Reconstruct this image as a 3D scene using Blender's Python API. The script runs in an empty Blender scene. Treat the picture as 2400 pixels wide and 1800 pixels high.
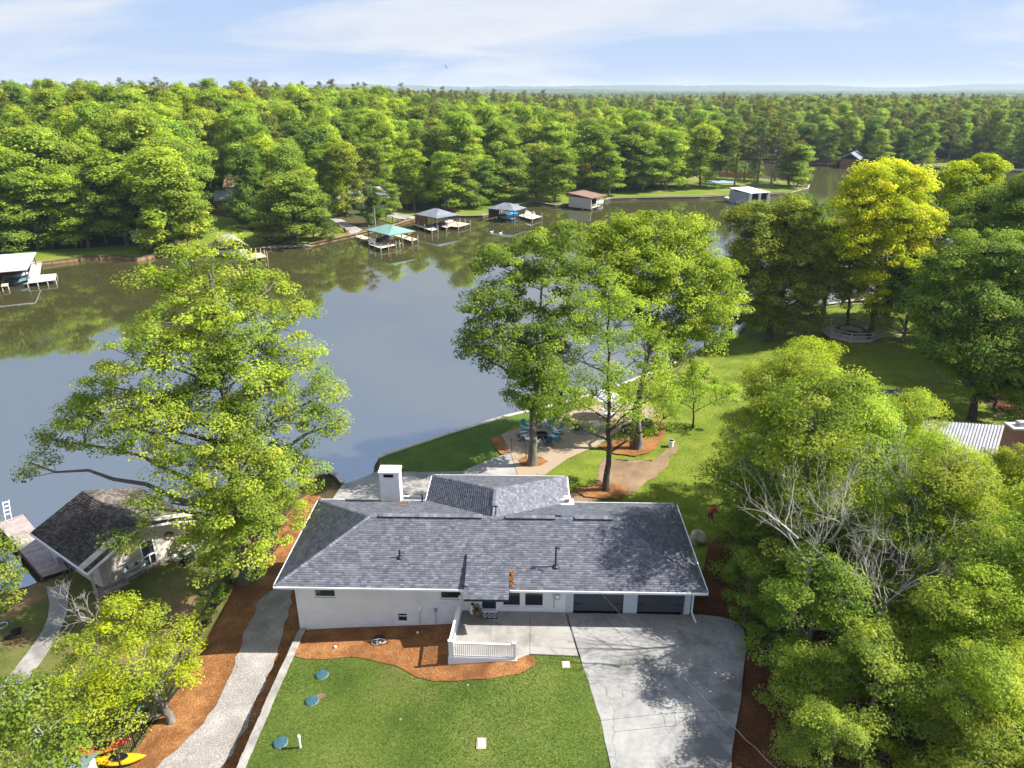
import bpy, bmesh, math, random
import numpy as np
from mathutils import Vector, Matrix

# ------------------------------------------------------------------ camera, sky, sun, exposure
scene = bpy.context.scene
col = scene.collection
F, PITCH, CAMH = 1666.0, math.radians(22.35), 26.0      # focal length in photo pixels, tilt, height over the drive
LAKE = -4.0
cd = bpy.data.cameras.new('camera'); cam = bpy.data.objects.new('camera', cd); col.objects.link(cam)
cam.location = (0, 0, CAMH); cam.rotation_euler = (math.pi / 2 - PITCH, 0, 0)
cd.sensor_width = 36.0; cd.lens = F / 2400 * 36.0; cd.clip_start = 0.5; cd.clip_end = 30000
scene.camera = cam
SUN_EL, SUN_AZ = math.radians(44), math.radians(1)      # from the right, a touch behind the house
world = bpy.data.worlds.new('World'); scene.world = world; world.use_nodes = True
wn = world.node_tree; wn.nodes.clear()
def N(nt, t, **kw):
    n = nt.nodes.new(t)
    for k, v in kw.items(): setattr(n, k, v)
    return n
def make_world():
    L = wn.links.new
    out = N(wn, 'ShaderNodeOutputWorld'); bg = N(wn, 'ShaderNodeBackground')
    sky = N(wn, 'ShaderNodeTexSky', sky_type='NISHITA', sun_disc=False, sun_elevation=SUN_EL,
            sun_rotation=math.pi / 2 - SUN_AZ, altitude=100, air_density=1.0, dust_density=0.5, ozone_density=1.0)
    tc = N(wn, 'ShaderNodeTexCoord'); sp = N(wn, 'ShaderNodeSeparateXYZ'); L(tc.outputs['Generated'], sp.inputs[0])
    zz = N(wn, 'ShaderNodeMath', operation='ADD'); L(sp.outputs[2], zz.inputs[0]); zz.inputs[1].default_value = 0.16
    zm = N(wn, 'ShaderNodeMath', operation='MAXIMUM'); L(zz.outputs[0], zm.inputs[0]); zm.inputs[1].default_value = 0.05
    dx = N(wn, 'ShaderNodeMath', operation='DIVIDE'); L(sp.outputs[0], dx.inputs[0]); L(zm.outputs[0], dx.inputs[1])
    dy = N(wn, 'ShaderNodeMath', operation='DIVIDE'); L(sp.outputs[1], dy.inputs[0]); L(zm.outputs[0], dy.inputs[1])
    cb = N(wn, 'ShaderNodeCombineXYZ'); L(dx.outputs[0], cb.inputs[0]); L(dy.outputs[0], cb.inputs[1])
    mp = N(wn, 'ShaderNodeMapping'); mp.inputs['Scale'].default_value = (0.55, 0.75, 1); mp.inputs['Location'].default_value = (1.7, 0.4, 0); L(cb.outputs[0], mp.inputs[0])
    n1 = N(wn, 'ShaderNodeTexNoise'); n1.inputs['Scale'].default_value = 0.9; n1.inputs['Detail'].default_value = 9; n1.inputs['Roughness'].default_value = 0.56
    n1.inputs['Distortion'].default_value = 0.5
    L(mp.outputs[0], n1.inputs['Vector'])
    cr = N(wn, 'ShaderNodeValToRGB'); cr.color_ramp.elements[0].position = 0.44; cr.color_ramp.elements[1].position = 0.62
    L(n1.outputs['Fac'], cr.inputs[0])
    n2 = N(wn, 'ShaderNodeTexNoise'); n2.inputs['Scale'].default_value = 3.2; n2.inputs['Detail'].default_value = 6; L(mp.outputs[0], n2.inputs['Vector'])
    cc = N(wn, 'ShaderNodeMixRGB'); cc.inputs[1].default_value = (3.35, 3.5, 4.1, 1); cc.inputs[2].default_value = (4.7, 4.7, 4.95, 1); L(n2.outputs['Fac'], cc.inputs[0])
    ve = N(wn, 'ShaderNodeMixRGB'); ve.inputs[1].default_value = (2.25, 3.0, 4.55, 1); L(cr.outputs[0], ve.inputs[0]); L(cc.outputs[0], ve.inputs[2])
    mx = N(wn, 'ShaderNodeMixRGB'); mx.inputs[0].default_value = 0.88; L(sky.outputs[0], mx.inputs[1]); L(ve.outputs[0], mx.inputs[2])
    L(mx.outputs[0], bg.inputs[0]); bg.inputs[1].default_value = 0.072
    L(bg.outputs[0], out.inputs[0])
make_world()
sd_ = bpy.data.lights.new('sun', 'SUN'); sun = bpy.data.objects.new('sun', sd_); col.objects.link(sun)
sdir = Vector((math.cos(SUN_EL) * math.cos(SUN_AZ), math.cos(SUN_EL) * math.sin(SUN_AZ), math.sin(SUN_EL)))
sun.rotation_euler = sdir.to_track_quat('Z', 'Y').to_euler(); sun.location = (60, 0, 60)
sd_.energy = 4.5; sd_.angle = math.radians(0.55); sd_.color = (1.0, 0.965, 0.90)
vs = scene.view_settings
vs.view_transform = 'Standard'; vs.look = 'None'; vs.gamma = 1; vs.use_curve_mapping = False; vs.exposure = 1.45
scene.render.engine = 'CYCLES'
cy = scene.cycles
cy.max_bounces = 7; cy.diffuse_bounces = 3; cy.glossy_bounces = 3; cy.transmission_bounces = 4; cy.transparent_max_bounces = 8
cy.volume_bounces = 0; cy.caustics_reflective = False; cy.caustics_refractive = False; cy.use_denoising = True
cy.use_adaptive_sampling = True; cy.adaptive_threshold = 0.02

# ------------------------------------------------------------------ pixel helpers (photo is 2400 x 1800)
def ray(px, py):
    a = (px - 1200) / F; b = (900 - py) / F
    return np.array([a, math.cos(PITCH) + b * math.sin(PITCH), -math.sin(PITCH) + b * math.cos(PITCH)])
def P(px, py, z):
    d = ray(px, py); t = (z - CAMH) / d[2]; return np.array([t * d[0], t * d[1], z])
def PY(px, py, y):
    d = ray(px, py); t = y / d[1]; return np.array([t * d[0], y, CAMH + t * d[2]])
def zc(y, z): return y * math.cos(PITCH) - (z - CAMH) * math.sin(PITCH)
_TS = 6.0 * (1.0075 ** np.arange(0, 760))
def G(px, py, hv):
    """first point where the pixel's ray meets the height function hv(x array, y array)"""
    d = ray(px, py); lo, hi = None, None; T = _TS
    for k in range(3):
        under = (CAMH + T * d[2]) < hv(T * d[0], T * d[1])
        if not under.any(): i = len(T) - 1
        else: i = max(1, int(np.argmax(under)))
        lo, hi = T[i - 1], T[i]; T = np.linspace(lo, hi, 24)
    t = (lo + hi) / 2; return np.array([t * d[0], t * d[1], CAMH + t * d[2]])

# ------------------------------------------------------------------ scene helpers
def tag(o, label=None, cat=None, group=None, kind=None):
    if label: o['label'] = label
    if cat: o['category'] = cat
    if group: o['group'] = group
    if kind: o['kind'] = kind
    return o
def thing(name, label, cat, loc=(0, 0, 0), group=None, rz=0.0):
    o = bpy.data.objects.new(name, None); col.objects.link(o); o.empty_display_size = 0.3
    o.location = tuple(float(v) for v in loc); o.rotation_euler = (0, 0, rz)
    return tag(o, label, cat, group)
def wloc(o):
    v = np.zeros(3)
    while o is not None:
        v += np.array(o.location); o = o.parent
    return v
def link(name, me, parent=None):
    o = bpy.data.objects.new(name, me); col.objects.link(o); o.parent = parent
    return o
def copy_tree(o, parent=None):
    c = o.copy(); col.objects.link(c); c.parent = parent
    for ch in list(o.children): copy_tree(ch, c)
    return c
def np_mesh(name, verts, faces4=None, faces3=None, mats=(), colors=None, smooth=False):
    """faces4 (n,4) and faces3 (m,3) int arrays"""
    me = bpy.data.meshes.new(name)
    verts = np.asarray(verts, dtype=np.float32); me.vertices.add(len(verts)); me.vertices.foreach_set('co', verts.ravel())
    loops = []; tot = []
    if faces4 is not None and len(faces4): f = np.asarray(faces4, dtype=np.int32); loops.append(f.ravel()); tot.append(np.full(len(f), 4, np.int32))
    if faces3 is not None and len(faces3): f = np.asarray(faces3, dtype=np.int32); loops.append(f.ravel()); tot.append(np.full(len(f), 3, np.int32))
    loops = np.concatenate(loops); tot = np.concatenate(tot)
    me.loops.add(len(loops)); me.loops.foreach_set('vertex_index', loops)
    me.polygons.add(len(tot)); start = np.concatenate([[0], np.cumsum(tot)[:-1]]).astype(np.int32)
    me.polygons.foreach_set('loop_start', start); me.polygons.foreach_set('loop_total', tot)
    if smooth: me.polygons.foreach_set('use_smooth', np.ones(len(tot), bool))
    for m in mats: me.materials.append(m)
    if colors is not None:
        ca = me.color_attributes.new('tone', 'FLOAT_COLOR', 'POINT')
        c4 = np.ones((len(verts), 4), np.float32); c4[:, :3] = colors; ca.data.foreach_set('color', c4.ravel())
    me.update(calc_edges=True); me.validate(verbose=False)
    return me

class MB:
    """collects boxes, prisms and tubes in world coordinates; build() links them as one mesh object"""
    def __init__(s): s.v = []; s.f = []; s.c = []
    def add(s, verts, faces, tone=None):
        o = len(s.v); s.v += [tuple(float(q) for q in p) for p in verts]; s.f += [tuple(i + o for i in f) for f in faces]
        s.c += [tone or (1, 1, 1)] * len(verts); return s
    def box(s, x0, y0, z0, x1, y1, z1, fr=None, tone=None):
        p = [(x, y, z) for z in (z0, z1) for (x, y) in ((x0, y0), (x1, y0), (x1, y1), (x0, y1))]
        if fr: p = [fr(q) for q in p]
        return s.add(p, [(3, 2, 1, 0), (4, 5, 6, 7), (0, 1, 5, 4), (1, 2, 6, 5), (2, 3, 7, 6), (3, 0, 4, 7)], tone)
    def prism(s, poly, z0, z1, fr=None, tone=None):
        n = len(poly)
        if sum(poly[i][0] * poly[(i + 1) % n][1] - poly[(i + 1) % n][0] * poly[i][1] for i in range(n)) < 0: poly = poly[::-1]
        z0f = z0 if callable(z0) else (lambda x, y: z0); z1f = z1 if callable(z1) else (lambda x, y: z1)
        p = [(q[0], q[1], z0f(q[0], q[1])) for q in poly] + [(q[0], q[1], z1f(q[0], q[1])) for q in poly]
        if fr: p = [fr(q) for q in p]
        return s.add(p, [tuple(range(n - 1, -1, -1)), tuple(range(n, 2 * n))] + [(i, (i + 1) % n, n + (i + 1) % n, n + i) for i in range(n)], tone)
    def tube(s, pts, rad, sides=6, tone=None, cap=True):
        pts = [Vector(tuple(float(q) for q in p)) for p in pts]; n = len(pts)
        if not hasattr(rad, '__len__'): rad = [rad] * n
        vs_ = []; up = Vector((0.31, 0.17, 0.93))
        for i, p in enumerate(pts):
            t = (pts[min(i + 1, n - 1)] - pts[max(i - 1, 0)]).normalized()
            if abs(t.dot(up)) > 0.95: u = t.cross(Vector((1, 0.1, 0))).normalized()
            else: u = t.cross(up).normalized()
            w = t.cross(u)
            for k in range(sides):
                a = 2 * math.pi * k / sides; vs_.append(p + (u * math.cos(a) + w * math.sin(a)) * rad[i])
        fs = [(i * sides + k, i * sides + (k + 1) % sides, (i + 1) * sides + (k + 1) % sides, (i + 1) * sides + k) for i in range(n - 1) for k in range(sides)]
        if cap: fs += [tuple(range(sides - 1, -1, -1)), tuple((n - 1) * sides + k for k in range(sides))]
        return s.add(vs_, fs, tone)
    def beam(s, a, b, w, h, tone=None):
        """square bar from a to b, w wide (level), h high"""
        a = Vector(tuple(map(float, a))); b = Vector(tuple(map(float, b))); t = (b - a).normalized()
        u = t.cross(Vector((0, 0, 1))) if abs(t.z) < 0.98 else Vector((1, 0, 0)); u.normalize(); v = u.cross(t).normalized()
        p = [q + u * (i * w / 2) + v * (j * h / 2) for q in (a, b) for (i, j) in ((-1, -1), (1, -1), (1, 1), (-1, 1))]
        return s.add(p, [(0, 1, 2, 3), (7, 6, 5, 4), (0, 4, 5, 1), (1, 5, 6, 2), (2, 6, 7, 3), (3, 7, 4, 0)], tone)
    def lathe(s, c, prof, sides=14, fr=None, tone=None):
        vs_ = []; n = len(prof)
        for (r, z) in prof:
            for k in range(sides):
                a = 2 * math.pi * k / sides; q = (c[0] + r * math.cos(a), c[1] + r * math.sin(a), c[2] + z); vs_.append(fr(q) if fr else q)
        fs = [(i * sides + k, i * sides + (k + 1) % sides, (i + 1) * sides + (k + 1) % sides, (i + 1) * sides + k) for i in range(n - 1) for k in range(sides)]
        fs += [tuple(range(sides - 1, -1, -1)), tuple((n - 1) * sides + k for k in range(sides))]
        return s.add(vs_, fs, tone)
    def build(s, name, m, parent=None, smooth=False, bevel=0.0, tones=True, local=False):
        me = bpy.data.meshes.new(name)
        off = np.zeros(3) if local else wloc(parent)
        me.from_pydata([(p[0] - off[0], p[1] - off[1], p[2] - off[2]) for p in s.v], [], s.f)
        me.materials.append(m)
        if tones:
            ca = me.color_attributes.new('tone', 'FLOAT_COLOR', 'POINT')
            c4 = np.ones((len(s.v), 4), np.float32); c4[:, :3] = s.c; ca.data.foreach_set('color', c4.ravel())
        bm = bmesh.new(); bm.from_mesh(me); bmesh.ops.recalc_face_normals(bm, faces=bm.faces)
        if bevel: bmesh.ops.bevel(bm, geom=list(bm.edges), offset=bevel, segments=1, affect='EDGES')
        if smooth:
            for f_ in bm.faces: f_.smooth = True
        bm.to_mesh(me); bm.free()
        return link(name, me, parent)
def frame(o, ang):
    """local (x, y, z) -> world, origin o, turned by ang about z"""
    c, s_ = math.cos(ang), math.sin(ang)
    return lambda q: (o[0] + c * q[0] - s_ * q[1], o[1] + s_ * q[0] + c * q[1], o[2] + q[2])

# ------------------------------------------------------------------ materials
def base(name):
    m = bpy.data.materials.new(name); m.use_nodes = True; nt = m.node_tree
    return m, nt, nt.nodes['Principled BSDF']
def setp(b, rough=0.8, spec=0.3, metallic=0.0):
    b.inputs['Roughness'].default_value = rough; b.inputs['Specular IOR Level'].default_value = spec; b.inputs['Metallic'].default_value = metallic
def c4(c): return (c[0], c[1], c[2], 1.0)
def mat(name, c1, c2=None, scale=4.0, rough=0.8, spec=0.3, metallic=0.0, bump=0.0, bscale=None, detail=5, stretch=(1, 1, 1), tone=False, c3=None, scale3=0.5, lo=0.35, hi=0.65):
    m, nt, b = base(name); setp(b, rough, spec, metallic); L = nt.links.new
    if c2 is None and not bump and not tone and c3 is None:
        b.inputs['Base Color'].default_value = c4(c1); return m
    tc = N(nt, 'ShaderNodeTexCoord'); mp = N(nt, 'ShaderNodeMapping'); mp.inputs['Scale'].default_value = stretch; L(tc.outputs['Object'], mp.inputs[0])
    cur = None
    if c2 is not None:
        n = N(nt, 'ShaderNodeTexNoise'); n.inputs['Scale'].default_value = scale; n.inputs['Detail'].default_value = detail; n.inputs['Roughness'].default_value = 0.6; L(mp.outputs[0], n.inputs['Vector'])
        r = N(nt, 'ShaderNodeValToRGB'); r.color_ramp.elements[0].position = lo; r.color_ramp.elements[1].position = hi
        r.color_ramp.elements[0].color = c4(c1); r.color_ramp.elements[1].color = c4(c2); L(n.outputs['Fac'], r.inputs[0]); cur = r.outputs[0]
    if c3 is not None:
        n = N(nt, 'ShaderNodeTexNoise'); n.inputs['Scale'].default_value = scale3; n.inputs['Detail'].default_value = 4; L(mp.outputs[0], n.inputs['Vector'])
        r = N(nt, 'ShaderNodeValToRGB'); r.color_ramp.elements[0].position = 0.5; r.color_ramp.elements[1].position = 0.68; L(n.outputs['Fac'], r.inputs[0])
        mx = N(nt, 'ShaderNodeMixRGB'); L(r.outputs[0], mx.inputs[0]); mx.inputs[2].default_value = c4(c3)
        if cur is not None: L(cur, mx.inputs[1])
        else: mx.inputs[1].default_value = c4(c1)
        cur = mx.outputs[0]
    if tone:
        at = N(nt, 'ShaderNodeAttribute', attribute_name='tone'); mx = N(nt, 'ShaderNodeMixRGB', blend_type='MULTIPLY'); mx.inputs[0].default_value = 1
        if cur is not None: L(cur, mx.inputs[1])
        else: mx.inputs[1].default_value = c4(c1)
        L(at.outputs['Color'], mx.inputs[2]); cur = mx.outputs[0]
    if cur is not None: L(cur, b.inputs['Base Color'])
    else: b.inputs['Base Color'].default_value = c4(c1)
    if bump:
        n = N(nt, 'ShaderNodeTexNoise'); n.inputs['Scale'].default_value = bscale or scale * 4; n.inputs['Detail'].default_value = 4; L(mp.outputs[0], n.inputs['Vector'])
        bp = N(nt, 'ShaderNodeBump'); bp.inputs['Strength'].default_value = bump; bp.inputs['Distance'].default_value = 0.05; L(n.outputs['Fac'], bp.inputs['Height']); L(bp.outputs[0], b.inputs['Normal'])
    return m
def leafmat(name, trans=0.5):
    m, nt, b = base(name); setp(b, 0.6, 0.06); L = nt.links.new
    at = N(nt, 'ShaderNodeAttribute', attribute_name='tone'); oi = N(nt, 'ShaderNodeObjectInfo')
    hs = N(nt, 'ShaderNodeHueSaturation'); L(at.outputs['Color'], hs.inputs['Color'])
    v = N(nt, 'ShaderNodeMapRange'); v.inputs['To Min'].default_value = 0.80; v.inputs['To Max'].default_value = 1.22; L(oi.outputs['Random'], v.inputs['Value']); L(v.outputs[0], hs.inputs['Value'])
    m2 = N(nt, 'ShaderNodeMath', operation='MULTIPLY'); m2.inputs[1].default_value = 7.13; L(oi.outputs['Random'], m2.inputs[0])
    m3 = N(nt, 'ShaderNodeMath', operation='FRACT'); L(m2.outputs[0], m3.inputs[0])
    h = N(nt, 'ShaderNodeMapRange'); h.inputs['To Min'].default_value = 0.484; h.inputs['To Max'].default_value = 0.508; L(m3.outputs[0], h.inputs['Value']); L(h.outputs[0], hs.inputs['Hue'])
    L(hs.outputs[0], b.inputs['Base Color'])
    tr = N(nt, 'ShaderNodeBsdfTranslucent'); bc = N(nt, 'ShaderNodeMixRGB', blend_type='MULTIPLY'); bc.inputs[0].default_value = 1; bc.inputs[2].default_value = (1.32, 1.42, 0.62, 1); L(hs.outputs[0], bc.inputs[1]); L(bc.outputs[0], tr.inputs[0])
    mx = N(nt, 'ShaderNodeMixShader'); mx.inputs[0].default_value = trans; L(b.outputs[0], mx.inputs[1]); L(tr.outputs[0], mx.inputs[2])
    L(mx.outputs[0], nt.nodes['Material Output'].inputs[0])
    return m
M = {}
M['leaf'] = leafmat('leaf'); M['needle'] = leafmat('needle', 0.2)
M['bark'] = mat('bark', (0.10, 0.085, 0.07), (0.20, 0.18, 0.155), 3, 0.9, 0.1, bump=0.6, bscale=9, stretch=(3, 3, 0.5))
M['bark_dark'] = mat('bark_dark', (0.045, 0.036, 0.03), (0.10, 0.085, 0.075), 3, 0.9, 0.1, bump=0.6, bscale=9, stretch=(3, 3, 0.5))
M['bark_pale'] = mat('bark_pale', (0.26, 0.245, 0.21), (0.42, 0.40, 0.35), 4, 0.9, 0.1, bump=0.4, bscale=9)
M['white'] = mat('white_paint', (0.74, 0.75, 0.76), (0.82, 0.82, 0.82), 1.5, 0.5, 0.3)
M['white_metal'] = mat('white_metal', (0.8, 0.8, 0.8), rough=0.35, spec=0.4)
M['black'] = mat('black_metal', (0.012, 0.012, 0.014), rough=0.5, spec=0.4)
M['dark'] = mat('dark_opening', (0.01, 0.01, 0.01), rough=0.9, spec=0.1)
M['grey_metal'] = mat('grey_metal', (0.32, 0.33, 0.35), (0.4, 0.41, 0.43), 6, 0.45, 0.4, 0.3)
M['wood_new'] = mat('new_deck_wood', (0.42, 0.30, 0.17), (0.52, 0.40, 0.25), 3, 0.8, 0.2, stretch=(1, 6, 1))
M['wood_grey'] = mat('weathered_wood', (0.36, 0.31, 0.28), (0.48, 0.43, 0.40), 2.5, 0.85, 0.2, bump=0.2, bscale=12, tone=True)
M['wood_brown'] = mat('brown_wood', (0.16, 0.075, 0.035), (0.26, 0.13, 0.065), 2, 0.85, 0.2, bump=0.3, bscale=8)
M['wood_dark'] = mat('dark_wood', (0.06, 0.045, 0.035), (0.12, 0.09, 0.07), 3, 0.85, 0.2)
def glassmat():
    m, nt, b = base('window_glass'); setp(b, 0.05, 0.6); b.inputs['Base Color'].default_value = (0.02, 0.024, 0.026, 1); return m
M['glass'] = glassmat()
# ------------------------------------------------------------------ terrain
class RBF:
    def __init__(s, pts):
        a = np.array(pts, float); s.p = a[:, :2]; n = len(a)
        K = np.sqrt(((s.p[:, None] - s.p[None]) ** 2).sum(-1) + 1.0)
        A = np.zeros((n + 3, n + 3)); A[:n, :n] = -K; A[:n, n] = 1; A[:n, n + 1:] = s.p; A[n, :n] = 1; A[n + 1:, :n] = s.p.T
        s.w = np.linalg.solve(A, np.concatenate([a[:, 2], [0, 0, 0]]))
    def __call__(s, x, y):
        q = np.stack([np.ravel(np.asarray(x, float)), np.ravel(np.asarray(y, float))], -1); n = len(s.p)
        K = np.sqrt(((q[:, None] - s.p[None]) ** 2).sum(-1) + 1.0)
        r = -K @ s.w[:n] + s.w[n] + q @ s.w[n + 1:]
        return r.reshape(np.shape(x)) if np.shape(x) else float(r[0])
near_rbf = RBF([(-13, 18, -1.9), (-15, 30, -2.15), (-13.5, 36, -2.4), (-13, 42, -3.0), (-22, 20, -2.3), (-20, 28, -2.6), (-20, 36, -3.0), (-30, 30, -3.2), (-40, 25, -3.2), (-30, 38, -3.35), (-11, 31, -2.15),
    (-8, 44, -3.1), (0, 44, -2.8), (8, 42, -2.4), (12, 36, -1.3), (13, 30, -0.4), (12.5, 26, -0.15), (11, 20, -0.12), (18, 20, 0.0), (25, 25, 0.0), (36, 25, 0.3),
    (6, 47, -2.5), (14, 44, -2.4), (15, 55, -2.7), (3, 55, -3.05), (-5, 50, -3.3), (0, 60, -3.2), (10, 62, -3.05), (22, 60, -2.5), (30, 60, -2.0), (30, 45, -1.0), (45, 60, -1.4), (40, 84, -2.6), (60, 84, -2.0), (60, 50, 0.0), (25, 80, -3.3),
    (-4, 25, -1.7), (4, 24, -0.7), (0, 18, -0.7), (8, 25, -0.4), (8, 34, -0.8), (-4, 36, -2.2), (2, 36, -1.6), (90, 60, 0.0), (90, 90, -1.5), (-60, 30, -3.3), (-20, 8, -1.8), (20, 8, 0.2)])
upper_rbf = RBF([(-11.4, 31, -1.5), (-3.3, 31, -0.95), (-3.1, 27.2, -0.4), (0.2, 27.2, -0.05), (1, 27.4, -0.05), (3.3, 27.4, -0.05), (4, 21.3, -0.05), (4, 16, -0.03), (-9.4, 23, -0.85), (-12.3, 18, -0.95), (-10.9, 30.4, -1.4), (-4, 20, -0.45), (-8, 27, -0.95), (-11.6, 26, -1.15)])
def pin(px, py, poly):
    px = np.asarray(px, float); py = np.asarray(py, float); inside = np.zeros(px.shape, bool); n = len(poly)
    for i in range(n):
        x0, y0 = poly[i][:2]; x1, y1 = poly[(i + 1) % n][:2]
        if y0 == y1: continue
        c = ((y0 > py) != (y1 > py)) & (px < (x1 - x0) * (py - y0) / (y1 - y0) + x0); inside ^= c
    return inside
def pdist(px, py, line):
    px = np.asarray(px, float); py = np.asarray(py, float); d = np.full(px.shape, 1e9)
    for i in range(len(line) - 1):
        ax, ay = line[i][:2]; bx, by = line[i + 1][:2]; vx, vy = bx - ax, by - ay; l2 = vx * vx + vy * vy + 1e-9
        t = np.clip(((px - ax) * vx + (py - ay) * vy) / l2, 0, 1)
        d = np.minimum(d, np.hypot(px - ax - t * vx, py - ay - t * vy))
    return d
SHZ = -3.5
def S(*pp): return [tuple(P(a, b, SHZ)[:2]) for a, b in pp]
near_shore = [(-420, 24), (-70, 27)] + S((0, 1388), (98, 1360), (140, 1330), (250, 1290), (430, 1225), (560, 1175), (690, 1150), (722, 1128), (740, 1116), (768, 1109), (788, 1114), (803, 1133), (840, 1124), (886, 1100), (884, 1084), (888, 1074), (905, 1066), (1050, 1018), (1180, 978), (1300, 950), (1420, 915), (1560, 862), (1665, 808), (1725, 786), (1755, 745), (1850, 725), (2000, 705), (2200, 690), (2420, 680), (2700, 672)) + [(420, 150)]
far_shore = [(-420, 120)] + S((-300, 652), (-60, 640), (60, 624), (100, 617), (200, 604), (270, 600), (320, 607), (370, 597), (450, 590), (540, 584), (600, 579), (725, 572), (830, 549), (915, 530), (975, 512), (1010, 500), (1060, 507), (1130, 506), (1190, 492), (1215, 480), (1245, 472), (1300, 481), (1345, 478), (1390, 473), (1430, 466), (1500, 464), (1640, 462), (1770, 456), (1850, 453), (1893, 442), (1897, 434), (1880, 424), (1800, 412), (1740, 404), (1640, 396), (1500, 390), (1500, 380), (1640, 376), (1760, 378), (1890, 384), (1960, 386), (2060, 386), (2130, 389), (2200, 394), (2330, 397), (2400, 402), (2600, 405), (2900, 410)) + [(520, 300)]
lake_poly = near_shore + far_shore[::-1]
shore_line = near_shore + far_shore[::-1] + [near_shore[0]]
def bumpy(x, y, s, seed):
    r = np.random.RandomState(seed); o = np.zeros(np.shape(x))
    for k in range(6):
        a = r.rand() * 6.28; f = s * (0.6 + r.rand()); o = o + np.sin((np.cos(a) * x + np.sin(a) * y) * f + r.rand() * 6.28)
    return o / 6
def far_split(x): return np.interp(x, [p[0] for p in near_shore], [p[1] for p in near_shore])
def terrain_h(x, y):
    x = np.asarray(x, float); y = np.asarray(y, float)
    sd = pdist(x, y, shore_line); water = pin(x, y, lake_poly)
    nearside = y < far_split(np.clip(x, -420, 420)) + 3
    ramp_n = SHZ + np.minimum(0.05, sd * 0.3); ramp_w = np.maximum(SHZ - 1.5 * sd, -6.5)
    hn = np.minimum(near_rbf(x, y), 3.0); k = np.clip(sd / 6.0, 0, 1); k = k * k * (3 - 2 * k)
    hn = SHZ + (np.maximum(hn, SHZ) - SHZ) * k
    rise = np.clip((sd - 8) / 110, 0, 1); left = np.clip((60 - x) / 160, 0, 1)
    hf = SHZ + 0.02 * np.minimum(sd, 40) + rise * rise * (3 - 2 * rise) * (3.0 + 6.0 * left) + np.clip((sd - 8) / 60, 0, 1) * 1.3 * bumpy(x, y, 0.03, 3)
    return np.where(water, ramp_w, np.where(nearside, hn, hf))
_hc = {}
def h(x, y):
    return float(terrain_h(np.array([x]), np.array([y]))[0])
def hU(x, y): return float(upper_rbf(x, y))
def axis(marks):
    out = [marks[0][0]]
    for (a, b, st) in marks:
        n = max(1, int(round((b - a) / st))); out += list(np.linspace(a, b, n + 1)[1:])
    return np.array(out)
def grow(a, b, n, p=2.2): return list(a + (b - a) * (np.linspace(0, 1, n + 1)[1:] ** p))
xs = np.concatenate([(-np.array(grow(260, 6000, 22)))[::-1], axis([(-260, -46, 3.0), (-46, 66, 0.7), (66, 340, 3.0)]), grow(340, 6000, 22)])
ys = np.concatenate([axis([(6, 96, 0.7), (96, 400, 2.6)]), grow(400, 9000, 40)])
X, Y = np.meshgrid(xs, ys); Z = np.zeros(X.shape)
for i in range(0, len(ys), 20): Z[i:i + 20] = terrain_h(X[i:i + 20], Y[i:i + 20])
nx, ny = len(xs), len(ys); idx = np.arange(nx * ny).reshape(ny, nx)
q4 = np.stack([idx[:-1, :-1], idx[:-1, 1:], idx[1:, 1:], idx[1:, :-1]], -1).reshape(-1, 4)

def groundmat(name, stops, scale=0.35, fine=28, bump=0.5, dirt=None, dirt_scale=0.12, fine_amt=0.55, dirt_lo=0.52, dirt_hi=0.66, bdist=0.04):
    """stops: two or three colours mixed by a broad and a fine noise"""
    m, nt, b = base(name); setp(b, 0.9, 0.12); L = nt.links.new
    tc = N(nt, 'ShaderNodeTexCoord')
    n1 = N(nt, 'ShaderNodeTexNoise'); n1.inputs['Scale'].default_value = scale; n1.inputs['Detail'].default_value = 6; n1.inputs['Roughness'].default_value = 0.62; L(tc.outputs['Object'], n1.inputs['Vector'])
    n2 = N(nt, 'ShaderNodeTexNoise'); n2.inputs['Scale'].default_value = fine; n2.inputs['Detail'].default_value = 5; n2.inputs['Roughness'].default_value = 0.75; L(tc.outputs['Object'], n2.inputs['Vector'])
    mxf = N(nt, 'ShaderNodeMixRGB'); mxf.inputs[0].default_value = fine_amt; L(n1.outputs['Fac'], mxf.inputs[1]); L(n2.outputs['Fac'], mxf.inputs[2])
    r = N(nt, 'ShaderNodeValToRGB'); e = r.color_ramp.elements
    e[0].position = 0.36; e[1].position = 0.64; e[0].color = c4(stops[0]); e[1].color = c4(stops[-1])
    if len(stops) == 3: k = e.new(0.5); k.color = c4(stops[1])
    L(mxf.outputs[0], r.inputs[0]); cur = r.outputs[0]
    if dirt is not None:
        n3 = N(nt, 'ShaderNodeTexNoise'); n3.inputs['Scale'].default_value = dirt_scale; n3.inputs['Detail'].default_value = 7; n3.inputs['Roughness'].default_value = 0.65; L(tc.outputs['Object'], n3.inputs['Vector'])
        r3 = N(nt, 'ShaderNodeValToRGB'); r3.color_ramp.elements[0].position = dirt_lo; r3.color_ramp.elements[1].position = dirt_hi; L(n3.outputs['Fac'], r3.inputs[0])
        mx = N(nt, 'ShaderNodeMixRGB'); L(r3.outputs[0], mx.inputs[0]); L(cur, mx.inputs[1]); mx.inputs[2].default_value = c4(dirt); cur = mx.outputs[0]
    L(cur, b.inputs['Base Color'])
    bp = N(nt, 'ShaderNodeBump'); bp.inputs['Strength'].default_value = bump; bp.inputs['Distance'].default_value = bdist; L(n2.outputs['Fac'], bp.inputs['Height']); L(bp.outputs[0], b.inputs['Normal'])
    return m
M['forest_floor'] = groundmat('forest_floor', [(0.035, 0.026, 0.014), (0.06, 0.05, 0.02), (0.10, 0.062, 0.032)], 0.15, 5, 0.6, (0.05, 0.075, 0.018), 0.06)
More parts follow.
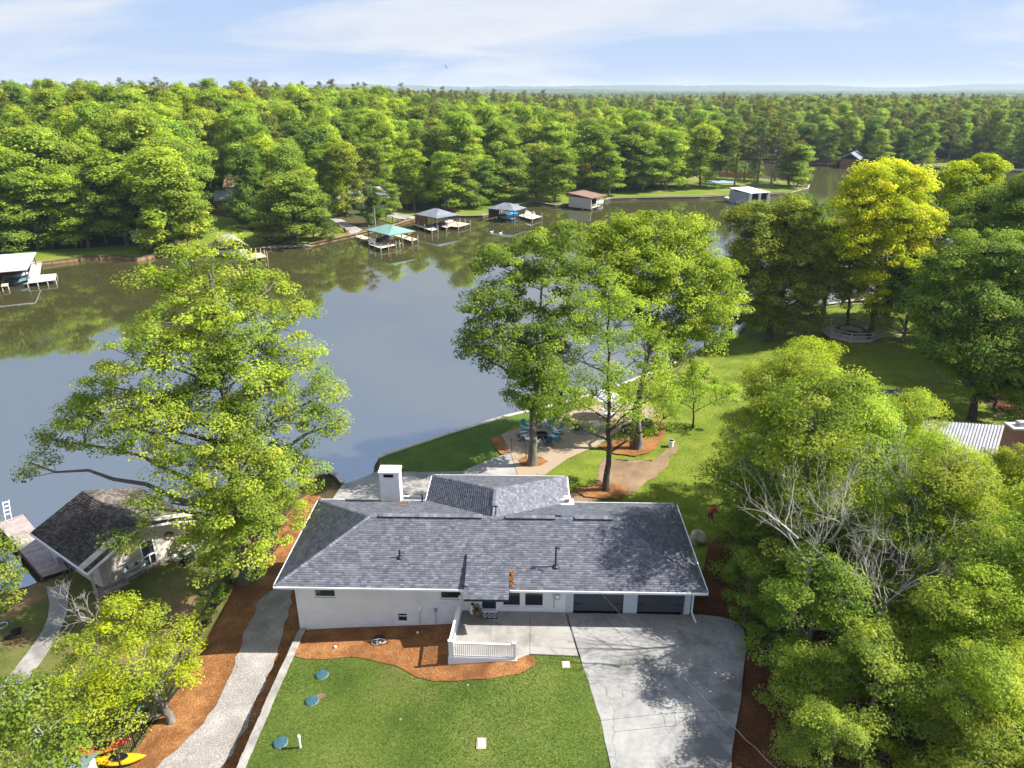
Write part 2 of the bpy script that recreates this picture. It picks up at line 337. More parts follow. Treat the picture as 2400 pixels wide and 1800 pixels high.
M['lawn'] = groundmat('lawn', [(0.044, 0.080, 0.013), (0.088, 0.130, 0.022), (0.155, 0.178, 0.042)], 0.3, 7, 0.9, (0.15, 0.145, 0.05), 0.20, 0.45, 0.54, 0.74)
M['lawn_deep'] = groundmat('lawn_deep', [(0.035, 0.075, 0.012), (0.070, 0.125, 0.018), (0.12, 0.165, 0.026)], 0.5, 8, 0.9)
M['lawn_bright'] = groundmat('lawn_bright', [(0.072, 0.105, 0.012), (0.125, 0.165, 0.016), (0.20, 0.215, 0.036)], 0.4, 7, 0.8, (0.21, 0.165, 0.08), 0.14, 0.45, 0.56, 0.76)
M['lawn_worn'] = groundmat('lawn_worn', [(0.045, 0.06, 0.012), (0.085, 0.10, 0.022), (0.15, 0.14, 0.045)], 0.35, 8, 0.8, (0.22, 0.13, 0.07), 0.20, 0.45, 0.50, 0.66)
M['lawn_far'] = groundmat('lawn_far', [(0.075, 0.115, 0.012), (0.125, 0.17, 0.018), (0.19, 0.215, 0.036)], 0.1, 2.0, 0.4, (0.20, 0.14, 0.065), 0.05, 0.4, 0.52, 0.70)
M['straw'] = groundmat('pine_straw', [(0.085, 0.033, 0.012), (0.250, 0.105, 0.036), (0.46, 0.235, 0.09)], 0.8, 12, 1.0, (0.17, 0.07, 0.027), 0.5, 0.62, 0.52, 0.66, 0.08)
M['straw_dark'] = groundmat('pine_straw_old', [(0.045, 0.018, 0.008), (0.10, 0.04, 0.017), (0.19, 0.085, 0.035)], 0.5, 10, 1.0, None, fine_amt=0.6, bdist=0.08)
M['gravel'] = groundmat('gravel', [(0.14, 0.12, 0.105), (0.285, 0.26, 0.235), (0.46, 0.43, 0.395)], 0.6, 13, 1.0, (0.26, 0.17, 0.10), 0.35, 0.62, 0.58, 0.74, 0.06)
M['dirt'] = groundmat('bare_dirt', [(0.12, 0.075, 0.042), (0.21, 0.14, 0.085), (0.31, 0.22, 0.145)], 0.5, 9, 0.7)
ter = link('ground', np_mesh('ground', np.stack([X, Y, Z], -1).reshape(-1, 3), q4, mats=[M['forest_floor']], smooth=True)); tag(ter, 'rolling forest floor and lot soil around the lake', None, kind='structure')

def patch(name, poly, hf, off, m, cell=0.7, label=None, kind='structure', parent=None, skirt=0.0):
    """a sheet over the ground inside poly, cut to a grid and laid at hf + off"""
    bm = bmesh.new(); a = sum(poly[i][0] * poly[(i + 1) % len(poly)][1] - poly[(i + 1) % len(poly)][0] * poly[i][1] for i in range(len(poly)))
    pp = poly if a > 0 else poly[::-1]
    vsx = [bm.verts.new((p[0], p[1], 0)) for p in pp]; bm.faces.new(vsx); bmesh.ops.triangulate(bm, faces=bm.faces[:])
    lo = [min(p[k] for p in pp) for k in (0, 1)]; hi = [max(p[k] for p in pp) for k in (0, 1)]
    for k in (0, 1):
        g = math.ceil(lo[k] / cell) * cell
        while g < hi[k] - 1e-4:
            co = [0, 0, 0]; no = [0, 0, 0]; co[k] = g; no[k] = 1
            bmesh.ops.bisect_plane(bm, geom=bm.verts[:] + bm.edges[:] + bm.faces[:], plane_co=co, plane_no=no, dist=1e-5); g += cell
    if skirt:
        r = bmesh.ops.extrude_edge_only(bm, edges=[e for e in bm.edges if e.is_boundary]); sk = [v for v in r['geom'] if isinstance(v, bmesh.types.BMVert)]
    else: sk = []
    bm.verts.ensure_lookup_table(); xy = np.array([v.co[:2] for v in bm.verts])
    zz = hf(xy[:, 0], xy[:, 1]) if hf in (terrain_h, upper_rbf) else np.array([hf(*p) for p in xy])
    for v, z in zip(bm.verts, zz): v.co.z = z + off
    for v in sk: v.co.z -= skirt
    bmesh.ops.recalc_face_normals(bm, faces=bm.faces)
    me = bpy.data.meshes.new(name); bm.to_mesh(me); bm.free()
    me.materials.append(m)
    if len(me.polygons) and me.polygons[0].normal.z < 0 and not skirt: me.flip_normals()
    for p in me.polygons: p.use_smooth = not skirt
    o = link(name, me, parent); tag(o, label, None, kind=kind); return o
def wob(poly, amp, step=0.6, seed=1):
    r = random.Random(seed); out = []
    for i in range(len(poly)):
        a, b = poly[i], poly[(i + 1) % len(poly)]; L_ = math.hypot(b[0] - a[0], b[1] - a[1]); n = max(1, int(L_ / step))
        for k in range(n):
            t = k / n; out.append((a[0] + (b[0] - a[0]) * t + r.uniform(-amp, amp), a[1] + (b[1] - a[1]) * t + r.uniform(-amp, amp)))
    return out
def GL(*pp): return [tuple(G(a, b, terrain_h)[:2]) for a, b in pp]
def GU(*pp): return [tuple(G(a, b, upper_rbf)[:2]) for a, b in pp]

# water
def watermat():
    m, nt, b = base('lake_water'); L = nt.links.new; nt.nodes.remove(b)
    out = nt.nodes['Material Output']; tc = N(nt, 'ShaderNodeTexCoord')
    mp = N(nt, 'ShaderNodeMapping'); mp.inputs['Scale'].default_value = (0.55, 1.0, 1.0); L(tc.outputs['Object'], mp.inputs[0])
    n1 = N(nt, 'ShaderNodeTexNoise'); n1.inputs['Scale'].default_value = 1.4; n1.inputs['Detail'].default_value = 5; L(mp.outputs[0], n1.inputs['Vector'])
    n2 = N(nt, 'ShaderNodeTexNoise'); n2.inputs['Scale'].default_value = 0.035; n2.inputs['Detail'].default_value = 3; L(mp.outputs[0], n2.inputs['Vector'])
    sx = N(nt, 'ShaderNodeSeparateXYZ'); L(tc.outputs['Object'], sx.inputs[0])
    rg = N(nt, 'ShaderNodeMapRange'); rg.inputs['From Min'].default_value = 30; rg.inputs['From Max'].default_value = 170; rg.inputs['To Min'].default_value = 0.0; rg.inputs['To Max'].default_value = 1.0; L(sx.outputs[0], rg.inputs['Value'])
    am = N(nt, 'ShaderNodeMath', operation='MULTIPLY_ADD'); am.inputs[1].default_value = 0.55; am.inputs[2].default_value = 0.035; L(rg.outputs[0], am.inputs[0])
    wv = N(nt, 'ShaderNodeMath', operation='MULTIPLY'); L(am.outputs[0], wv.inputs[0]); L(n2.outputs['Fac'], wv.inputs[1])
    bp = N(nt, 'ShaderNodeBump'); bp.inputs['Distance'].default_value = 0.10; L(wv.outputs[0], bp.inputs['Strength']); L(n1.outputs['Fac'], bp.inputs['Height'])
    df = N(nt, 'ShaderNodeBsdfDiffuse'); df.inputs[0].default_value = (0.055, 0.053, 0.020, 1)
    gl = N(nt, 'ShaderNodeBsdfGlossy'); gl.inputs['Roughness'].default_value = 0.03; gl.inputs[0].default_value = (0.92, 0.95, 1.0, 1); L(bp.outputs[0], gl.inputs['Normal'])
    fr = N(nt, 'ShaderNodeFresnel'); fr.inputs['IOR'].default_value = 6.0; L(bp.outputs[0], fr.inputs['Normal'])
    mx = N(nt, 'ShaderNodeMixShader'); L(fr.outputs[0], mx.inputs[0]); L(df.outputs[0], mx.inputs[1]); L(gl.outputs[0], mx.inputs[2])
    L(mx.outputs[0], out.inputs[0]); return m
M['water'] = watermat()
bm = MB(); bm.add([(-420, 20, LAKE), (520, 20, LAKE), (520, 420, LAKE), (-420, 420, LAKE)], [(0, 1, 2, 3)])
lk = bm.build('lake', M['water']); tag(lk, 'calm green lake with tree and sky reflections', None, kind='structure')
# ------------------------------------------------------------------ near lot: lawns, beds, drives
def PZ(*pp, z=0.0): return [tuple(P(a, b, z)[:2]) for a, b in pp]
wall_top = GU((716, 1478), (690, 1535), (655, 1612), (622, 1690), (598, 1745), (572, 1806)); wall_top.append((wall_top[-1][0] - 1.6, 14.0))
TH = math.radians(-1.3); HO = (0.0, 30.9, 0.0); HF = frame(HO, TH)
def hx(x, y): q = HF((x, y, 0)); return (q[0], q[1])
drive_px = [(1327, 1436), (1640, 1440), (1690, 1446), (1726, 1456), (1744, 1478), (1748, 1530), (1742, 1580), (1736, 1640), (1724, 1700), (1716, 1760), (1712, 1830), (1440, 1830), (1425, 1770), (1412, 1705), (1385, 1620), (1358, 1536)]
drive = PZ(*drive_px)
lawn_poly = wall_top + [(6.5, 14.0)] + PZ((1440, 1830), (1412, 1705), (1385, 1620), (1370, 1536), (1250, 1520), (1240, 1440)) + [hx(-11.5, 0.02)]
patch('front_lawn', lawn_poly, upper_rbf, 0.0, M['lawn'], 0.7, 'mown front lawn inside the retaining wall', skirt=0.0)
bed = GU((712, 1480), (703, 1500), (690, 1540), (740, 1546), (820, 1541), (870, 1547), (930, 1562), (975, 1585), (1015, 1597), (1070, 1596), (1150, 1590), (1215, 1580), (1250, 1562), (1258, 1548), (1245, 1538), (1200, 1545)) + [hx(-0.5, -3.2), hx(-2.9, -0.2), hx(-2.9, 0.03), hx(-11.4, 0.03)]
patch('straw_bed', wob(bed, 0.05), upper_rbf, 0.035, M['straw'], 0.5, 'pine straw bed along the white house wall')
# left side: gravel lane with straw verges, neighbour's lawn
lane = GL((640, 1385), (612, 1405), (590, 1450), (570, 1500), (548, 1560), (515, 1640), (472, 1700), (415, 1760), (365, 1800), (335, 1830), (500, 1830), (520, 1800), (545, 1765), (578, 1710), (606, 1640), (636, 1570), (655, 1520), (672, 1460), (685, 1400), (690, 1380))
straw_l = GL((735, 1150), (690, 1180), (655, 1230), (640, 1300), (590, 1345), (545, 1380), (520, 1440), (480, 1500), (425, 1600), (370, 1690), (330, 1740), (290, 1830), (600, 1830), (640, 1700)) + [tuple(p) for p in (wall_top[0],)] + [hx(-11.6, 0.4), hx(-11.6, 8.0), hx(-10.5, 10.5)]
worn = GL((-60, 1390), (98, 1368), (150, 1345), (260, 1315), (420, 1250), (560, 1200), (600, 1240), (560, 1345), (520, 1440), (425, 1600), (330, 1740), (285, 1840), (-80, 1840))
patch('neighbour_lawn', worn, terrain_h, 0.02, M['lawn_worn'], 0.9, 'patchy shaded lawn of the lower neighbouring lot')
patch('straw_verge', wob(straw_l, 0.06), terrain_h, 0.05, M['straw'], 0.6, 'pine straw verge beside the gravel lane')
patch('gravel_lane', wob(lane, 0.12, 0.5, 4), terrain_h, 0.085, M['gravel'], 0.6, 'pale gravel lane beside the house')
# back yard
lawn_b = GL((886, 1096), (892, 1076), (908, 1068), (1050, 1020), (1180, 980), (1300, 953), (1420, 918), (1555, 868), (1660, 815), (1720, 790), (1750, 750), (1850, 728), (2000, 710), (2110, 708), (2160, 775), (2260, 905), (2330, 965), (2420, 1000), (2420, 1050), (2000, 1050), (1900, 1000), (1780, 1050), (1760, 1180), (1740, 1300), (1660, 1340), (1600, 1330)) + [hx(9.4, 6), hx(9.4, 7.2), hx(-8, 7.2), hx(-8.2, 12.0)]
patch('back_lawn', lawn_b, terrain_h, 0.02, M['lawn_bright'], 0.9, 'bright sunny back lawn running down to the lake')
lawn_d = GL((888, 1094), (893, 1077), (908, 1069), (1050, 1021), (1180, 981), (1300, 955), (1400, 926), (1330, 962), (1300, 985), (1210, 990), (1175, 1023), (1150, 1028), (1165, 1060), (1195, 1063), (1060, 1118), (990, 1150), (930, 1160), (900, 1130))
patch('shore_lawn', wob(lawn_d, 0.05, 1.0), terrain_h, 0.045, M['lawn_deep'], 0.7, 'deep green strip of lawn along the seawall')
bare_poly = GL((1415, 1075), (1500, 1098), (1560, 1060), (1590, 1040), (1570, 1085), (1540, 1120), (1470, 1160), (1380, 1182), (1330, 1180), (1335, 1150), (1400, 1140))
patch('bare_soil', wob(bare_poly, 0.25, 0.8, 5), terrain_h, 0.045, M['dirt'], 0.7, 'worn bare soil between the back trees')
M['concrete'] = groundmat('concrete', [(0.21, 0.197, 0.18), (0.29, 0.272, 0.25), (0.35, 0.332, 0.305)], 0.35, 9, 0.15, (0.18, 0.17, 0.155), 0.22, 0.4, 0.52, 0.62)
M['concrete_drive'] = groundmat('driveway_concrete', [(0.175, 0.171, 0.163), (0.255, 0.249, 0.238), (0.325, 0.317, 0.303)], 0.38, 3.0, 0.15, (0.145, 0.142, 0.135), 0.16, 0.45, 0.52, 0.58)
M['concrete_warm'] = groundmat('patio_concrete', [(0.23, 0.17, 0.11), (0.31, 0.24, 0.165), (0.38, 0.305, 0.22)], 0.3, 8, 0.15, (0.25, 0.19, 0.13), 0.15, 0.4, 0.55, 0.7)
path = GL((780, 1170), (803, 1137), (845, 1124), (886, 1105), (905, 1135), (905, 1150), (1000, 1140), (1085, 1105), (1150, 1078), (1196, 1062), (1240, 1086), (1290, 1094), (1330, 1075), (1262, 1125), (1180, 1160)) + [hx(-8.6, 8), ]
patch('concrete_path', path, terrain_h, 0.075, M['concrete'], 0.8, 'pale concrete path from the house to the patio')
pit = GL((1174, 1021), (1250, 993), (1330, 968), (1400, 952), (1470, 945), (1530, 955), (1545, 972), (1520, 985), (1455, 1010), (1400, 1047), (1330, 1078), (1262, 1126), (1215, 1120), (1197, 1063))
patch('lake_patio', pit, terrain_h, 0.11, M['concrete_warm'], 0.8, 'tan concrete patio with the fire pit')
for k, (nm, pp, lab) in enumerate([('straw_ring', [(1213, 1082), (1225, 1073), (1245, 1070), (1268, 1074), (1284, 1084), (1268, 1094), (1240, 1098), (1220, 1093)], 'pine straw ring round the patio tree'),
        ('straw_island', [(1401, 1050), (1450, 1030), (1500, 1012), (1535, 984), (1548, 990), (1560, 1010), (1555, 1030), (1530, 1060), (1490, 1072), (1440, 1066)], 'pine straw island round the twin trunks'),
        ('straw_circle', [(1340, 1150), (1385, 1140), (1420, 1132), (1465, 1142), (1475, 1158), (1450, 1172), (1405, 1172), (1370, 1168)], 'pine straw circle under the tall tree'),
        ('straw_corner', [(1150, 1028), (1172, 1022), (1197, 1063), (1172, 1068), (1155, 1045)], 'pine straw corner beside the patio edge')]):
    patch(nm, wob(GL(*pp), 0.08, 0.4, k), terrain_h, 0.135, M['straw'], 0.5, lab)
straw_r = GL((1630, 1430), (1660, 1280), (1720, 1220), (1900, 1250), (2080, 1300), (2080, 1810), (1700, 1830), (1716, 1760), (1724, 1700), (1736, 1640), (1748, 1530), (1744, 1478), (1700, 1450))
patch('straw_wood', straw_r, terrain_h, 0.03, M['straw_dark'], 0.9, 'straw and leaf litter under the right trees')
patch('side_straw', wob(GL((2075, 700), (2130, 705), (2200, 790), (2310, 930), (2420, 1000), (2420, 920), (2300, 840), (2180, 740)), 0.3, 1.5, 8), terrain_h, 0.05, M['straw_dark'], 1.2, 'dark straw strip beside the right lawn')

# driveway and patio slabs
def slab(name, poly, z0, z1, m, label):
    b = MB(); b.prism(poly, z0, z1); o = b.build(name, m, bevel=0.015); tag(o, label, None, kind='structure'); return o
def crackmat():
    m = M['concrete_drive']; nt = m.node_tree; L = nt.links.new; b = nt.nodes['Principled BSDF']
    src = b.inputs['Base Color'].links[0].from_socket; tc = [n for n in nt.nodes if n.type == 'TEX_COORD'][0]
    nz = N(nt, 'ShaderNodeTexNoise'); nz.inputs['Scale'].default_value = 0.9; nz.inputs['Detail'].default_value = 6; L(tc.outputs['Object'], nz.inputs['Vector'])
    ad = N(nt, 'ShaderNodeVectorMath', operation='ADD'); L(tc.outputs['Object'], ad.inputs[0])
    sc_ = N(nt, 'ShaderNodeVectorMath', operation='SCALE'); L(nz.outputs['Color'], sc_.inputs[0]); sc_.inputs['Scale'].default_value = 1.2; L(sc_.outputs[0], ad.inputs[1])
    vo = N(nt, 'ShaderNodeTexVoronoi', feature='DISTANCE_TO_EDGE'); vo.inputs['Scale'].default_value = 0.17; L(ad.outputs[0], vo.inputs['Vector'])
    r = N(nt, 'ShaderNodeValToRGB'); r.color_ramp.elements[0].position = 0.001; r.color_ramp.elements[1].position = 0.0035; L(vo.outputs['Distance'], r.inputs[0])
    mx = N(nt, 'ShaderNodeMixRGB'); L(r.outputs[0], mx.inputs[0]); mx.inputs[1].default_value = (0.14, 0.13, 0.12, 1); L(src, mx.inputs[2]); L(mx.outputs[0], b.inputs['Base Color'])
crackmat()
slab('driveway', wob(drive, 0.03, 0.5, 3)[:-1], -0.5, 0.0, M['concrete_drive'], 'stained grey concrete driveway in front of the garage')
walk = [hx(0.982, 0.02), hx(0.962, -3.12)] + PZ((1357, 1537), (1326, 1436.5))
slab('entry_walk', [walk[0], walk[1], (walk[2][0] - 0.03, walk[2][1]), (walk[3][0] - 0.03, walk[3][1])], -0.45, 0.006, M['concrete'], 'smooth pale concrete walk between porch and driveway')
pc = [hx(-2.82, 0.02), hx(-2.98, -3.42), hx(0.28, -3.50), hx(0.95, -3.12), hx(0.97, 0.02)]
slab('entry_patio', [pc[0], pc[1], pc[2], (pc[3][0], pc[3][1]), (pc[4][0], pc[4][1])], -0.9, 0.0, M['concrete'], 'raised concrete entry patio with white wall')
def dark_line(pxs, w=0.02):
    pts = PZ(*pxs)
    for i in range(len(pts) - 1):
        b_ = MB(); b_.beam((*pts[i], 0.0), (*pts[i + 1], 0.0), w, 0.008); b_.build('drive_line', mat('line_dark', (0.05, 0.048, 0.045), rough=.95) if 'line_dark' not in bpy.data.materials else bpy.data.materials['line_dark'], bpy.data.objects['driveway'])
dark_line([(1409, 1442), (1542, 1571), (1716, 1733)], 0.018); dark_line([(1406, 1689), (1560, 1672), (1700, 1664)], 0.015); dark_line([(1442, 1715), (1550, 1704), (1705, 1690)], 0.015); dark_line([(1330, 1440), (1357, 1530)], 0.03)  # first: thin dark diagonal line across the drive; the others are slab joints
for k in range(6): dark_line([(1555 + k * 25, 1676 - k * 2), (1560 + k * 25, 1702 - k * 3)], 0.015)
stain = PZ((1515, 1480), (1525, 1462), (1560, 1455), (1600, 1452), (1640, 1462), (1655, 1475), (1635, 1500), (1600, 1515), (1560, 1518), (1530, 1508), (1517, 1495))
# ------------------------------------------------------------------ the house
M['brick_white'] = None
def brickmat(name, c1, c2, mortar, bw=0.22, bh=0.075, rough=0.75):
    m, nt, b = base(name); setp(b, rough, 0.25); L = nt.links.new
    tc = N(nt, 'ShaderNodeTexCoord'); sp = N(nt, 'ShaderNodeSeparateXYZ'); L(tc.outputs['Object'], sp.inputs[0])
    sm = N(nt, 'ShaderNodeMath', operation='ADD'); L(sp.outputs[0], sm.inputs[0]); L(sp.outputs[1], sm.inputs[1])
    cb = N(nt, 'ShaderNodeCombineXYZ'); L(sm.outputs[0], cb.inputs[0]); L(sp.outputs[2], cb.inputs[1])
    br = N(nt, 'ShaderNodeTexBrick'); br.inputs['Scale'].default_value = 1; br.inputs['Brick Width'].default_value = bw; br.inputs['Row Height'].default_value = bh; br.inputs['Mortar Size'].default_value = 0.006
    br.inputs['Color1'].default_value = c4(c1); br.inputs['Color2'].default_value = c4(c2); br.inputs['Mortar'].default_value = c4(mortar); L(cb.outputs[0], br.inputs['Vector'])
    n = N(nt, 'ShaderNodeTexNoise'); n.inputs['Scale'].default_value = 1.3; n.inputs['Detail'].default_value = 6; L(tc.outputs['Object'], n.inputs['Vector'])
    r = N(nt, 'ShaderNodeValToRGB'); r.color_ramp.elements[0].color = (0.9, 0.9, 0.9, 1); r.color_ramp.elements[0].position = 0.3; r.color_ramp.elements[1].position = 0.6; L(n.outputs['Fac'], r.inputs[0])
    mx = N(nt, 'ShaderNodeMixRGB', blend_type='MULTIPLY'); mx.inputs[0].default_value = 1; L(br.outputs['Color'], mx.inputs[1]); L(r.outputs[0], mx.inputs[2]); L(mx.outputs[0], b.inputs['Base Color'])
    bp = N(nt, 'ShaderNodeBump'); bp.inputs['Strength'].default_value = 0.5; bp.inputs['Distance'].default_value = 0.012; bp.invert = True; L(br.outputs['Fac'], bp.inputs['Height']); L(bp.outputs[0], b.inputs['Normal'])
    return m
M['brick_white'] = brickmat('painted_brick', (0.80, 0.80, 0.79), (0.76, 0.765, 0.76), (0.66, 0.67, 0.67))
M['brick_red'] = brickmat('red_brick', (0.24, 0.095, 0.06), (0.32, 0.14, 0.09), (0.30, 0.25, 0.21))
M['shingle'] = mat('asphalt_shingle', (0.110, 0.114, 0.131), (0.150, 0.154, 0.172), 3, 0.9, 0.15, tone=True, bump=0.3, bscale=60)
M['shingle_deck'] = mat('roof_underlay', (0.05, 0.05, 0.058), rough=0.9)
M['siding'] = mat('blue_grey_siding', (0.48, 0.53, 0.58), rough=0.6)
M['door_navy'] = mat('navy_door', (0.008, 0.022, 0.055), rough=0.4, spec=0.4)
M['garage_grey'] = mat('charcoal_garage', (0.062, 0.07, 0.085), rough=0.5, spec=0.3)
house = thing('house', 'long white brick ranch house with blue-grey hip roof and two garage doors', 'house', HO)
house.rotation_euler = (0, 0, 0)
WL, WR, WD, WZ = -11.7, 9.55, 7.0, 2.12
def hbox(b, x0, y0, z0, x1, y1, z1): return b.box(x0, y0, z0, x1, y1, z1, HF)
# openings in the front wall: (x0, x1, z0, z1)
ops = [(-10.66, -9.52, 0.72, 1.55), (-6.26, -5.70, -0.88, -0.28), (-3.86, -2.72, 0.72, 1.56), (-6.55, -6.05, 1.45, 1.75), (-1.62, -0.86, 0.0, 1.98), (-0.52, 0.47, 0.30, 1.9), (0.66, 1.70, 0.30, 1.9), (3.30, 5.98, 0.0, 1.93), (6.72, 9.24, 0.0, 1.93)]
def front_wall():
    xs_ = sorted(set([WL, 2.86] + [o[0] for o in ops[:7]] + [o[1] for o in ops[:7]])); b = MB()
    for a, c in zip(xs_[:-1], xs_[1:]):
        hit = sorted([o for o in ops if o[0] < (a + c) / 2 < o[1]], key=lambda o: o[2]); z = -2.6 if c <= -2.7 else -0.6
        for o in hit:
            if o[2] > z: hbox(b, a, 0, z, c, 0.25, o[2])
            z = o[3]
        hbox(b, a, 0, z, c, 0.25, WZ)
    hbox(b, WL, 0.25, -2.6, WL + 0.25, WD, WZ); hbox(b, WL + 0.25, WD - 0.25, -3.2, -5.0, WD, WZ); hbox(b, 2.9, WD - 0.25, -2.8, WR, WD, WZ); hbox(b, WR - 0.25, 0.252, -1.5, WR, WD - 0.25, WZ)
    hbox(b, -5.0, WD - 0.02, -3.2, -4.75, 10.2, WZ); hbox(b, 2.65, WD - 0.02, -3.2, 2.9, 10.2, WZ); hbox(b, -4.75, 9.95, -3.2, 2.65, 10.2, WZ)
    for a, c in ((2.86, 3.30), (5.98, 6.72), (9.24, WR)): hbox(b, a, 0.05, -0.3, c, 0.252, WZ)
    hbox(b, 3.30, 0.05, 1.93, 5.98, 0.25, WZ); hbox(b, 6.72, 0.05, 1.93, 9.24, 0.25, WZ)
    return b.build('wall', M['brick_white'], house)
front_wall()
# interior darkness behind the glass: a plain room
b = MB(); hbox(b, -2.4, 3.0, 0.0, 2.6, 3.05, 2.1); hbox(b, -2.4, 0.26, -0.05, 2.6, 3.0, -0.001); b.build('inner_room', mat('room_wall', (0.3, 0.28, 0.25), rough=0.8), house)
for a, c in ((2.86, 3.30), (5.98, 6.72), (9.24, WR)):
    for k in range(14):
        b = MB(); z = 0.02 + k * 0.147; b.prism([(a + 0.003, 0.0), (a + 0.003, 0.05), (c - 0.003, 0.05), (c - 0.003, 0.0)], z, z + 0.141, HF)
        b.v[0:4] = [HF((q[0], q[1], z)) for q in ((a + 0.003, -0.02), (c - 0.003, -0.02), (c - 0.003, 0.05), (a + 0.003, 0.05))]
        b.v[4:8] = [HF((q[0], q[1], z + 0.141)) for q in ((a + 0.003, 0.0), (c - 0.003, 0.0), (c - 0.003, 0.05), (a + 0.003, 0.05))]
        b.build('siding_slat', M['siding'], house)
def window(x0, x1, z0, z1, mull=0, name='window', dark=False):
    b = MB(); t = 0.05
    hbox(b, x0, 0.06, z0, x0 + t, 0.16, z1); hbox(b, x1 - t, 0.06, z0, x1, 0.16, z1); hbox(b, x0 + t, 0.06, z0, x1 - t, 0.16, z0 + t); hbox(b, x0 + t, 0.06, z1 - t, x1 - t, 0.16, z1)
    if mull: hbox(b, x0 + t, 0.07, (z0 + z1) / 2 + 0.06, x1 - t, 0.15, (z0 + z1) / 2 + 0.10)
    w = b.build(name, M['white'], house)
    b = MB(); hbox(b, x0 + t, 0.10, z0 + t, x1 - t, 0.115, z1 - t); b.build('pane', M['glass'], w)
    b = MB(); hbox(b, x0 - 0.06, -0.05, z0 - 0.07, x1 + 0.06, 0.06, z0 - 0.002); b.build('sill', M['white'], w)
    return w
window(*ops[0]); window(*ops[1], mull=1); window(*ops[2]); window(*ops[5]); window(*ops[6])
b = MB(); hbox(b, -6.55, 0.1, 1.45, -6.05, 0.14, 1.75); lv = b.build('louvre_vent', M['grey_metal'], house)
for k in range(4):
    b = MB(); hbox(b, -6.53, 0.03, 1.48 + k * 0.07, -6.07, 0.1, 1.50 + k * 0.07); b.build('blade', M['white'], lv)
b = MB(); hbox(b, -1.60, 0.12, 0.06, -0.88, 0.17, 1.96); dr = b.build('front_door', M['door_navy'], house)
b = MB()
for (x0, x1, z0, z1) in ((-1.50, -1.28, 0.2, 0.9), (-1.20, -0.98, 0.2, 0.9), (-1.50, -1.28, 1.05, 1.8), (-1.20, -0.98, 1.05, 1.8)): hbox(b, x0, 0.105, z0, x1, 0.121, z1)
b.build('door_panel', M['door_navy'], dr)
b = MB(); b.tube([HF((-0.96, 0.12, 1.0)), HF((-0.96, 0.05, 1.0))], 0.03, 8); b.build('handle', M['black'], dr)
b = MB(); hbox(b, -1.70, -0.16, 0.0, -0.80, 0.16, 0.07); b.build('threshold', M['white'], house)
for a in (-1.72, -0.86): b = MB(); hbox(b, a, -0.03, 0.07, a + 0.09, 0.06, 2.0); b.build('door_casing', M['white'], house)
b = MB(); hbox(b, 2.80, -0.03, 0.0, 2.86, 0.0, WZ); b.build('corner_trim', M['white'], house)
for (x0, x1) in ((3.30, 5.98), (6.72, 9.24)):
    g = MB(); hbox(g, x0 + 0.02, 0.10, 0.015, x1 - 0.02, 0.15, 1.93); gd = g.build('garage_door', M['garage_grey'], house)
    for k in range(4):
        b = MB(); hbox(b, x0 + 0.04, 0.085, 0.03 + k * 0.475, x1 - 0.04, 0.101, 0.485 + k * 0.475); b.build('door_panel', M['garage_grey'], gd)
    xm = (x0 + x1) / 2
    for s_ in (-1, 1):
        for z in (1.02, 1.58):
            b = MB(); hbox(b, xm + s_ * 0.09 - 0.02, 0.05, z, xm + s_ * 0.09 + 0.02, 0.086, z + 0.28); b.build('pull_handle', M['black'], gd)
        for z in (0.50, 1.55):
            e = x0 + 0.05 if s_ < 0 else x1 - 0.05; b = MB(); hbox(b, min(e, e - s_ * 0.36), 0.06, z, max(e, e - s_ * 0.36), 0.086, z + 0.045); b.build('strap_hinge', M['black'], gd)
    b = MB(); hbox(b, x0, -0.01, 1.93, x1, 0.05, 2.05); b.build('door_head_trim', M['white'], gd)
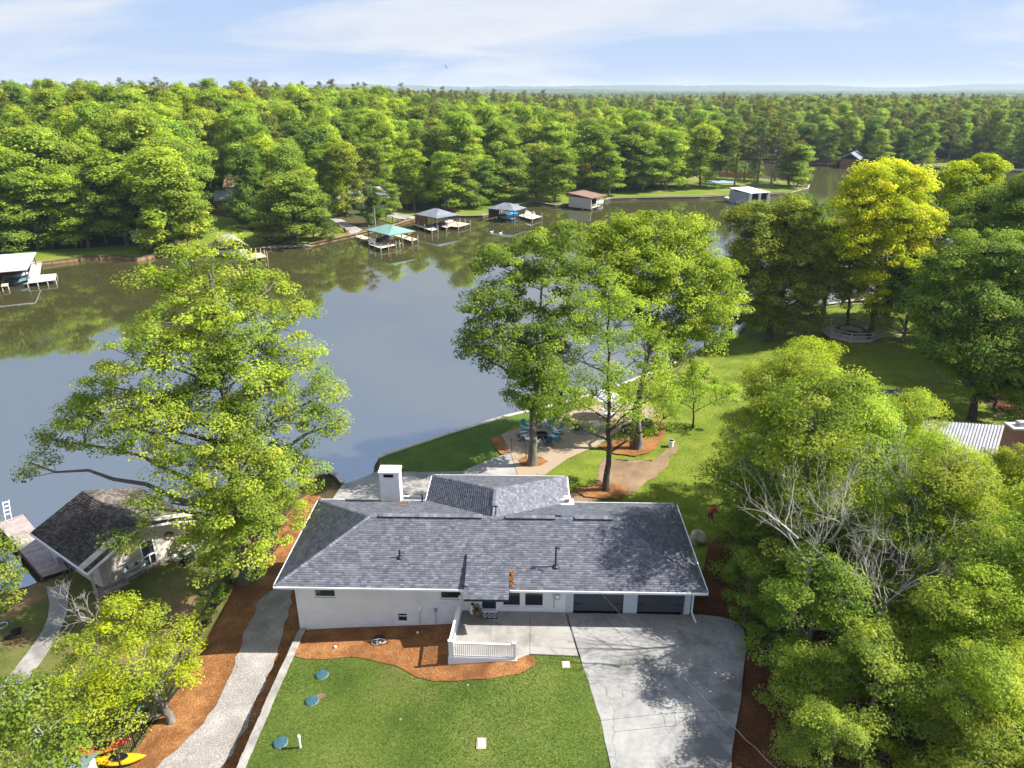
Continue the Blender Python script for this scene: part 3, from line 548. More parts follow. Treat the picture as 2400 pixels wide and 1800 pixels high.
# roof planes with laid shingles
EZ, RZ, E0, E1, EL, ER, RY = 2.2, 3.8, -0.95, 7.55, -12.35, 10.05, 3.3
RL, RR = -8.1, 5.8
rs = np.random.RandomState(5)
def shingle_plane(poly, up_from, name, parent, expo=0.14, wmin=0.17, wmax=0.34, lift=0.016, m=None, pal=None, mesh_only=False):
    """poly: world points of a plane; up_from: index pair of the eave edge. Lays rows of separate tabs"""
    a, bb = Vector(poly[up_from[0]]), Vector(poly[up_from[1]]); u = (bb - a).normalized()
    nrm = Vector((0, 0, 0)); n = len(poly)
    for i in range(n): nrm += Vector(poly[i]).cross(Vector(poly[(i + 1) % n]))
    nrm.normalize(); nrm = nrm if nrm.z > 0 else -nrm
    v = nrm.cross(u); v = v if v.z > 0 else -v
    uv = [((Vector(p) - a).dot(u), (Vector(p) - a).dot(v)) for p in poly]; vmax = max(q[1] for q in uv)
    V, Fc, C = [], [], []; row = 0; y = -0.03
    while y < vmax - 0.02:
        ym = min(max(y + expo * 0.5, 0.001), vmax - 0.001); xsn = []
        for i in range(n):
            (x0, y0), (x1, y1) = uv[i], uv[(i + 1) % n]
            if (y0 > ym) != (y1 > ym): xsn.append(x0 + (x1 - x0) * (ym - y0) / (y1 - y0))
        if len(xsn) >= 2:
            lo, hi = min(xsn), max(xsn); x = lo - rs.rand() * 0.1
            while x < hi:
                w = wmin + rs.rand() * (wmax - wmin); x0, x1 = max(x, lo), min(x + w - 0.006, hi)
                if x1 - x0 > 0.02:
                    o = len(V); l1 = lift * (0.8 + 0.5 * rs.rand())
                    for (px_, py_, pz_) in ((x0, y, l1), (x1, y, l1), (x1, y + expo + 0.01, 0.004), (x0, y + expo + 0.01, 0.004), (x0, y, 0.0), (x1, y, 0.0)):
                        V.append(tuple(a + u * px_ + v * py_ + nrm * pz_))
                    Fc += [(o, o + 1, o + 2, o + 3), (o + 4, o + 5, o + 1, o)]
                    t = pal[rs.randint(len(pal))] if pal else (0.55 + 0.95 * rs.rand() ** 1.5,) * 3
                    j = 1 + 0.06 * (rs.rand() - 0.5); C += [(t[0] * j, t[1], t[2])] * 6
                x += w
        y += expo; row += 1
    off = wloc(parent); me = np_mesh(name, np.array(V) - off, np.array(Fc), mats=[m or M['shingle']], colors=np.array(C))
    o = link(name, me, parent); tag(o, None, None, kind='stuff'); return o
PAL = [(1.0, 1.0, 1.0), (0.86, 0.87, 0.91), (0.74, 0.76, 0.81), (1.16, 1.15, 1.17), (1.34, 1.31, 1.34), (0.93, 0.93, 0.96), (1.08, 1.05, 1.08)]
def W(x, y, z): return HF((x, y, z))
m_planes = [([W(EL, E0, EZ), W(ER, E0, EZ), W(RR, RY, RZ), W(RL, RY, RZ)], (0, 1)),
            ([W(EL, E1, EZ), W(EL, E0, EZ), W(RL, RY, RZ)], (0, 1)), ([W(ER, E0, EZ), W(ER, E1, EZ), W(RR, RY, RZ)], (0, 1)),
            ([W(ER, E1, EZ), W(EL, E1, EZ), W(RL, RY, RZ), W(RR, RY, RZ)], (0, 1))]
WX0, WX1, WY, WRX, WRZ = -5.55, 3.40, 10.8, -1.07, 3.82
w_planes = [([W(WX0, WY, EZ), W(WX0, 3.4, EZ), W(WRX, 3.4, WRZ), W(WRX, 6.4, WRZ)], (0, 1)), ([W(WX1, 3.4, EZ), W(WX1, WY, EZ), W(WRX, 6.4, WRZ), W(WRX, 3.4, WRZ)], (0, 1)), ([W(WX1, WY, EZ), W(WX0, WY, EZ), W(WRX, 6.4, WRZ)], (0, 1))]
b = MB()
for pl, e in m_planes + w_planes:
    q = [(p[0], p[1], p[2] - 0.004) for p in pl]; lo_ = [(p[0], p[1], p[2] - 0.10) for p in q]; nn = len(q)
    b.add(q + lo_, [tuple(range(nn)), tuple(range(2 * nn - 1, nn - 1, -1))] + [(i, (i + 1) % nn, nn + (i + 1) % nn, nn + i) for i in range(nn)])
roof = b.build('roof', M['shingle_deck'], house)
for k, (pl, e) in enumerate(m_planes + w_planes): shingle_plane(pl, e, 'shingle_field', roof, pal=PAL)
def capline(a, c, name='hip_cap', w=0.13, m=None, lift=0.03, tone=True):
    a, c = Vector(a), Vector(c); t = (c - a); L_ = t.length; t.normalize(); sde = t.cross(Vector((0, 0, 1))).normalized(); n_ = int(L_ / 0.2); b_ = MB()
    for k in range(n_):
        p0 = a + t * (k * L_ / n_); p1 = a + t * ((k + 1) * L_ / n_ + 0.02); tn = PAL[rs.randint(len(PAL))]
        b_.add([p0 + sde * w + Vector((0, 0, lift - 0.035)), p0 + Vector((0, 0, lift + 0.02)), p0 - sde * w + Vector((0, 0, lift - 0.035)), p1 + sde * w + Vector((0, 0, lift - 0.05)), p1 + Vector((0, 0, lift + 0.005)), p1 - sde * w + Vector((0, 0, lift - 0.05))], [(0, 1, 4, 3), (1, 2, 5, 4), (0, 2, 1)], tn)
    o = b_.build(name, m or M['shingle'], roof, tones=True); return o
for a, c in ((W(EL, E0, EZ), W(RL, RY, RZ)), (W(EL, E1, EZ), W(RL, RY, RZ)), (W(ER, E0, EZ), W(RR, RY, RZ)), (W(ER, E1, EZ), W(RR, RY, RZ)), (W(WX0, WY, EZ), W(WRX, 6.4, WRZ)), (W(WX1, WY, EZ), W(WRX, 6.4, WRZ)), (W(RL, RY, RZ), W(RR, RY, RZ))): capline(a, c)
def ridge_vent(a, c):
    a, c = Vector(a), Vector(c); b_ = MB(); t = (c - a).normalized(); sde = t.cross(Vector((0, 0, 1))).normalized(); up = Vector((0, 0, 1))
    b_.add([q + sde * (s_ * 0.16) + up * zz for q in (a, c) for (s_, zz) in ((-1, 0.0), (-1, 0.075), (0, 0.12), (1, 0.075), (1, 0.0))], [(0, 1, 2, 3, 4), (9, 8, 7, 6, 5), (0, 5, 6, 1), (1, 6, 7, 2), (2, 7, 8, 3), (3, 8, 9, 4)])
    v_ = b_.build('ridge_vent', M['shingle_deck'], roof)
    b_ = MB(); n_ = int((c - a).length / 0.25); L_ = (c - a).length
    for k in range(n_):
        p0 = a + t * (k * L_ / n_); p1 = a + t * ((k + 0.97) * L_ / n_); tn = PAL[rs.randint(len(PAL))]
        for s_ in (-1, 1): b_.add([p0 + sde * (s_ * 0.175) + up * 0.078, p1 + sde * (s_ * 0.175) + up * 0.078, p1 + up * 0.132, p0 + up * 0.132], [(0, 1, 2, 3)], tn)
    b_.build('vent_cap', M['shingle'], v_, tones=True)
for x0, x1 in ((-7.6, -1.75), (-0.45, 2.35), (3.45, 5.6)): ridge_vent(W(x0, RY, RZ), W(x1, RY, RZ))
ridge_vent(W(WRX, 4.3, WRZ), W(WRX, 6.2, WRZ))
def gutter(a, c, name='gutter', dn=0.12, wd=0.11):
    b_ = MB(); a2 = (a[0], a[1], a[2] - dn / 2 - 0.01); c2 = (c[0], c[1], c[2] - dn / 2 - 0.01); b_.beam(a2, c2, wd, dn); return b_.build(name, M['white_metal'], roof)
for a, c in ((W(EL - 0.05, E0 - 0.04, EZ), W(-2.42, E0 - 0.04, EZ)), (W(-0.10, E0 - 0.04, EZ), W(ER + 0.05, E0 - 0.04, EZ)), (W(EL - 0.04, E0 + 0.06, EZ), W(EL - 0.04, E1, EZ)), (W(ER + 0.04, E0 + 0.06, EZ), W(ER + 0.04, E1, EZ)), (W(EL, E1 + 0.04, EZ), W(WX0 - 0.06, E1 + 0.04, EZ)), (W(WX1 + 0.06, E1 + 0.04, EZ), W(ER, E1 + 0.04, EZ)), (W(WX0 - 0.04, E1 + 0.1, EZ), W(WX0 - 0.04, WY, EZ)), (W(WX1 + 0.04, E1 + 0.1, EZ), W(WX1 + 0.04, WY, EZ)), (W(WX0, WY + 0.04, EZ), W(WX1, WY + 0.04, EZ))): gutter(a, c)
b = MB(); hbox(b, EL + 0.05, E0 + 0.03, 2.10, ER - 0.05, -0.002, 2.125); b.build('soffit', M['white'], house)
# entry porch roof
pr = [W(-2.42, 0.9, 3.06), W(-2.42, -1.05, 2.50), W(-0.12, -1.05, 2.50), W(-0.12, 0.9, 3.06)]; pr2 = [W(-2.42, -1.02, 2.44), W(-2.42, -1.78, 2.23), W(-0.12, -1.78, 2.23), W(-0.12, -1.02, 2.44)]
b = MB()
for q in (pr, pr2):
    lo_ = [(p[0], p[1], p[2] - 0.16) for p in q]; b.add([(p[0], p[1], p[2] - 0.004) for p in q] + lo_, [(0, 1, 2, 3), (7, 6, 5, 4), (0, 4, 5, 1), (1, 5, 6, 2), (2, 6, 7, 3), (3, 7, 4, 0)])
prf = b.build('porch_roof', M['black'], roof)
shingle_plane(pr, (1, 2), 'shingle_field', prf, pal=PAL); shingle_plane(pr2, (1, 2), 'shingle_field', prf, pal=PAL)
b = MB(); b.beam(W(-2.3, -1.06, 2.475), W(-0.14, -1.06, 2.475), 0.03, 0.05); b.build('flashing', M['white_metal'], prf)
b = MB(); b.add([W(-2.43, 0.9, 2.90), W(-2.43, 0.9, 3.06), W(-2.43, -1.05, 2.5), W(-2.43, -1.05, 2.2), W(-2.36, 0.9, 2.90), W(-2.36, 0.9, 3.06), W(-2.36, -1.05, 2.5), W(-2.36, -1.05, 2.2)], [(0, 1, 2, 3), (7, 6, 5, 4), (0, 4, 5, 1), (1, 5, 6, 2), (2, 6, 7, 3), (3, 7, 4, 0)]); b.build('fascia_shade', M['black'], prf)  # side fascia coloured black to paint in the shade on it
# leaves caught beside the porch roof
def litter(name, x0, x1, y0, y1, zf, n, label, sz=0.06):
    r = np.random.RandomState(n); b_ = MB()
    for k in range(n):
        x, y = r.uniform(x0, x1), r.uniform(y0, y1); a_ = r.rand() * 6.28; l_ = sz * (0.5 + r.rand()); z = zf(x, y) + r.rand() * 0.05
        p = [(x + l_ * math.cos(a_ + t) * (1 if i % 2 == 0 else .45), y + l_ * math.sin(a_ + t) * (1 if i % 2 == 0 else .45), z + r.uniform(-.02, .03)) for i, t in enumerate((0, 1.57, 3.14, 4.71))]
        b_.add([HF(q) for q in p], [(0, 1, 2, 3)])
    o = b_.build(name, M['straw'], None); tag(o, label, None, kind='stuff')
roofz = lambda x, y: EZ + (y - E0) * (RZ - EZ) / (RY - E0) + 0.03
litter('fallen_straw', -0.10, 0.06, -0.9, 0.0, roofz, 160, 'rusty straw caught beside the porch roof')
litter('roof_straw', -7.3, -6.5, 6.75, 7.0, lambda x, y: EZ + (E1 - y) * (RZ - EZ) / (E1 - RY) + 0.02, 120, 'rusty straw caught below the big chimney')
# chimneys
def chimney(x0, x1, y0, y1, z0, z1, m, capm, vent=True):
    b_ = MB(); hbox(b_, x0, y0, z0, x1, y1, z1); c_ = b_.build('chimney', m, roof)
    b_ = MB(); hbox(b_, x0 - 0.05, y0 - 0.05, z1, x1 + 0.05, y1 + 0.05, z1 + 0.12); b_.build('crown', capm, c_)
    if vent: b_ = MB(); hbox(b_, x0 + 0.28, y0 - 0.055, z1 - 0.22, x1 - 0.35, y0 - 0.003, z1 - 0.03); b_.build('flue_opening', M['dark'], c_)
    return c_
chimney(-8.32, -7.10, 7.10, 7.95, -3.0, 4.35, M['brick_white'], M['white'])
sc_ = chimney(2.72, 3.36, 3.55, 4.05, 3.2, 4.45, M['brick_white'], M['white'], False)
b = MB(); b.lathe(W(3.04, 3.8, 4.57), [(0.14, 0), (0.14, 0.2), (0.12, 0.2)], 10); b.build('flue_pipe', mat('clay_flue', (0.36, 0.12, 0.06), rough=0.8), sc_)
b = MB(); hbox(b, 2.86, 3.62, 4.79, 3.22, 3.98, 4.86); b.build('flue_cap', M['white_metal'], sc_)
for nm, x, y, r_, hh in (('vent_pipe', -6.05, 0.75, 0.05, 0.45), ('vent_pipe', -5.75, 7.15, 0.05, 0.55)):
    z0 = roofz(x, y) if y < 3.3 else EZ + (E1 - y) * 0.376
    b = MB(); b.tube([W(x, y, z0 - 0.05), W(x, y, z0 + hh)], r_, 8); vp = b.build(nm, M['black'], roof)
    b = MB(); b.lathe(W(x, y, z0 - 0.02), [(0.16, -0.03), (0.15, 0.03), (0.07, 0.09)], 10); b.build('boot', M['black'], vp)
mx_, my_ = 2.30, 0.35; mz = roofz(mx_, my_)
b = MB(); b.tube([W(mx_, my_, mz - 0.1), W(mx_, my_, mz + 1.15)], 0.045, 8); mast = b.build('service_mast', M['black'], roof)
b = MB(); b.lathe(W(mx_, my_, mz - 0.05), [(0.2, -0.08), (0.18, 0.05), (0.06, 0.12)], 10); b.build('boot', M['black'], mast)
b = MB(); b.tube([W(mx_, my_, mz + 1.13), W(mx_ + 0.07, my_ - 0.05, mz + 1.25), W(mx_ + 0.2, my_ - 0.08, mz + 1.16)], [0.05, 0.075, 0.06], 8); b.build('weather_head', M['black'], mast)
b = MB()
for k in range(3): b.tube([W(mx_ + 0.18, my_ - 0.08, mz + 1.16), W(mx_ + 0.35 + 0.05 * k, my_ - 0.2, mz + 0.95 - 0.06 * k), W(mx_ + 0.5, my_ - 0.35, mz + 1.0)], 0.012, 5)
b.build('drip_loop', M['grey_metal'], mast)
# meter, conduits and boxes on the wall
b = MB(); hbox(b, 2.22, -0.16, 0.95, 2.55, 0.0, 1.55); mt = b.build('electric_meter', M['grey_metal'], house)
b = MB(); b.tube([W(2.42, -0.16, 1.2), W(2.42, -0.27, 1.2)], 0.10, 12); b.build('meter_dial', M['white_metal'], mt)
b = MB(); b.tube([W(2.33, -0.06, 1.55), W(2.33, -0.06, 2.1)], 0.035, 7); b.build('conduit', M['grey_metal'], mt); b = MB(); b.tube([W(2.25, -0.05, 0.95), W(2.25, -0.05, 0.35)], 0.02, 6); b.build('conduit', M['grey_metal'], mt)
for (x, z0, z1, m, bx) in ((-5.02, -1.1, 0.0, 'white', 0.09), (-4.62, -0.05, 0.05, 'white', 0.1), (-4.15, -1.0, -0.02, 'grey_metal', 0.07)):
    b = MB(); hbox(b, x - bx, -0.09, z1 - 0.02, x + bx, 0.0, z1 + 0.16); ub = b.build('utility_box', M[m], house)
    b = MB(); b.tube([W(x, -0.04, z0), W(x, -0.04, z1)], 0.018, 6); b.build('conduit', M['grey_metal'] if m != 'white' else mat('pvc_pink', (0.5, 0.36, 0.33)), ub)
# downspout at the right front corner
b = MB()
for a, c in ((W(9.62, -0.9, 2.08), W(9.62, -0.1, 1.85)), (W(9.62, -0.1, 1.85), W(9.62, -0.1, 0.22)), (W(9.62, -0.1, 0.22), W(9.72, -0.75, 0.08))): b.beam(a, c, 0.08, 0.08)
b.build('downspout', M['white_metal'], house)
# ------------------------------------------------------------------ trees
def tubes_mesh(name, tubes, m, sides_big=7):
    V, Fc = [], []; o = 0
    for pts, rad in tubes:
        pts = np.asarray(pts, float); n = len(pts); k = sides_big if rad[0] > 0.12 else (5 if rad[0] > 0.04 else 3)
        t = np.gradient(pts, axis=0); t /= np.linalg.norm(t, axis=1, keepdims=True) + 1e-9
        ref = np.where(np.abs(t[:, 2:3]) > 0.9, np.array([[1.0, 0.1, 0]]), np.array([[0.1, 0.05, 1.0]]))
        u = np.cross(t, ref); u /= np.linalg.norm(u, axis=1, keepdims=True) + 1e-9; w = np.cross(t, u)
        a = np.arange(k) * 2 * math.pi / k; r = np.asarray(rad, float)[:, None, None]
        ring = pts[:, None] + r * (u[:, None] * np.cos(a)[None, :, None] + w[:, None] * np.sin(a)[None, :, None]); V.append(ring.reshape(-1, 3))
        i = np.arange(n - 1)[:, None] * k; j = np.arange(k)[None]
        Fc.append(np.stack([o + i + j, o + i + (j + 1) % k, o + i + k + (j + 1) % k, o + i + k + j], -1).reshape(-1, 4)); o += n * k
    return np_mesh(name, np.concatenate(V), np.concatenate(Fc), mats=[m], smooth=True)
def leaf_mesh(name, C, Nn, S_, col_, m, rs_, aspect=0.62):
    n = len(C); r = rs_.normal(size=(n, 3)); u = np.cross(Nn, r); u /= np.linalg.norm(u, axis=1, keepdims=True) + 1e-9; v = np.cross(Nn, u)
    s = S_[:, None]; fold = Nn * s * 0.12
    V = np.stack([C + u * s * 0.5, C + v * s * 0.5 * aspect + fold, C - u * s * 0.5, C - v * s * 0.5 * aspect + fold], 1).reshape(-1, 3)
    Fq = np.arange(4 * n).reshape(n, 4); return np_mesh(name, V, Fq, mats=[m], colors=np.repeat(col_, 4, axis=0))
def unit(a): return a / (np.linalg.norm(a, axis=-1, keepdims=True) + 1e-9)
def crown_points(rs_, lobes, n, inner=0.45):
    L_ = np.array([l[:6] for l in lobes], float); wgt = (L_[:, 3] * L_[:, 4] * L_[:, 5]) ** 0.75; wgt *= np.array([l[6] if len(l) > 6 else 1.0 for l in lobes])
    k = rs_.choice(len(L_), n, p=wgt / wgt.sum()); d = unit(rs_.normal(size=(n, 3))); d[:, 2] = np.where((d[:, 2] < -0.3) & (rs_.rand(n) < 0.6), -d[:, 2], d[:, 2])
    rad = inner + (1 - inner) * rs_.rand(n) ** 0.55
    return L_[k, :3] + d * rad[:, None] * L_[k, 3:6], d, k
def tree_parts(rs_, lobes, trunk, r0, pal, n_clump=300, per=70, leaf=0.22, clump=0.62, bark='bark', name='tree', flat=0.5, leaders=1, droop=0.0, limb_r=0.5, twigs=True, upn=0.75):
    """trunk: list of points base to top; lobes: ellipsoids (cx,cy,cz,rx,ry,rz[,weight]). Returns (wood mesh, leaf mesh) in the same coordinates"""
    T = np.array(trunk, float); tt = np.linspace(0, 1, len(T)); fine = np.linspace(0, 1, 14)
    TP = np.stack([np.interp(fine, tt, T[:, k]) for k in range(3)], -1); Ht = TP[-1, 2] - TP[0, 2]
    TP[1:-1, :2] += rs_.normal(size=(12, 2)) * 0.010 * Ht * 0.5
    TR = r0 * (1 - 0.86 * fine ** 0.9); TR[0] *= 1.45; TR[1] *= 1.08; tubes = [(TP, TR)]
    limb_pts = [TP[5:]]; limb_rad = [TR[5:]]
    for l in lobes:
        c = np.array(l[:3]); hd = np.linalg.norm(c[:2] - np.array([np.interp(c[2], TP[:, 2], TP[:, 0]), np.interp(c[2], TP[:, 2], TP[:, 1])]))
        if hd < 0.25 * l[3]: continue
        zs = max(TP[0, 2] + 0.22 * Ht, min(c[2] - 0.55 * hd - 0.3, TP[-1, 2] - 0.08 * Ht)); f = np.interp(zs, TP[:, 2], fine)
        s = np.array([np.interp(f, fine, TP[:, k]) for k in range(3)]); end = c + (c - s) * 0.04
        u = np.linspace(0, 1, 8)[:, None]; mid = (s + end) / 2 + np.array([0, 0, 0.02 * hd + 0.14 * hd * rs_.rand()]) + rs_.normal(size=3) * 0.06 * hd
        pts = (1 - u) ** 2 * s + 2 * u * (1 - u) * mid + u ** 2 * end; pts[1:-1] += rs_.normal(size=(6, 3)) * 0.013 * hd
        rr = np.interp(f, fine, TR) * limb_r * (1 - 0.85 * u[:, 0]) + 0.012; tubes.append((pts, rr)); limb_pts.append(pts); limb_rad.append(rr)
    C, D, K = crown_points(rs_, lobes, n_clump); LP = np.concatenate(limb_pts)
    dist = np.linalg.norm(C[:, None] - LP[None], axis=2) + np.maximum(0, LP[None, :, 2] - C[:, None, 2]) * 1.5; near = LP[dist.argmin(1)]
    if twigs:
        for c, a in zip(C, near):
            L_ = np.linalg.norm(c - a)
            if L_ < 0.25: continue
            mid = (a + c) / 2 + rs_.normal(size=3) * 0.08 * L_ + np.array([0, 0, 0.05 * L_]); r1 = min(0.07, 0.014 + 0.011 * L_)
            tubes.append((np.array([a, mid, c]), np.array([r1, r1 * 0.65, r1 * 0.25])))
    wood = tubes_mesh(name + '_wood', tubes, M[bark])
    n = n_clump * per; k = np.repeat(np.arange(n_clump), per); cs = clump * (0.6 + 0.8 * rs_.rand(n_clump))
    g = rs_.normal(size=(n, 3)); g *= np.minimum(1, 1.7 / (np.linalg.norm(g, axis=1, keepdims=True) + 1e-9)); g[:, 2] *= flat
    pos = C[k] + g * cs[k][:, None] * 0.62; pos[:, 2] -= droop * (g[:, 0] ** 2 + g[:, 1] ** 2) * cs[k]
    nn = unit(np.array([0, 0, upn]) + 0.45 * D[k] + 0.5 * unit(g) + 0.38 * rs_.normal(size=(n, 3)))
    P_ = np.array(pal, float); ci = rs_.randint(len(P_), size=n_clump); ck = P_[ci] * (0.82 + 0.36 * rs_.rand(n_clump, 1)); cl = ck[k] * (0.78 + 0.44 * rs_.rand(n, 1))
    leaves = leaf_mesh(name + '_leaves', pos, nn, leaf * (0.6 + 0.8 * rs_.rand(n)), np.clip(cl * np.array([2.0, 1.92, 1.75]), 0, 0.75), M['leaf'], rs_)
    return wood, leaves
PAL_G = [(0.085, 0.130, 0.022), (0.110, 0.160, 0.026), (0.145, 0.190, 0.030), (0.180, 0.212, 0.034)]       # fresh mid green
PAL_Y = [(0.138, 0.190, 0.022), (0.172, 0.225, 0.026), (0.205, 0.25, 0.032), (0.115, 0.165, 0.020)]     # bright spring yellow-green
PAL_YY = [(0.19, 0.225, 0.010), (0.235, 0.26, 0.012), (0.15, 0.195, 0.010), (0.26, 0.265, 0.016)]
PAL_D = [(0.042, 0.078, 0.018), (0.055, 0.096, 0.020), (0.075, 0.120, 0.022), (0.10, 0.14, 0.026)]      # deep green
PAL_O = [(0.110, 0.132, 0.020), (0.140, 0.156, 0.024), (0.088, 0.112, 0.018), (0.17, 0.175, 0.032)]        # olive
PAL_P = [(0.062, 0.072, 0.022), (0.085, 0.090, 0.030), (0.048, 0.062, 0.020), (0.105, 0.098, 0.036)]     # pine
PAL_B = [(0.050, 0.085, 0.026), (0.062, 0.105, 0.030), (0.080, 0.125, 0.034), (0.045, 0.072, 0.026)]     # bluish far green
def place_tree(name, label, cat, base_, wood, leaves, group=None, shift=True):
    t = thing(name, label, cat, base_, group)
    if shift:
        for me in (wood, leaves): me.transform(Matrix.Translation(-Vector(tuple(float(q) for q in base_))))
    link('trunk', wood, t); link('crown', leaves, t); return t
def px_tree(seed, base_px, lobes_px, label, pal, hv=None, r0=0.3, per=70, dens=1.0, leaf=0.2, clump=0.6, bark='bark', top=None, base_xyz=None, lean=None, name='tree', group=None, **kw):
    """lobes_px: (px, py, radius px, depth offset m[, weight]) sculpt the crown at the depth of the trunk's foot"""
    rs_ = np.random.RandomState(seed); b_ = np.array(base_xyz) if base_xyz is not None else G(*base_px, hv or terrain_h); lobes = []
    for l in lobes_px:
        p = PY(l[0], l[1], b_[1] + l[3]); r = l[2] * zc(p[1], p[2]) / F; lobes.append((p[0], p[1], p[2], r, r, r * 0.82, l[4] if len(l) > 4 else 1.0))
    zt = max(l[2] for l in lobes); L0 = np.array([l[:3] for l in lobes]); hi_ = L0[L0[:, 2] > np.percentile(L0[:, 2], 60)].mean(0)
    tp = np.array([hi_[0] * 0.5 + b_[0] * 0.5, hi_[1] * 0.5 + b_[1] * 0.5, zt + 0.3]) if top is None else np.array(list(PY(top[0], top[1], b_[1] + (top[2] if len(top) > 2 else 0))))
    m1 = b_ + (tp - b_) * 0.35; m1[:2] = b_[:2] + (tp - b_)[:2] * 0.2
    area = sum(l[3] ** 2 * (l[6]) for l in lobes); n_c = int(area * 7.6 * dens); b0 = b_.copy(); b0[2] -= 0.25
    w, lv = tree_parts(rs_, lobes, [b0, m1, tp], r0, pal, n_c, int(per * 1.6), leaf * 0.80, clump * 1.05, bark, name, **kw)
    return place_tree(name, label, 'tree', b_, w, lv, group)

# the big tree over the boathouse
px_tree(11, (580, 1362), [(500, 585, 60, 2, .8), (430, 610, 60, 1, .8), (355, 665, 55, 1, .8), (560, 640, 60, 3, .8), (470, 680, 80, 2), (620, 690, 75, 3, .8), (420, 760, 95, 0), (540, 770, 110, 1), (670, 760, 80, 3, .8), (320, 840, 85, -1), (430, 860, 120, 0), (570, 880, 130, 1), (690, 870, 90, 2, .7), (760, 930, 60, 2, .5), (235, 900, 60, -1, .8), (250, 985, 100, -1), (150, 1040, 70, -1, .9), (90, 1090, 42, -1, .7), (350, 990, 110, -2), (480, 1000, 130, -1), (620, 1000, 125, 0), (730, 1010, 75, 1, .5), (790, 990, 40, 1, .4), (430, 1090, 70, -3, .9), (560, 1110, 115, -2), (650, 1110, 90, 0), (740, 1090, 50, 1, .4), (560, 1200, 100, -3), (640, 1210, 75, -1), (340, 1200, 60, -4, .8), (300, 1250, 48, -4, .7), (410, 1180, 55, -4, .7), (500, 1270, 80, -3), (590, 1280, 85, -3), (640, 1290, 45, -2), (480, 1325, 45, -3, .8)],
        'tall spreading green tree leaning over the neighbouring boathouse', PAL_G + PAL_Y[1:2], r0=0.55, per=75, leaf=0.19, clump=0.60, top=(490, 640, 1), bark='bark', dens=0.9)
# trees by the patio
px_tree(12, (1246, 1090), [(1180, 620, 60, 0), (1260, 590, 70, 1), (1330, 570, 60, 2), (1180, 690, 60, -1), (1270, 680, 85, 1), (1350, 660, 70, 2), (1150, 610, 40, 0), (1230, 770, 80, 0), (1330, 770, 75, 2), (1115, 715, 45, -2, .8), (1150, 770, 60, -2), (1105, 800, 40, -2, .7), (1180, 830, 75, -1), (1270, 850, 75, 1), (1110, 825, 40, -2, .7), (1240, 910, 60, 0), (1300, 910, 55, 1, .8), (1240, 960, 40, 0, .8), (1290, 960, 35, 1, .6)],
        'deep green tree rising from the straw ring on the patio', PAL_G[:3] + PAL_D[2:], r0=0.42, per=75, leaf=0.24, clump=0.7, top=(1270, 640, 1), bark='bark', limb_r=0.6, dens=0.8)
px_tree(13, (1421, 1152), [(1420, 690, 70, 1, .55), (1360, 740, 70, 0, .5), (1470, 740, 75, 1, .5), (1330, 830, 75, -1, .5), (1420, 830, 90, 0, .5), (1510, 830, 75, 1, .5), (1320, 930, 70, -1, .55), (1400, 930, 70, -1, .55), (1480, 930, 80, 1, .55), (1560, 920, 60, 1, .55), (1340, 990, 50, -1, .5), (1470, 985, 55, 0, .5), (1550, 985, 55, 1, .5)],
        'slender dark-trunked tree with thin foliage in the back yard', PAL_Y + PAL_G[1:], r0=0.28, per=60, leaf=0.19, clump=0.6, top=(1425, 680, 0), bark='bark_dark', limb_r=0.45, dens=0.95)
px_tree(14, (1494, 1055), [(1460, 560, 70, 3), (1540, 545, 70, 4), (1610, 560, 65, 5), (1430, 620, 75, 2), (1520, 630, 95, 3), (1620, 640, 85, 5), (1690, 660, 60, 5), (1400, 570, 50, 3), (1460, 700, 85, 2), (1560, 720, 90, 3), (1650, 730, 75, 4), (1710, 720, 45, 5, .8), (1620, 800, 65, 4, .8), (1690, 790, 40, 5, .6), (1540, 800, 70, 2, .8)],
        'broad yellow-green tree on twin trunks in the straw island', PAL_Y, r0=0.30, per=75, leaf=0.26, clump=0.75, top=(1540, 600, 3), bark='bark', dens=0.85)
_t2 = G(1482, 1053, terrain_h); b = MB()
_q = PY(1545, 720, _t2[1] + 2.5); b.tube([_t2 - np.array([0, 0, .2]), _t2 + np.array([0.1, 0.3, 4.0]), _q], [0.30, 0.22, 0.08], 7)
_tt = [o for o in col.objects if o.get('label', '').startswith('broad yellow-green tree')][0]; b.build('second_trunk', M['bark'], _tt, smooth=True)
px_tree(15, (1625, 1002), [(1560, 880, 35, -1, .8), (1600, 860, 40, 0), (1650, 890, 45, 0), (1620, 920, 45, 0), (1700, 930, 40, 0, .7), (1570, 930, 40, -1, .8), (1590, 820, 28, 0, .7)], 'young tree with a thin trunk on the bright lawn', PAL_G + PAL_Y[:1], r0=0.10, per=60, leaf=0.2, clump=0.5, bark='bark_dark')
px_tree(16, (672, 1232), [(660, 1165, 28, 0), (690, 1180, 30, 0), (650, 1195, 28, 0, .8), (700, 1155, 22, 1, .6)], 'small sapling in the straw beside the house', PAL_Y[:2] + PAL_G[2:], r0=0.06, per=50, leaf=0.15, clump=0.4, bark='bark')
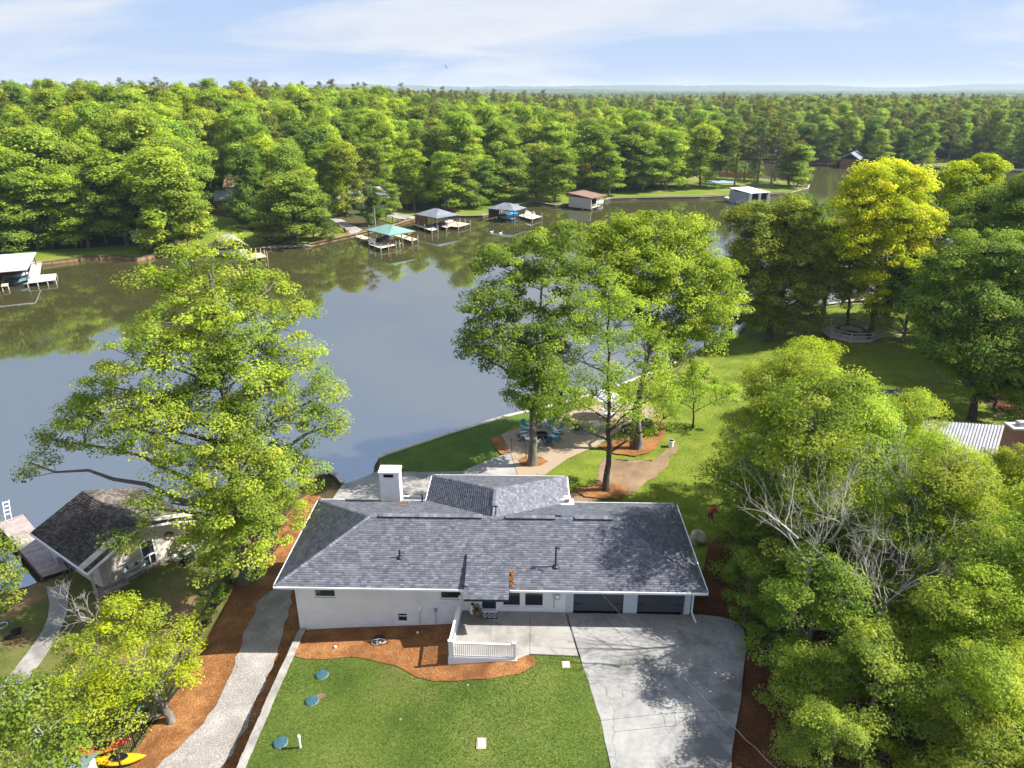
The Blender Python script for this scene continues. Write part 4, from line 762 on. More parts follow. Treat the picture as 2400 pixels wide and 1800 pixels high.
# bottom left
px_tree(17, (404, 1692), [(280, 1450, 55, 2), (350, 1470, 60, 2), (420, 1490, 50, 2), (200, 1520, 65, 1), (300, 1540, 80, 1), (400, 1560, 70, 1), (150, 1590, 55, 0), (240, 1620, 75, 0), (340, 1630, 80, 0), (430, 1600, 45, 0), (190, 1690, 60, -1), (280, 1710, 70, -1), (130, 1650, 45, 0), (455, 1515, 25, 1, .7)],
        'low wide yellow-green tree at the straw verge', PAL_YY[:1] + PAL_Y + PAL_YY[2:3], r0=0.26, per=70, leaf=0.15, clump=0.5, top=(300, 1560, 0), bark='bark', upn=1.0)
px_tree(18, None, [(60, 1640, 80, 0), (-20, 1690, 90, 0), (110, 1710, 75, -1), (40, 1760, 90, -1), (140, 1790, 70, -1), (-60, 1780, 90, 0)], 'leafy mid green tree in the lower left corner', PAL_G[:3], base_xyz=(-19.6, 18.0, -2.1), r0=0.25, per=70, leaf=0.16, clump=0.5, bark='bark_pale', top=(30, 1680, 0))
px_tree(19, None, [(-60, 1260, 50, 0), (-15, 1290, 40, 0), (-40, 1340, 60, 0), (20, 1340, 38, 0), (0, 1400, 48, 0), (-50, 1420, 60, 0), (48, 1300, 22, 0, .6)], 'green tree at the left edge beside the boat slip', PAL_G, base_xyz=(-31.0, 30.6, -3.2), r0=0.28, per=70, leaf=0.18, clump=0.55, bark='bark', top=(-20, 1280, 0))
# trees round the deck at the right of the lake
px_tree(20, (1800, 800), [(1760, 520, 55, 2), (1850, 510, 60, 2), (1790, 590, 70, 1), (1880, 600, 75, 1), (1940, 560, 50, 2), (1760, 660, 60, 0), (1850, 680, 75, 0), (1930, 680, 65, 1), (1790, 740, 50, 0), (1880, 745, 50, 0), (1740, 600, 40, 1)], 'olive green oak-like tree by the water', PAL_O, r0=0.42, per=75, leaf=0.30, clump=0.85, bark='bark_dark')
px_tree(21, (2037, 797), [(2040, 430, 55, 1), (2130, 440, 55, 2), (2090, 410, 45, 2), (2000, 480, 50, 0), (2080, 510, 80, 1), (2150, 530, 60, 2), (2010, 570, 60, 0), (2090, 600, 75, 1), (2160, 610, 55, 2), (2050, 670, 60, 0), (2120, 690, 55, 1, .8), (2055, 730, 30, 0, .7)], 'tall vivid yellow tree beside the octagonal deck', PAL_YY, r0=0.40, per=75, leaf=0.32, clump=0.85, bark='bark_dark', top=(2080, 450, 1))
px_tree(22, (1985, 765), [(1930, 560, 45, 2), (1960, 620, 50, 1), (1900, 640, 45, 2, .8), (1990, 650, 45, 1, .8), (1960, 540, 35, 2, .8)], 'leaning dark-trunked tree behind the octagonal deck', PAL_O[:2] + PAL_Y[:2], r0=0.26, per=65, leaf=0.3, clump=0.8, bark='bark_dark')
px_tree(23, None, [(2250, 430, 55, 2), (2310, 400, 45, 3), (2290, 470, 70, 2), (2220, 500, 55, 1), (2340, 500, 60, 2), (2260, 560, 60, 1, .7)], 'bright yellow tree behind the dark right trees', PAL_YY[:3] + PAL_Y[:1], base_xyz=(62, 92, -1.8), r0=0.36, per=75, leaf=0.34, clump=0.85, bark='bark_dark')
px_tree(24, (2275, 985), [(2230, 640, 75, 3), (2310, 600, 80, 3), (2390, 620, 90, 3), (2200, 720, 70, 2), (2290, 720, 90, 1), (2390, 740, 100, 1), (2230, 800, 70, 0), (2320, 830, 85, -1), (2410, 850, 90, -1), (2170, 790, 40, 2, .8), (2270, 890, 50, -1, .8), (2360, 920, 60, -1)], 'dark green tree at the edge of the right lawn', PAL_D + PAL_G[:1], r0=0.38, per=85, leaf=0.26, clump=0.8, bark='bark_dark')
px_tree(25, (2300, 975), [(2400, 520, 80, 4), (2350, 560, 70, 4), (2430, 460, 70, 5), (2450, 580, 90, 4), (2290, 540, 50, 5)], 'second dark tree rising behind the right lawn edge', PAL_D + PAL_O[:1], r0=0.36, per=85, leaf=0.28, clump=0.85, bark='bark_dark', base_xyz=(53, 72, -1.2))
px_tree(26, None, [(2200, 640, 60, 0), (2150, 690, 55, -1), (2110, 650, 45, 0, .8), (2180, 720, 40, -1)], 'dark understory tree behind the straw strip', PAL_D, base_xyz=(51, 82, -1.6), r0=0.2, per=80, leaf=0.28, clump=0.8, bark='bark_dark')

# the wood at the right of the drive: a few grown trees, repeated
def grown(seed, Ht, rad, pal, leaf=0.19, per=75, n_l=11, low=0.3, bark='bark', dens=1.0, clump=0.62):
    rs_ = np.random.RandomState(seed); lobes = [(0, 0, Ht * 0.88, rad * 0.42, rad * 0.42, Ht * 0.13)]
    for k in range(n_l):
        a = k * 2.4 + rs_.rand() * 0.6; f = (k + 0.5) / n_l; z = Ht * (low + (0.92 - low) * f); rr = rad * (0.92 - 0.55 * f ** 1.6) * (0.55 + 0.25 * rs_.rand()); lr = rad * (0.34 + 0.14 * rs_.rand())
        lobes.append((rr * math.cos(a), rr * math.sin(a), z, lr, lr, lr * 0.7))
    area = sum(l[3] ** 2 for l in lobes)
    return tree_parts(rs_, lobes, [(0, 0, -0.4), (0.1 * rad * rs_.normal(), 0.1 * rad * rs_.normal(), Ht * 0.45), (0, 0, Ht * 0.9)], 0.02 * Ht + 0.04, pal, int(area * 6.6 * dens), int(per * 1.7), leaf * .82, clump * 1.05, bark, 'grown')
GP = [grown(101, 13.5, 4.6, PAL_Y + PAL_G[2:], 0.17), grown(102, 12.0, 4.2, PAL_G + PAL_Y[:1], 0.17), grown(103, 14.5, 4.8, PAL_Y + PAL_YY[2:3], 0.17), grown(104, 6.0, 2.8, PAL_G, 0.15, low=0.15, clump=0.5), grown(105, 7.5, 3.2, PAL_G[:3] + PAL_D[2:], 0.15, low=0.2, clump=0.5)]
wood_spots = [  # x, y, prototype, scale, label
    (18.4, 43.5, 0, 0.92, 'leafy tree overhanging the bright lawn beside the garage gable'), (20.5, 45.5, 2, 0.86, 'yellow-green tree at the top of the right-hand wood'), (24.5, 39.5, 0, 0.76, 'broad yellow-green tree in front of the metal-roofed house'), (18.8, 37.0, 1, 1.05, 'full green tree behind the bare grey limbs'),
    (15.4, 33.5, 1, 1.15, 'green tree whose boughs reach over the garage roof corner'), (21.5, 31.5, 2, 0.74, 'large yellow-green tree at the middle of the right-hand wood'), (27.5, 33.5, 0, 0.66, 'sunlit tree hiding the dark roof at the right edge'), (18.4, 28.4, 1, 0.80, 'green tree beside the back of the driveway'), (23.5, 26.0, 1, 0.84, 'tall green tree under the arching grey limb'),
    (29.0, 27.0, 2, 0.6, 'yellow-green tree at the right edge below the roofs'), (18.6, 22.8, 0, 0.66, 'rounded green tree beside the lower driveway'), (24.0, 20.5, 2, 0.62, 'bright tree in the lower right corner'), (12.9, 23.6, 3, 0.74, 'low leafy tree at the driveway edge'), (12.0, 19.8, 4, 0.66, 'bushy tree at the bottom of the driveway'), (16.8, 18.6, 3, 0.92, 'leafy understory tree near the bottom edge'), (15.6, 38.4, 4, 0.85, 'small tree between garage and lawn'), (13.6, 29.2, 3, 0.62, 'shrubby tree by the garage downspout'), (20.0, 17.8, 4, 0.8, 'understory tree at the bottom right'),
    (14.1, 25.8, 4, 0.95, 'leafy understory tree facing the middle of the driveway'), (14.5, 22.0, 4, 0.9, 'leafy understory tree facing the lower driveway'), (15.6, 30.8, 4, 1.05, 'green understory tree facing the garage corner'), (17.6, 33.0, 3, 1.3, 'low tree filling the gap behind the browned shrub'), (20.6, 28.6, 0, 0.82, 'rounded tree right of the bare grey limbs'), (20.8, 24.2, 1, 0.86, 'green tree between the understory and the right edge'), (26.6, 23.0, 0, 0.7, 'sunlit tree at the lower right edge'), (15.0, 35.6, 3, 1.1, 'low bushy tree beside the garage side wall'), (17.6, 20.4, 1, 0.62, 'small green tree above the bottom edge'), (22.6, 36.0, 3, 1.5, 'bushy tree left of the tin-roofed house'), (20.6, 41.0, 1, .9, 'leafy tree right of the stooping person'), (12.3, 30.4, 4, .64, 'small tree leaning over the garage roof corner')]
GP.append(grown(106, 15.0, 5.2, PAL_D + PAL_G[:1], 0.26, clump=0.8, dens=0.7))
wood_spots += [(36.5, 93.0, 5, 1.15, 'dark tree at the water behind the octagonal deck'), (43.0, 95.0, 1, 1.35, 'green tree at the shore right of the octagonal deck'), (50.5, 92.0, 5, 1.25, 'deep green tree at the shore beyond the right lawn'), (57.0, 86.0, 5, 1.2, 'deep green tree behind the straw strip'), (53.5, 77.0, 1, 1.25, 'mid green tree along the straw strip'), (49.0, 70.5, 5, 0.95, 'dark tree shading the upper right lawn'), (52.0, 63.0, 5, 1.05, 'dark tree shading the middle of the right lawn'), (58.0, 70.0, 1, 1.4, 'leafy tree at the right edge above the tin roof'), (46.0, 55.0, 5, 0.8, 'dark tree at the right edge of the lower right lawn'), (29.5, 91.0, 1, 1.0, 'green tree at the near right shore by the small dock'), (47.5, 82.0, 3, 1.5, 'bushy tree between the deck and the straw strip'), (24.0, 83.5, 3, 1.3, 'bushy tree beside the small near-shore dock')]
for k, (x, y, p, s, lab) in enumerate(wood_spots):
    w, lv = GP[p]; t = thing('tree', lab, 'tree', (x, y, h(x, y) - 0.1), 'trees of the wood right of the drive', rz=k * 1.9); t.scale = (s, s, s)
    link('trunk', w, t); link('crown', lv, t)
# bare grey limbs and dead trees
def bare(name, label, base_, dirv, length, r0, seed, levels=4, m='bark_pale', up=0.25, group=None, kink=0.28):
    rs_ = np.random.RandomState(seed); tubes = []
    def rec(p, d, L_, r, lv):
        n = 5; pts = [p]; dd = d
        for i in range(n): dd = unit(dd + rs_.normal(size=3) * kink * 0.5 + np.array([0, 0, up * 0.2])); pts.append(pts[-1] + dd * L_ / n)
        rr = np.linspace(r, r * 0.5, n + 1); tubes.append((np.array(pts), rr))
        if lv > 0:
            for k in range(4 if lv > 1 else 3):
                i = rs_.randint(2, n + 1); ax = unit(rs_.normal(size=3)); nd = unit(dd * 0.75 + ax * 0.65 + np.array([0, 0, up])); rec(pts[i], nd, L_ * (0.5 + 0.25 * rs_.rand()), max(0.007, rr[i] * 0.62), lv - 1)
    b_ = np.array(base_, float); rec(np.zeros(3), unit(np.array(dirv, float)), length, r0, levels)
    o = link(name, tubes_mesh(name, tubes, M[m])); o.location = tuple(b_); return tag(o, label, 'tree', group)
def bare_tree(label, x, y, Ht, seed, r0=0.2):
    z = h(x, y); rs_ = np.random.RandomState(seed); t = thing('dead_tree', label, 'tree', (x, y, z - 0.1))
    b_ = MB(); b_.tube([(x, y, z - 0.2), (x + 0.2, y, z + Ht * 0.3), (x + 0.1, y + 0.2, z + Ht * 0.62)], [r0 * 1.3, r0, r0 * 0.75], 7); b_.build('trunk', M['bark_pale'], t, smooth=True)
    for k in range(5):
        a = k * 1.26 + rs_.rand(); o = bare('limb', None, (0, 0, 0), (math.cos(a) * 0.75, math.sin(a) * 0.75, 1.0), Ht * (0.30 + 0.1 * rs_.rand()), r0 * 0.62, seed * 7 + k, 3); o.location = (0.1, 0.15, 0.1 + Ht * (0.5 + 0.12 * rs_.rand())); o.parent = t
        for kk in ('label', 'category', 'group'):
            if kk in o: del o[kk]
    return t
bare_tree('dead tree with pale lichen-grey limbs above the green canopy', 14.4, 28.6, 9.2, 61, 0.13)
bare_tree('bare grey tree right of the largest dead tree', 18.2, 28.0, 9.0, 62, 0.12)
bare_tree('thin bare tree at the middle of the wood', 16.2, 25.2, 8.2, 63, 0.10)
bare('dead_branch', 'bleached dead branch sticking out of the low yellow tree', PY(265, 1478, G(404, 1692, terrain_h)[1] + 3.0), (-1, 0.35, 0.55), 1.7, 0.05, 71, 4, up=0.1)
bare('dead_limb', 'forked bleached limb by the garage side of the wood', PY(1870, 1262, 27.0), (-1, 0.2, 0.35), 1.9, 0.06, 73, 2, up=0.05)
bare('bare_twigs', 'leafless pale twigs hanging beside the patio tree', PY(1270, 800, 52.0), (-0.6, -0.3, 0.1), 2.4, 0.05, 74, 3, up=-0.1)
# brown straw-coloured shrub by the drive
def shrub(label, x, y, r, pal, seed, z=None, name='shrub', hgt=0.8, leaf=0.12, dens=1.0, group=None):
    rs_ = np.random.RandomState(seed); z = h(x, y) if z is None else z; lobes = [(rs_.normal() * r * 0.4, rs_.normal() * r * 0.4, r * hgt * (0.5 + 0.5 * rs_.rand()), r * 0.6, r * 0.6, r * 0.5 * hgt) for _ in range(5)]
    w, lv = tree_parts(rs_, lobes, [(0, 0, -0.1), (0, 0, r * 0.3), (0, 0, r * 0.7)], 0.03, pal, max(12, int(r * r * 26 * dens)), 40, leaf, 0.28, 'bark_dark', 'shrub'); t = thing(name, label, 'shrub', (x, y, z), group)
    link('stem', w, t); link('foliage', lv, t); return t
PAL_R = [(0.16, 0.07, 0.025), (0.20, 0.10, 0.04), (0.12, 0.055, 0.02), (0.10, 0.075, 0.03)]
q = G(1775, 1430, terrain_h); shrub('browned dead shrub right of the garage corner', q[0], q[1], 0.9, PAL_R, 81)
q = G(1712, 1418, terrain_h); shrub('browned clump beside the downspout', q[0], q[1], 0.55, PAL_R, 82)
# ------------------------------------------------------------------ near lot: things
b = MB(); pw = [hx(-2.82, -0.02), hx(-3.10, -3.54), hx(0.34, -3.62), hx(0.30, -3.46), hx(-2.96, -3.38), hx(-2.70, -0.02)]
b.prism(pw, -1.4, 0.012); pwall = b.build('patio_wall', M['brick_white'], bevel=0.01); tag(pwall, 'white painted retaining wall under the porch railing', 'wall')
rail = thing('porch_railing', 'white porch railing with square balusters round the entry patio', 'railing', HF((-2.9, -1.8, 0)))
def run_rail(root, a, c, zf, n, posts=True, hgt=0.92, m='white', caps=True):
    a = np.array(a, float); c = np.array(c, float); zz = zf
    pt = lambda t: a + (c - a) * t
    for z_, nm, w_ in ((hgt - 0.02, 'top_rail', 0.10), (0.10, 'bottom_rail', 0.07)):
        b_ = MB(); b_.beam((*pt(0), zz(0) + z_), (*pt(1), zz(1) + z_), w_, 0.06); b_.build(nm, M[m], root)
    for k in range(n):
        t = (k + 0.5) / n; q = pt(t); b_ = MB(); b_.box(q[0] - 0.018, q[1] - 0.018, zz(t) + 0.13, q[0] + 0.018, q[1] + 0.018, zz(t) + hgt - 0.05); b_.build('baluster', M[m], root)
    if posts:
        for t in (0, 1):
            q = pt(t); b_ = MB(); b_.box(q[0] - 0.06, q[1] - 0.06, zz(t) - 0.02, q[0] + 0.06, q[1] + 0.06, zz(t) + hgt + 0.08); p_ = b_.build('post', M[m], root)
            b_ = MB(); b_.box(q[0] - 0.08, q[1] - 0.08, zz(t) + hgt + 0.08, q[0] + 0.08, q[1] + 0.08, zz(t) + hgt + 0.12); b_.build('post_cap', M[m], p_)
flat0 = lambda t: 0.015
run_rail(rail, hx(-2.78, -0.12), hx(-3.00, -3.42), flat0, 24); run_rail(rail, hx(-2.88, -3.45), hx(0.20, -3.53), flat0, 30)
# door mat with three knots
b = MB(); x0, x1, y0, y1 = -1.60, -0.78, -0.62, -0.20
b.box(x0, y0, 0.004, x1, y1, 0.022, HF); matt = thing('door_mat', 'black door mat with three white interlaced ovals', 'mat', HF((-1.2, -0.4, 0.004))); b.build('backing', mat('mat_black', (0.015, 0.015, 0.016), rough=0.95), matt)
for k in range(3):
    cx = x0 + 0.15 + k * 0.26; b = MB()
    for sgn in (-1, 1):
        pts = [HF((cx + sgn * 0.075 * math.sin(t), (y0 + y1) / 2 + 0.15 * math.cos(t), 0.026)) for t in np.linspace(0, 2 * math.pi, 22)]; b.tube([(p[0] + (0.03 * sgn), p[1], p[2]) for p in pts], 0.013, 4, cap=False)
    b.build('knot', mat('mat_white', (0.75, 0.75, 0.74), rough=0.9) if 'mat_white' not in bpy.data.materials else bpy.data.materials['mat_white'], matt)
# flower pot and milk can
pot = thing('flower_pot', 'clay pot of red and white flowers beside the navy door', 'flower pot', HF((-1.86, -0.42, 0.0)))
b = MB(); b.lathe(HF((-1.86, -0.42, 0.003)), [(0.12, 0), (0.17, 0.2), (0.19, 0.24), (0.16, 0.24)], 14); b.build('pot', mat('terracotta', (0.30, 0.11, 0.06), rough=0.85), pot)
rsf = np.random.RandomState(7)
def flowers(n, colr, sz, zlo, zhi, rad, nm):
    C = np.stack([rsf.normal(size=n) * rad, rsf.normal(size=n) * rad, rsf.uniform(zlo, zhi, n)], -1); C[:, :2] += np.array(HF((-1.86, -0.42, 0)))[:2] - wloc(pot)[:2]
    o = link(nm, leaf_mesh(nm, C, unit(np.array([0, -0.3, 0.8]) + rsf.normal(size=(n, 3)) * 0.6), np.full(n, sz), np.tile(np.array(colr), (n, 1)) * (0.7 + 0.6 * rsf.rand(n, 1)), M['leaf'], rsf), pot); tag(o, kind='stuff')
flowers(170, (0.05, 0.10, 0.02), 0.09, 0.2, 0.6, 0.13, 'foliage'); flowers(60, (0.6, 0.05, 0.03), 0.07, 0.45, 0.8, 0.10, 'red_blooms'); flowers(60, (0.8, 0.8, 0.76), 0.06, 0.25, 0.5, 0.16, 'white_blooms')
can = thing('milk_can', 'white decorative milk can with black top by the wall', 'can', HF((-2.12, -0.22, 0)))
b = MB(); b.lathe(HF((-2.12, -0.22, 0.003)), [(0.12, 0), (0.13, 0.05), (0.13, 0.36), (0.07, 0.47), (0.07, 0.55), (0.09, 0.58)], 14); b.build('body', M['white'], can, smooth=True)
b = MB(); b.lathe(HF((-2.12, -0.22, 0.585)), [(0.085, 0), (0.085, 0.05), (0.03, 0.09)], 12); b.build('lid', M['black'], can)
for s_ in (-1, 1): b = MB(); b.tube([HF((-2.12 + s_ * 0.11, -0.22, 0.40)), HF((-2.12 + s_ * 0.18, -0.22, 0.46)), HF((-2.12 + s_ * 0.08, -0.22, 0.53))], 0.012, 5); b.build('handle', M['white'], can)
# white chair seen through the window
ch = thing('indoor_chair', 'white ladder-back chair seen behind the front window glass', 'chair', HF((-0.02, 0.55, 0.0)))
for sx in (-0.19, 0.19):
    for sy in (0.4, 0.8): b = MB(); b.box(-0.02 + sx - 0.02, sy - 0.02, 0.0, -0.02 + sx + 0.02, sy + 0.02, 1.15 if sy > 0.6 else 0.5, HF); b.build('leg', M['white'], ch)
b = MB(); b.box(-0.23, 0.36, 0.5, 0.19, 0.84, 0.54, HF); b.build('seat', M['white'], ch)
for k in range(3): b = MB(); b.box(-0.20, 0.785, 0.68 + k * 0.17, 0.16, 0.815, 0.76 + k * 0.17, HF); b.build('back_slat', M['white'], ch)
# septic lids, marker post, boxes on the lawn
M['lid'] = mat('green_blue_lid', (0.028, 0.080, 0.105), (0.042, 0.105, 0.135), 6, 0.55, 0.3)
for px_, py_, lab in ((755, 1583, 'round teal septic lid nearest the straw bed'), (732, 1644, 'round teal septic lid with bare soil beside it'), (658, 1742, 'round teal septic lid beside the short white post')):
    p = G(px_, py_, upper_rbf); t = thing('septic_lid', lab, 'lid', p, 'septic lids in the front lawn')
    b = MB(); b.lathe((p[0], p[1], p[2] - 0.06), [(0.33, 0), (0.33, 0.10), (0.31, 0.12)], 24); b.build('rim', mat('lid_rim', (0.16, 0.17, 0.12), rough=0.9) if 'lid_rim' not in bpy.data.materials else bpy.data.materials['lid_rim'], t)
    b = MB(); b.lathe((p[0], p[1], p[2] + 0.055), [(0.305, 0), (0.305, 0.02), (0.29, 0.03), (0.12, 0.045)], 24); ld = b.build('cover', M['lid'], t)
    for k in range(8):
        a = k * math.pi / 4; b = MB(); b.beam((p[0] + 0.08 * math.cos(a), p[1] + 0.08 * math.sin(a), p[2] + 0.104), (p[0] + 0.26 * math.cos(a), p[1] + 0.26 * math.sin(a), p[2] + 0.096), 0.02, 0.012); b.build('rib', M['lid'], ld)
    for k in range(4): a = k * math.pi / 2 + 0.6; b = MB(); b.lathe((p[0] + 0.27 * math.cos(a), p[1] + 0.27 * math.sin(a), p[2] + 0.085), [(0.018, 0), (0.018, 0.02)], 6); b.build('screw', M['black'], ld)
p = G(752, 1632, upper_rbf); patch('soil_spot', wob([(p[0] + 0.26 * math.cos(a), p[1] + 0.18 * math.sin(a)) for a in np.linspace(0, 6.0, 12)], 0.03, 0.2), upper_rbf, 0.012, M['dirt'], 0.3, 'small bare soil spot by the middle septic lid')
p = G(704, 1752, upper_rbf); t = thing('marker_post', 'short white pipe post standing in the front lawn', 'post', p)
b = MB(); b.tube([p - np.array([0, 0, .1]), p + np.array([0, 0, 0.62])], 0.05, 10); b.build('pipe', M['white'], t); b = MB(); b.lathe(p + np.array([0, 0, 0.60]), [(0.07, 0), (0.07, 0.1), (0.04, 0.13)], 10); b.build('cap', M['white'], t)
b = MB(); b.box(p[0] - 0.012, p[1] - 0.075, p[2] + 0.3, p[0] + 0.012, p[1] - 0.045, p[2] + 0.5); b.build('bracket', M['grey_metal'], t)
for px_, py_, sx, sy, m_, lab in ((1128, 1743, 0.16, 0.24, mat('tan_plastic', (0.42, 0.35, 0.29), (0.5, 0.43, 0.37), 8), 'tan rectangular utility box set in the lawn'), (1326, 1558, 0.15, 0.17, M['white'], 'white rectangular clean-out cover near the walk')):
    p = G(px_, py_, upper_rbf); t = thing('utility_cover', lab, 'cover', p)
    b = MB(); b.box(p[0] - sx - .05, p[1] - sy - .05, p[2] - 0.1, p[0] + sx + .05, p[1] + sy + .05, p[2] + 0.035); b.build('frame', M['wood_new'] if 'tan' in lab else M['grey_metal'], t, bevel=0.01)
    b = MB(); b.box(p[0] - sx, p[1] - sy, p[2] + 0.03, p[0] + sx, p[1] + sy, p[2] + 0.06); b.build('cover_plate', m_, t, bevel=0.01)
    b = MB(); b.beam((p[0] - 0.05, p[1], p[2] + 0.066), (p[0] + 0.05, p[1], p[2] + 0.066), 0.03, 0.012); b.build('grip', M['grey_metal'], t)
for px_, py_, lab in ((786, 1519, 'white pipe cap in the middle of the straw bed'), (979, 1486, 'white pipe cap in the straw near the house wall')):
    p = G(px_, py_, upper_rbf); b = MB(); b.lathe((p[0], p[1], p[2] - 0.05), [(0.05, 0), (0.05, 0.14), (0.065, 0.14), (0.065, 0.19), (0.03, 0.21)], 10); o = b.build('pipe_cap', M['white']); tag(o, lab, 'pipe cap', 'pipe caps in the straw')
# black drip hose heap
hs_ = thing('hose_heap', 'tangled heap of black drip hose on the straw bed', 'hose', G(890, 1505, upper_rbf))
for k in range(7):
    p = G(880 + 6 * (k % 4), 1508 - 4 * (k % 3), upper_rbf); r_ = 0.22 + 0.10 * rsf.rand(); ph = rsf.rand() * 6; pts = []
    for t in np.linspace(0, 2.4 * math.pi * (1 + rsf.rand()), 34): pts.append((p[0] + r_ * math.cos(t + ph) * (1 + 0.25 * math.sin(3 * t)) + 0.06 * rsf.normal() * 0.3, p[1] + r_ * 0.8 * math.sin(t + ph), p[2] + 0.06 + 0.05 * abs(math.sin(t * 1.7 + k)) + 0.01 * k))
    b = MB(); b.tube(pts, 0.014, 5); b.build('hose_coil', M['black'] if k % 6 else M['grey_metal'], hs_, smooth=True)
b = MB(); b.tube([tuple(G(a, c, upper_rbf) + np.array([0, 0, 0.05])) for a, c in ((850, 1503), (870, 1510), (905, 1500), (950, 1497), (970, 1490))], 0.012, 5); b.build('hose_end', M['black'], hs_)
for px_, py_, r_, lab in ((1096, 1606, 0.10, 'pale stone at the edge of the front lawn'), (938, 1686, 0.10, 'small pale stone in the middle of the front lawn')):
    p = G(px_, py_, upper_rbf); b = MB(); b.lathe((p[0], p[1], p[2] - 0.03), [(r_ * .8, 0), (r_ * .85, 0.035), (r_ * .4, 0.06)], 7); tag(b.build('stone', mat('stone_tan', (0.20, 0.155, 0.10), (0.28, 0.22, 0.15), 9, bump=.4) if 'stone_tan' not in bpy.data.materials else bpy.data.materials['stone_tan'], smooth=True), lab, 'stone')
# retaining wall: coursed block with pale caps
M['block'] = mat('retaining_block', (0.20, 0.188, 0.17), (0.33, 0.31, 0.28), 1.6, 0.9, 0.15, bump=0.4, bscale=20)
rw = thing('retaining_wall', 'low block retaining wall with pale caps between lawn and gravel lane', 'wall', (wall_top[2][0], wall_top[2][1], -1.8))
dline = [np.array(p) for p in wall_top]; seg = [np.linalg.norm(dline[i + 1] - dline[i]) for i in range(len(dline) - 1)]; tot = sum(seg)
def along(s_):
    for i, L_ in enumerate(seg):
        if s_ <= L_ or i == len(seg) - 1: t = (dline[i + 1] - dline[i]) / L_; return dline[i] + t * s_, t
        s_ -= L_
k = 0; s_ = 0.0
while s_ < tot - 0.1:
    q, t = along(s_ + 0.2); nrm = np.array([t[1], -t[0]]); nrm = nrm if nrm[0] < 0 else -nrm; zt = hU(*q) + 0.06
    f_ = frame((q[0], q[1], 0), math.atan2(t[1], t[0])); sg = 1 if np.dot(nrm, (-t[1], t[0])) > 0 else -1
    b = MB(); jit = random.Random(k).uniform(-.015, .015); b.box(-0.195, min(sg * 0.32, -sg * 0.04) + jit, zt, 0.195, max(sg * 0.32, -sg * 0.04) + jit, zt + 0.10, f_); b.build('cap_stone', M['block'], rw)
    zb = h(*(q + nrm * 0.3)) - 0.1; z = zt; r_ = 0
    while z > zb:
        o_ = 0.1 if r_ % 2 else 0.0; b = MB(); b.box(-0.192 + o_, min(0, sg * 0.26) , z - 0.197, 0.192 + o_, max(0, sg * 0.26) + 0.01 * ((k + r_) % 3), z - 0.002, f_); b.build('block', M['block'], rw); z -= 0.2; r_ += 1
    s_ += 0.4; k += 1
# service drop from the mast toward the street
mp_ = np.array(W(mx_ + 0.5, my_ - 0.35, mz + 1.0)); e1 = PY(1660, 1625, 17.0); dirw = e1 - mp_; e2 = mp_ + dirw * 1.7
sw = thing('service_cable', 'twisted overhead power cable running from the roof mast', 'cable', mp_)
for k in range(2):
    pts = []
    for t in np.linspace(0, 1, 140):
        q = mp_ + (e2 - mp_) * t; q[2] -= 1.0 * 4 * t * (1 - t) * 0.35; a = t * 150 + k * math.pi; pts.append((q[0] + 0.018 * math.cos(a), q[1], q[2] + 0.018 * math.sin(a)))
    b = MB(); b.tube(pts, 0.0035, 4); b.build('strand', M['grey_metal'] if k else M['black'], sw)
b = MB(); b.tube([tuple(np.array(W(mx_ + 0.2, my_ - .05, mz + .95))), tuple(mp_)], 0.01, 4); b.build('clamp', M['grey_metal'], sw)
# back deck railing
dk = thing('back_deck', 'white railed wooden deck behind the big chimney', 'deck', HF((-7.0, 9.0, -0.2)))
for k in range(24): b = MB(); b.box(-8.6 + k * 0.133, 8.0, -0.25, -8.6 + k * 0.133 + 0.125, 10.6, -0.2, HF); b.build('deck_board', M['wood_grey'], dk)
for x in (-8.5, -7.0, -5.6): b = MB(); b.box(x - 0.07, 10.3, -3.6, x + 0.07, 10.44, -0.25, HF); b.build('deck_post', M['white'], dk)
fl2 = lambda t: -0.2
run_rail(dk, hx(-8.55, 10.5), hx(-5.5, 10.5), fl2, 30); run_rail(dk, hx(-8.55, 10.5), hx(-9.9, 10.2), lambda t: -0.2 - 1.0 * t, 12)
# sea wall, near side
def ribbon(name, label, cat, line, z0, z1, w, m, group=None, capm=None, capw=0.35, post=None, step=2.4, capz=0.1, panel=None):
    L_ = [np.array(p, float) for p in line]; root = thing(name, label, cat, (L_[len(L_) // 2][0], L_[len(L_) // 2][1], z0), group)
    for i in range(len(L_) - 1):
        a, c = L_[i], L_[i + 1]
        if np.linalg.norm(c - a) < 0.02: continue
        b_ = MB(); b_.beam((*a, (z0 + z1) / 2), (*c, (z0 + z1) / 2), w, z1 - z0); b_.build('wall_panel', m, root)
        if capm: b_ = MB(); ext = (c - a) / np.linalg.norm(c - a) * 0.04; b_.beam((*(a - ext), z1 + capz / 2), (*(c + ext), z1 + capz / 2), capw, capz); b_.build('cap', capm, root)
        if post:
            n_ = max(1, int(np.linalg.norm(c - a) / step))
            for k in range(n_): q = a + (c - a) * (k + 0.5) / n_; b_ = MB(); b_.box(q[0] - 0.1, q[1] - 0.28, z0, q[0] + 0.1, q[1] - 0.05, z1 + 0.12); b_.build('pile', post, root)
    return root
ns = near_shore; M['cap'] = mat('seawall_cap', (0.42, 0.38, 0.31), (0.55, 0.50, 0.42), 3, 0.9)
iA = 2 + 15; ribbon('seawall', 'pale capped seawall along the back lawn', 'seawall', ns[iA:iA + 10], LAKE - 1.0, SHZ + 0.02, 0.18, M['wood_dark'], 'seawalls', M['cap'])
ribbon('seawall', 'curved capped seawall round the small cove left of the ramp', 'seawall', ns[2 + 6:2 + 12], LAKE - 1.0, SHZ + 0.10, 0.18, M['block'], 'seawalls', M['cap'], 0.38)
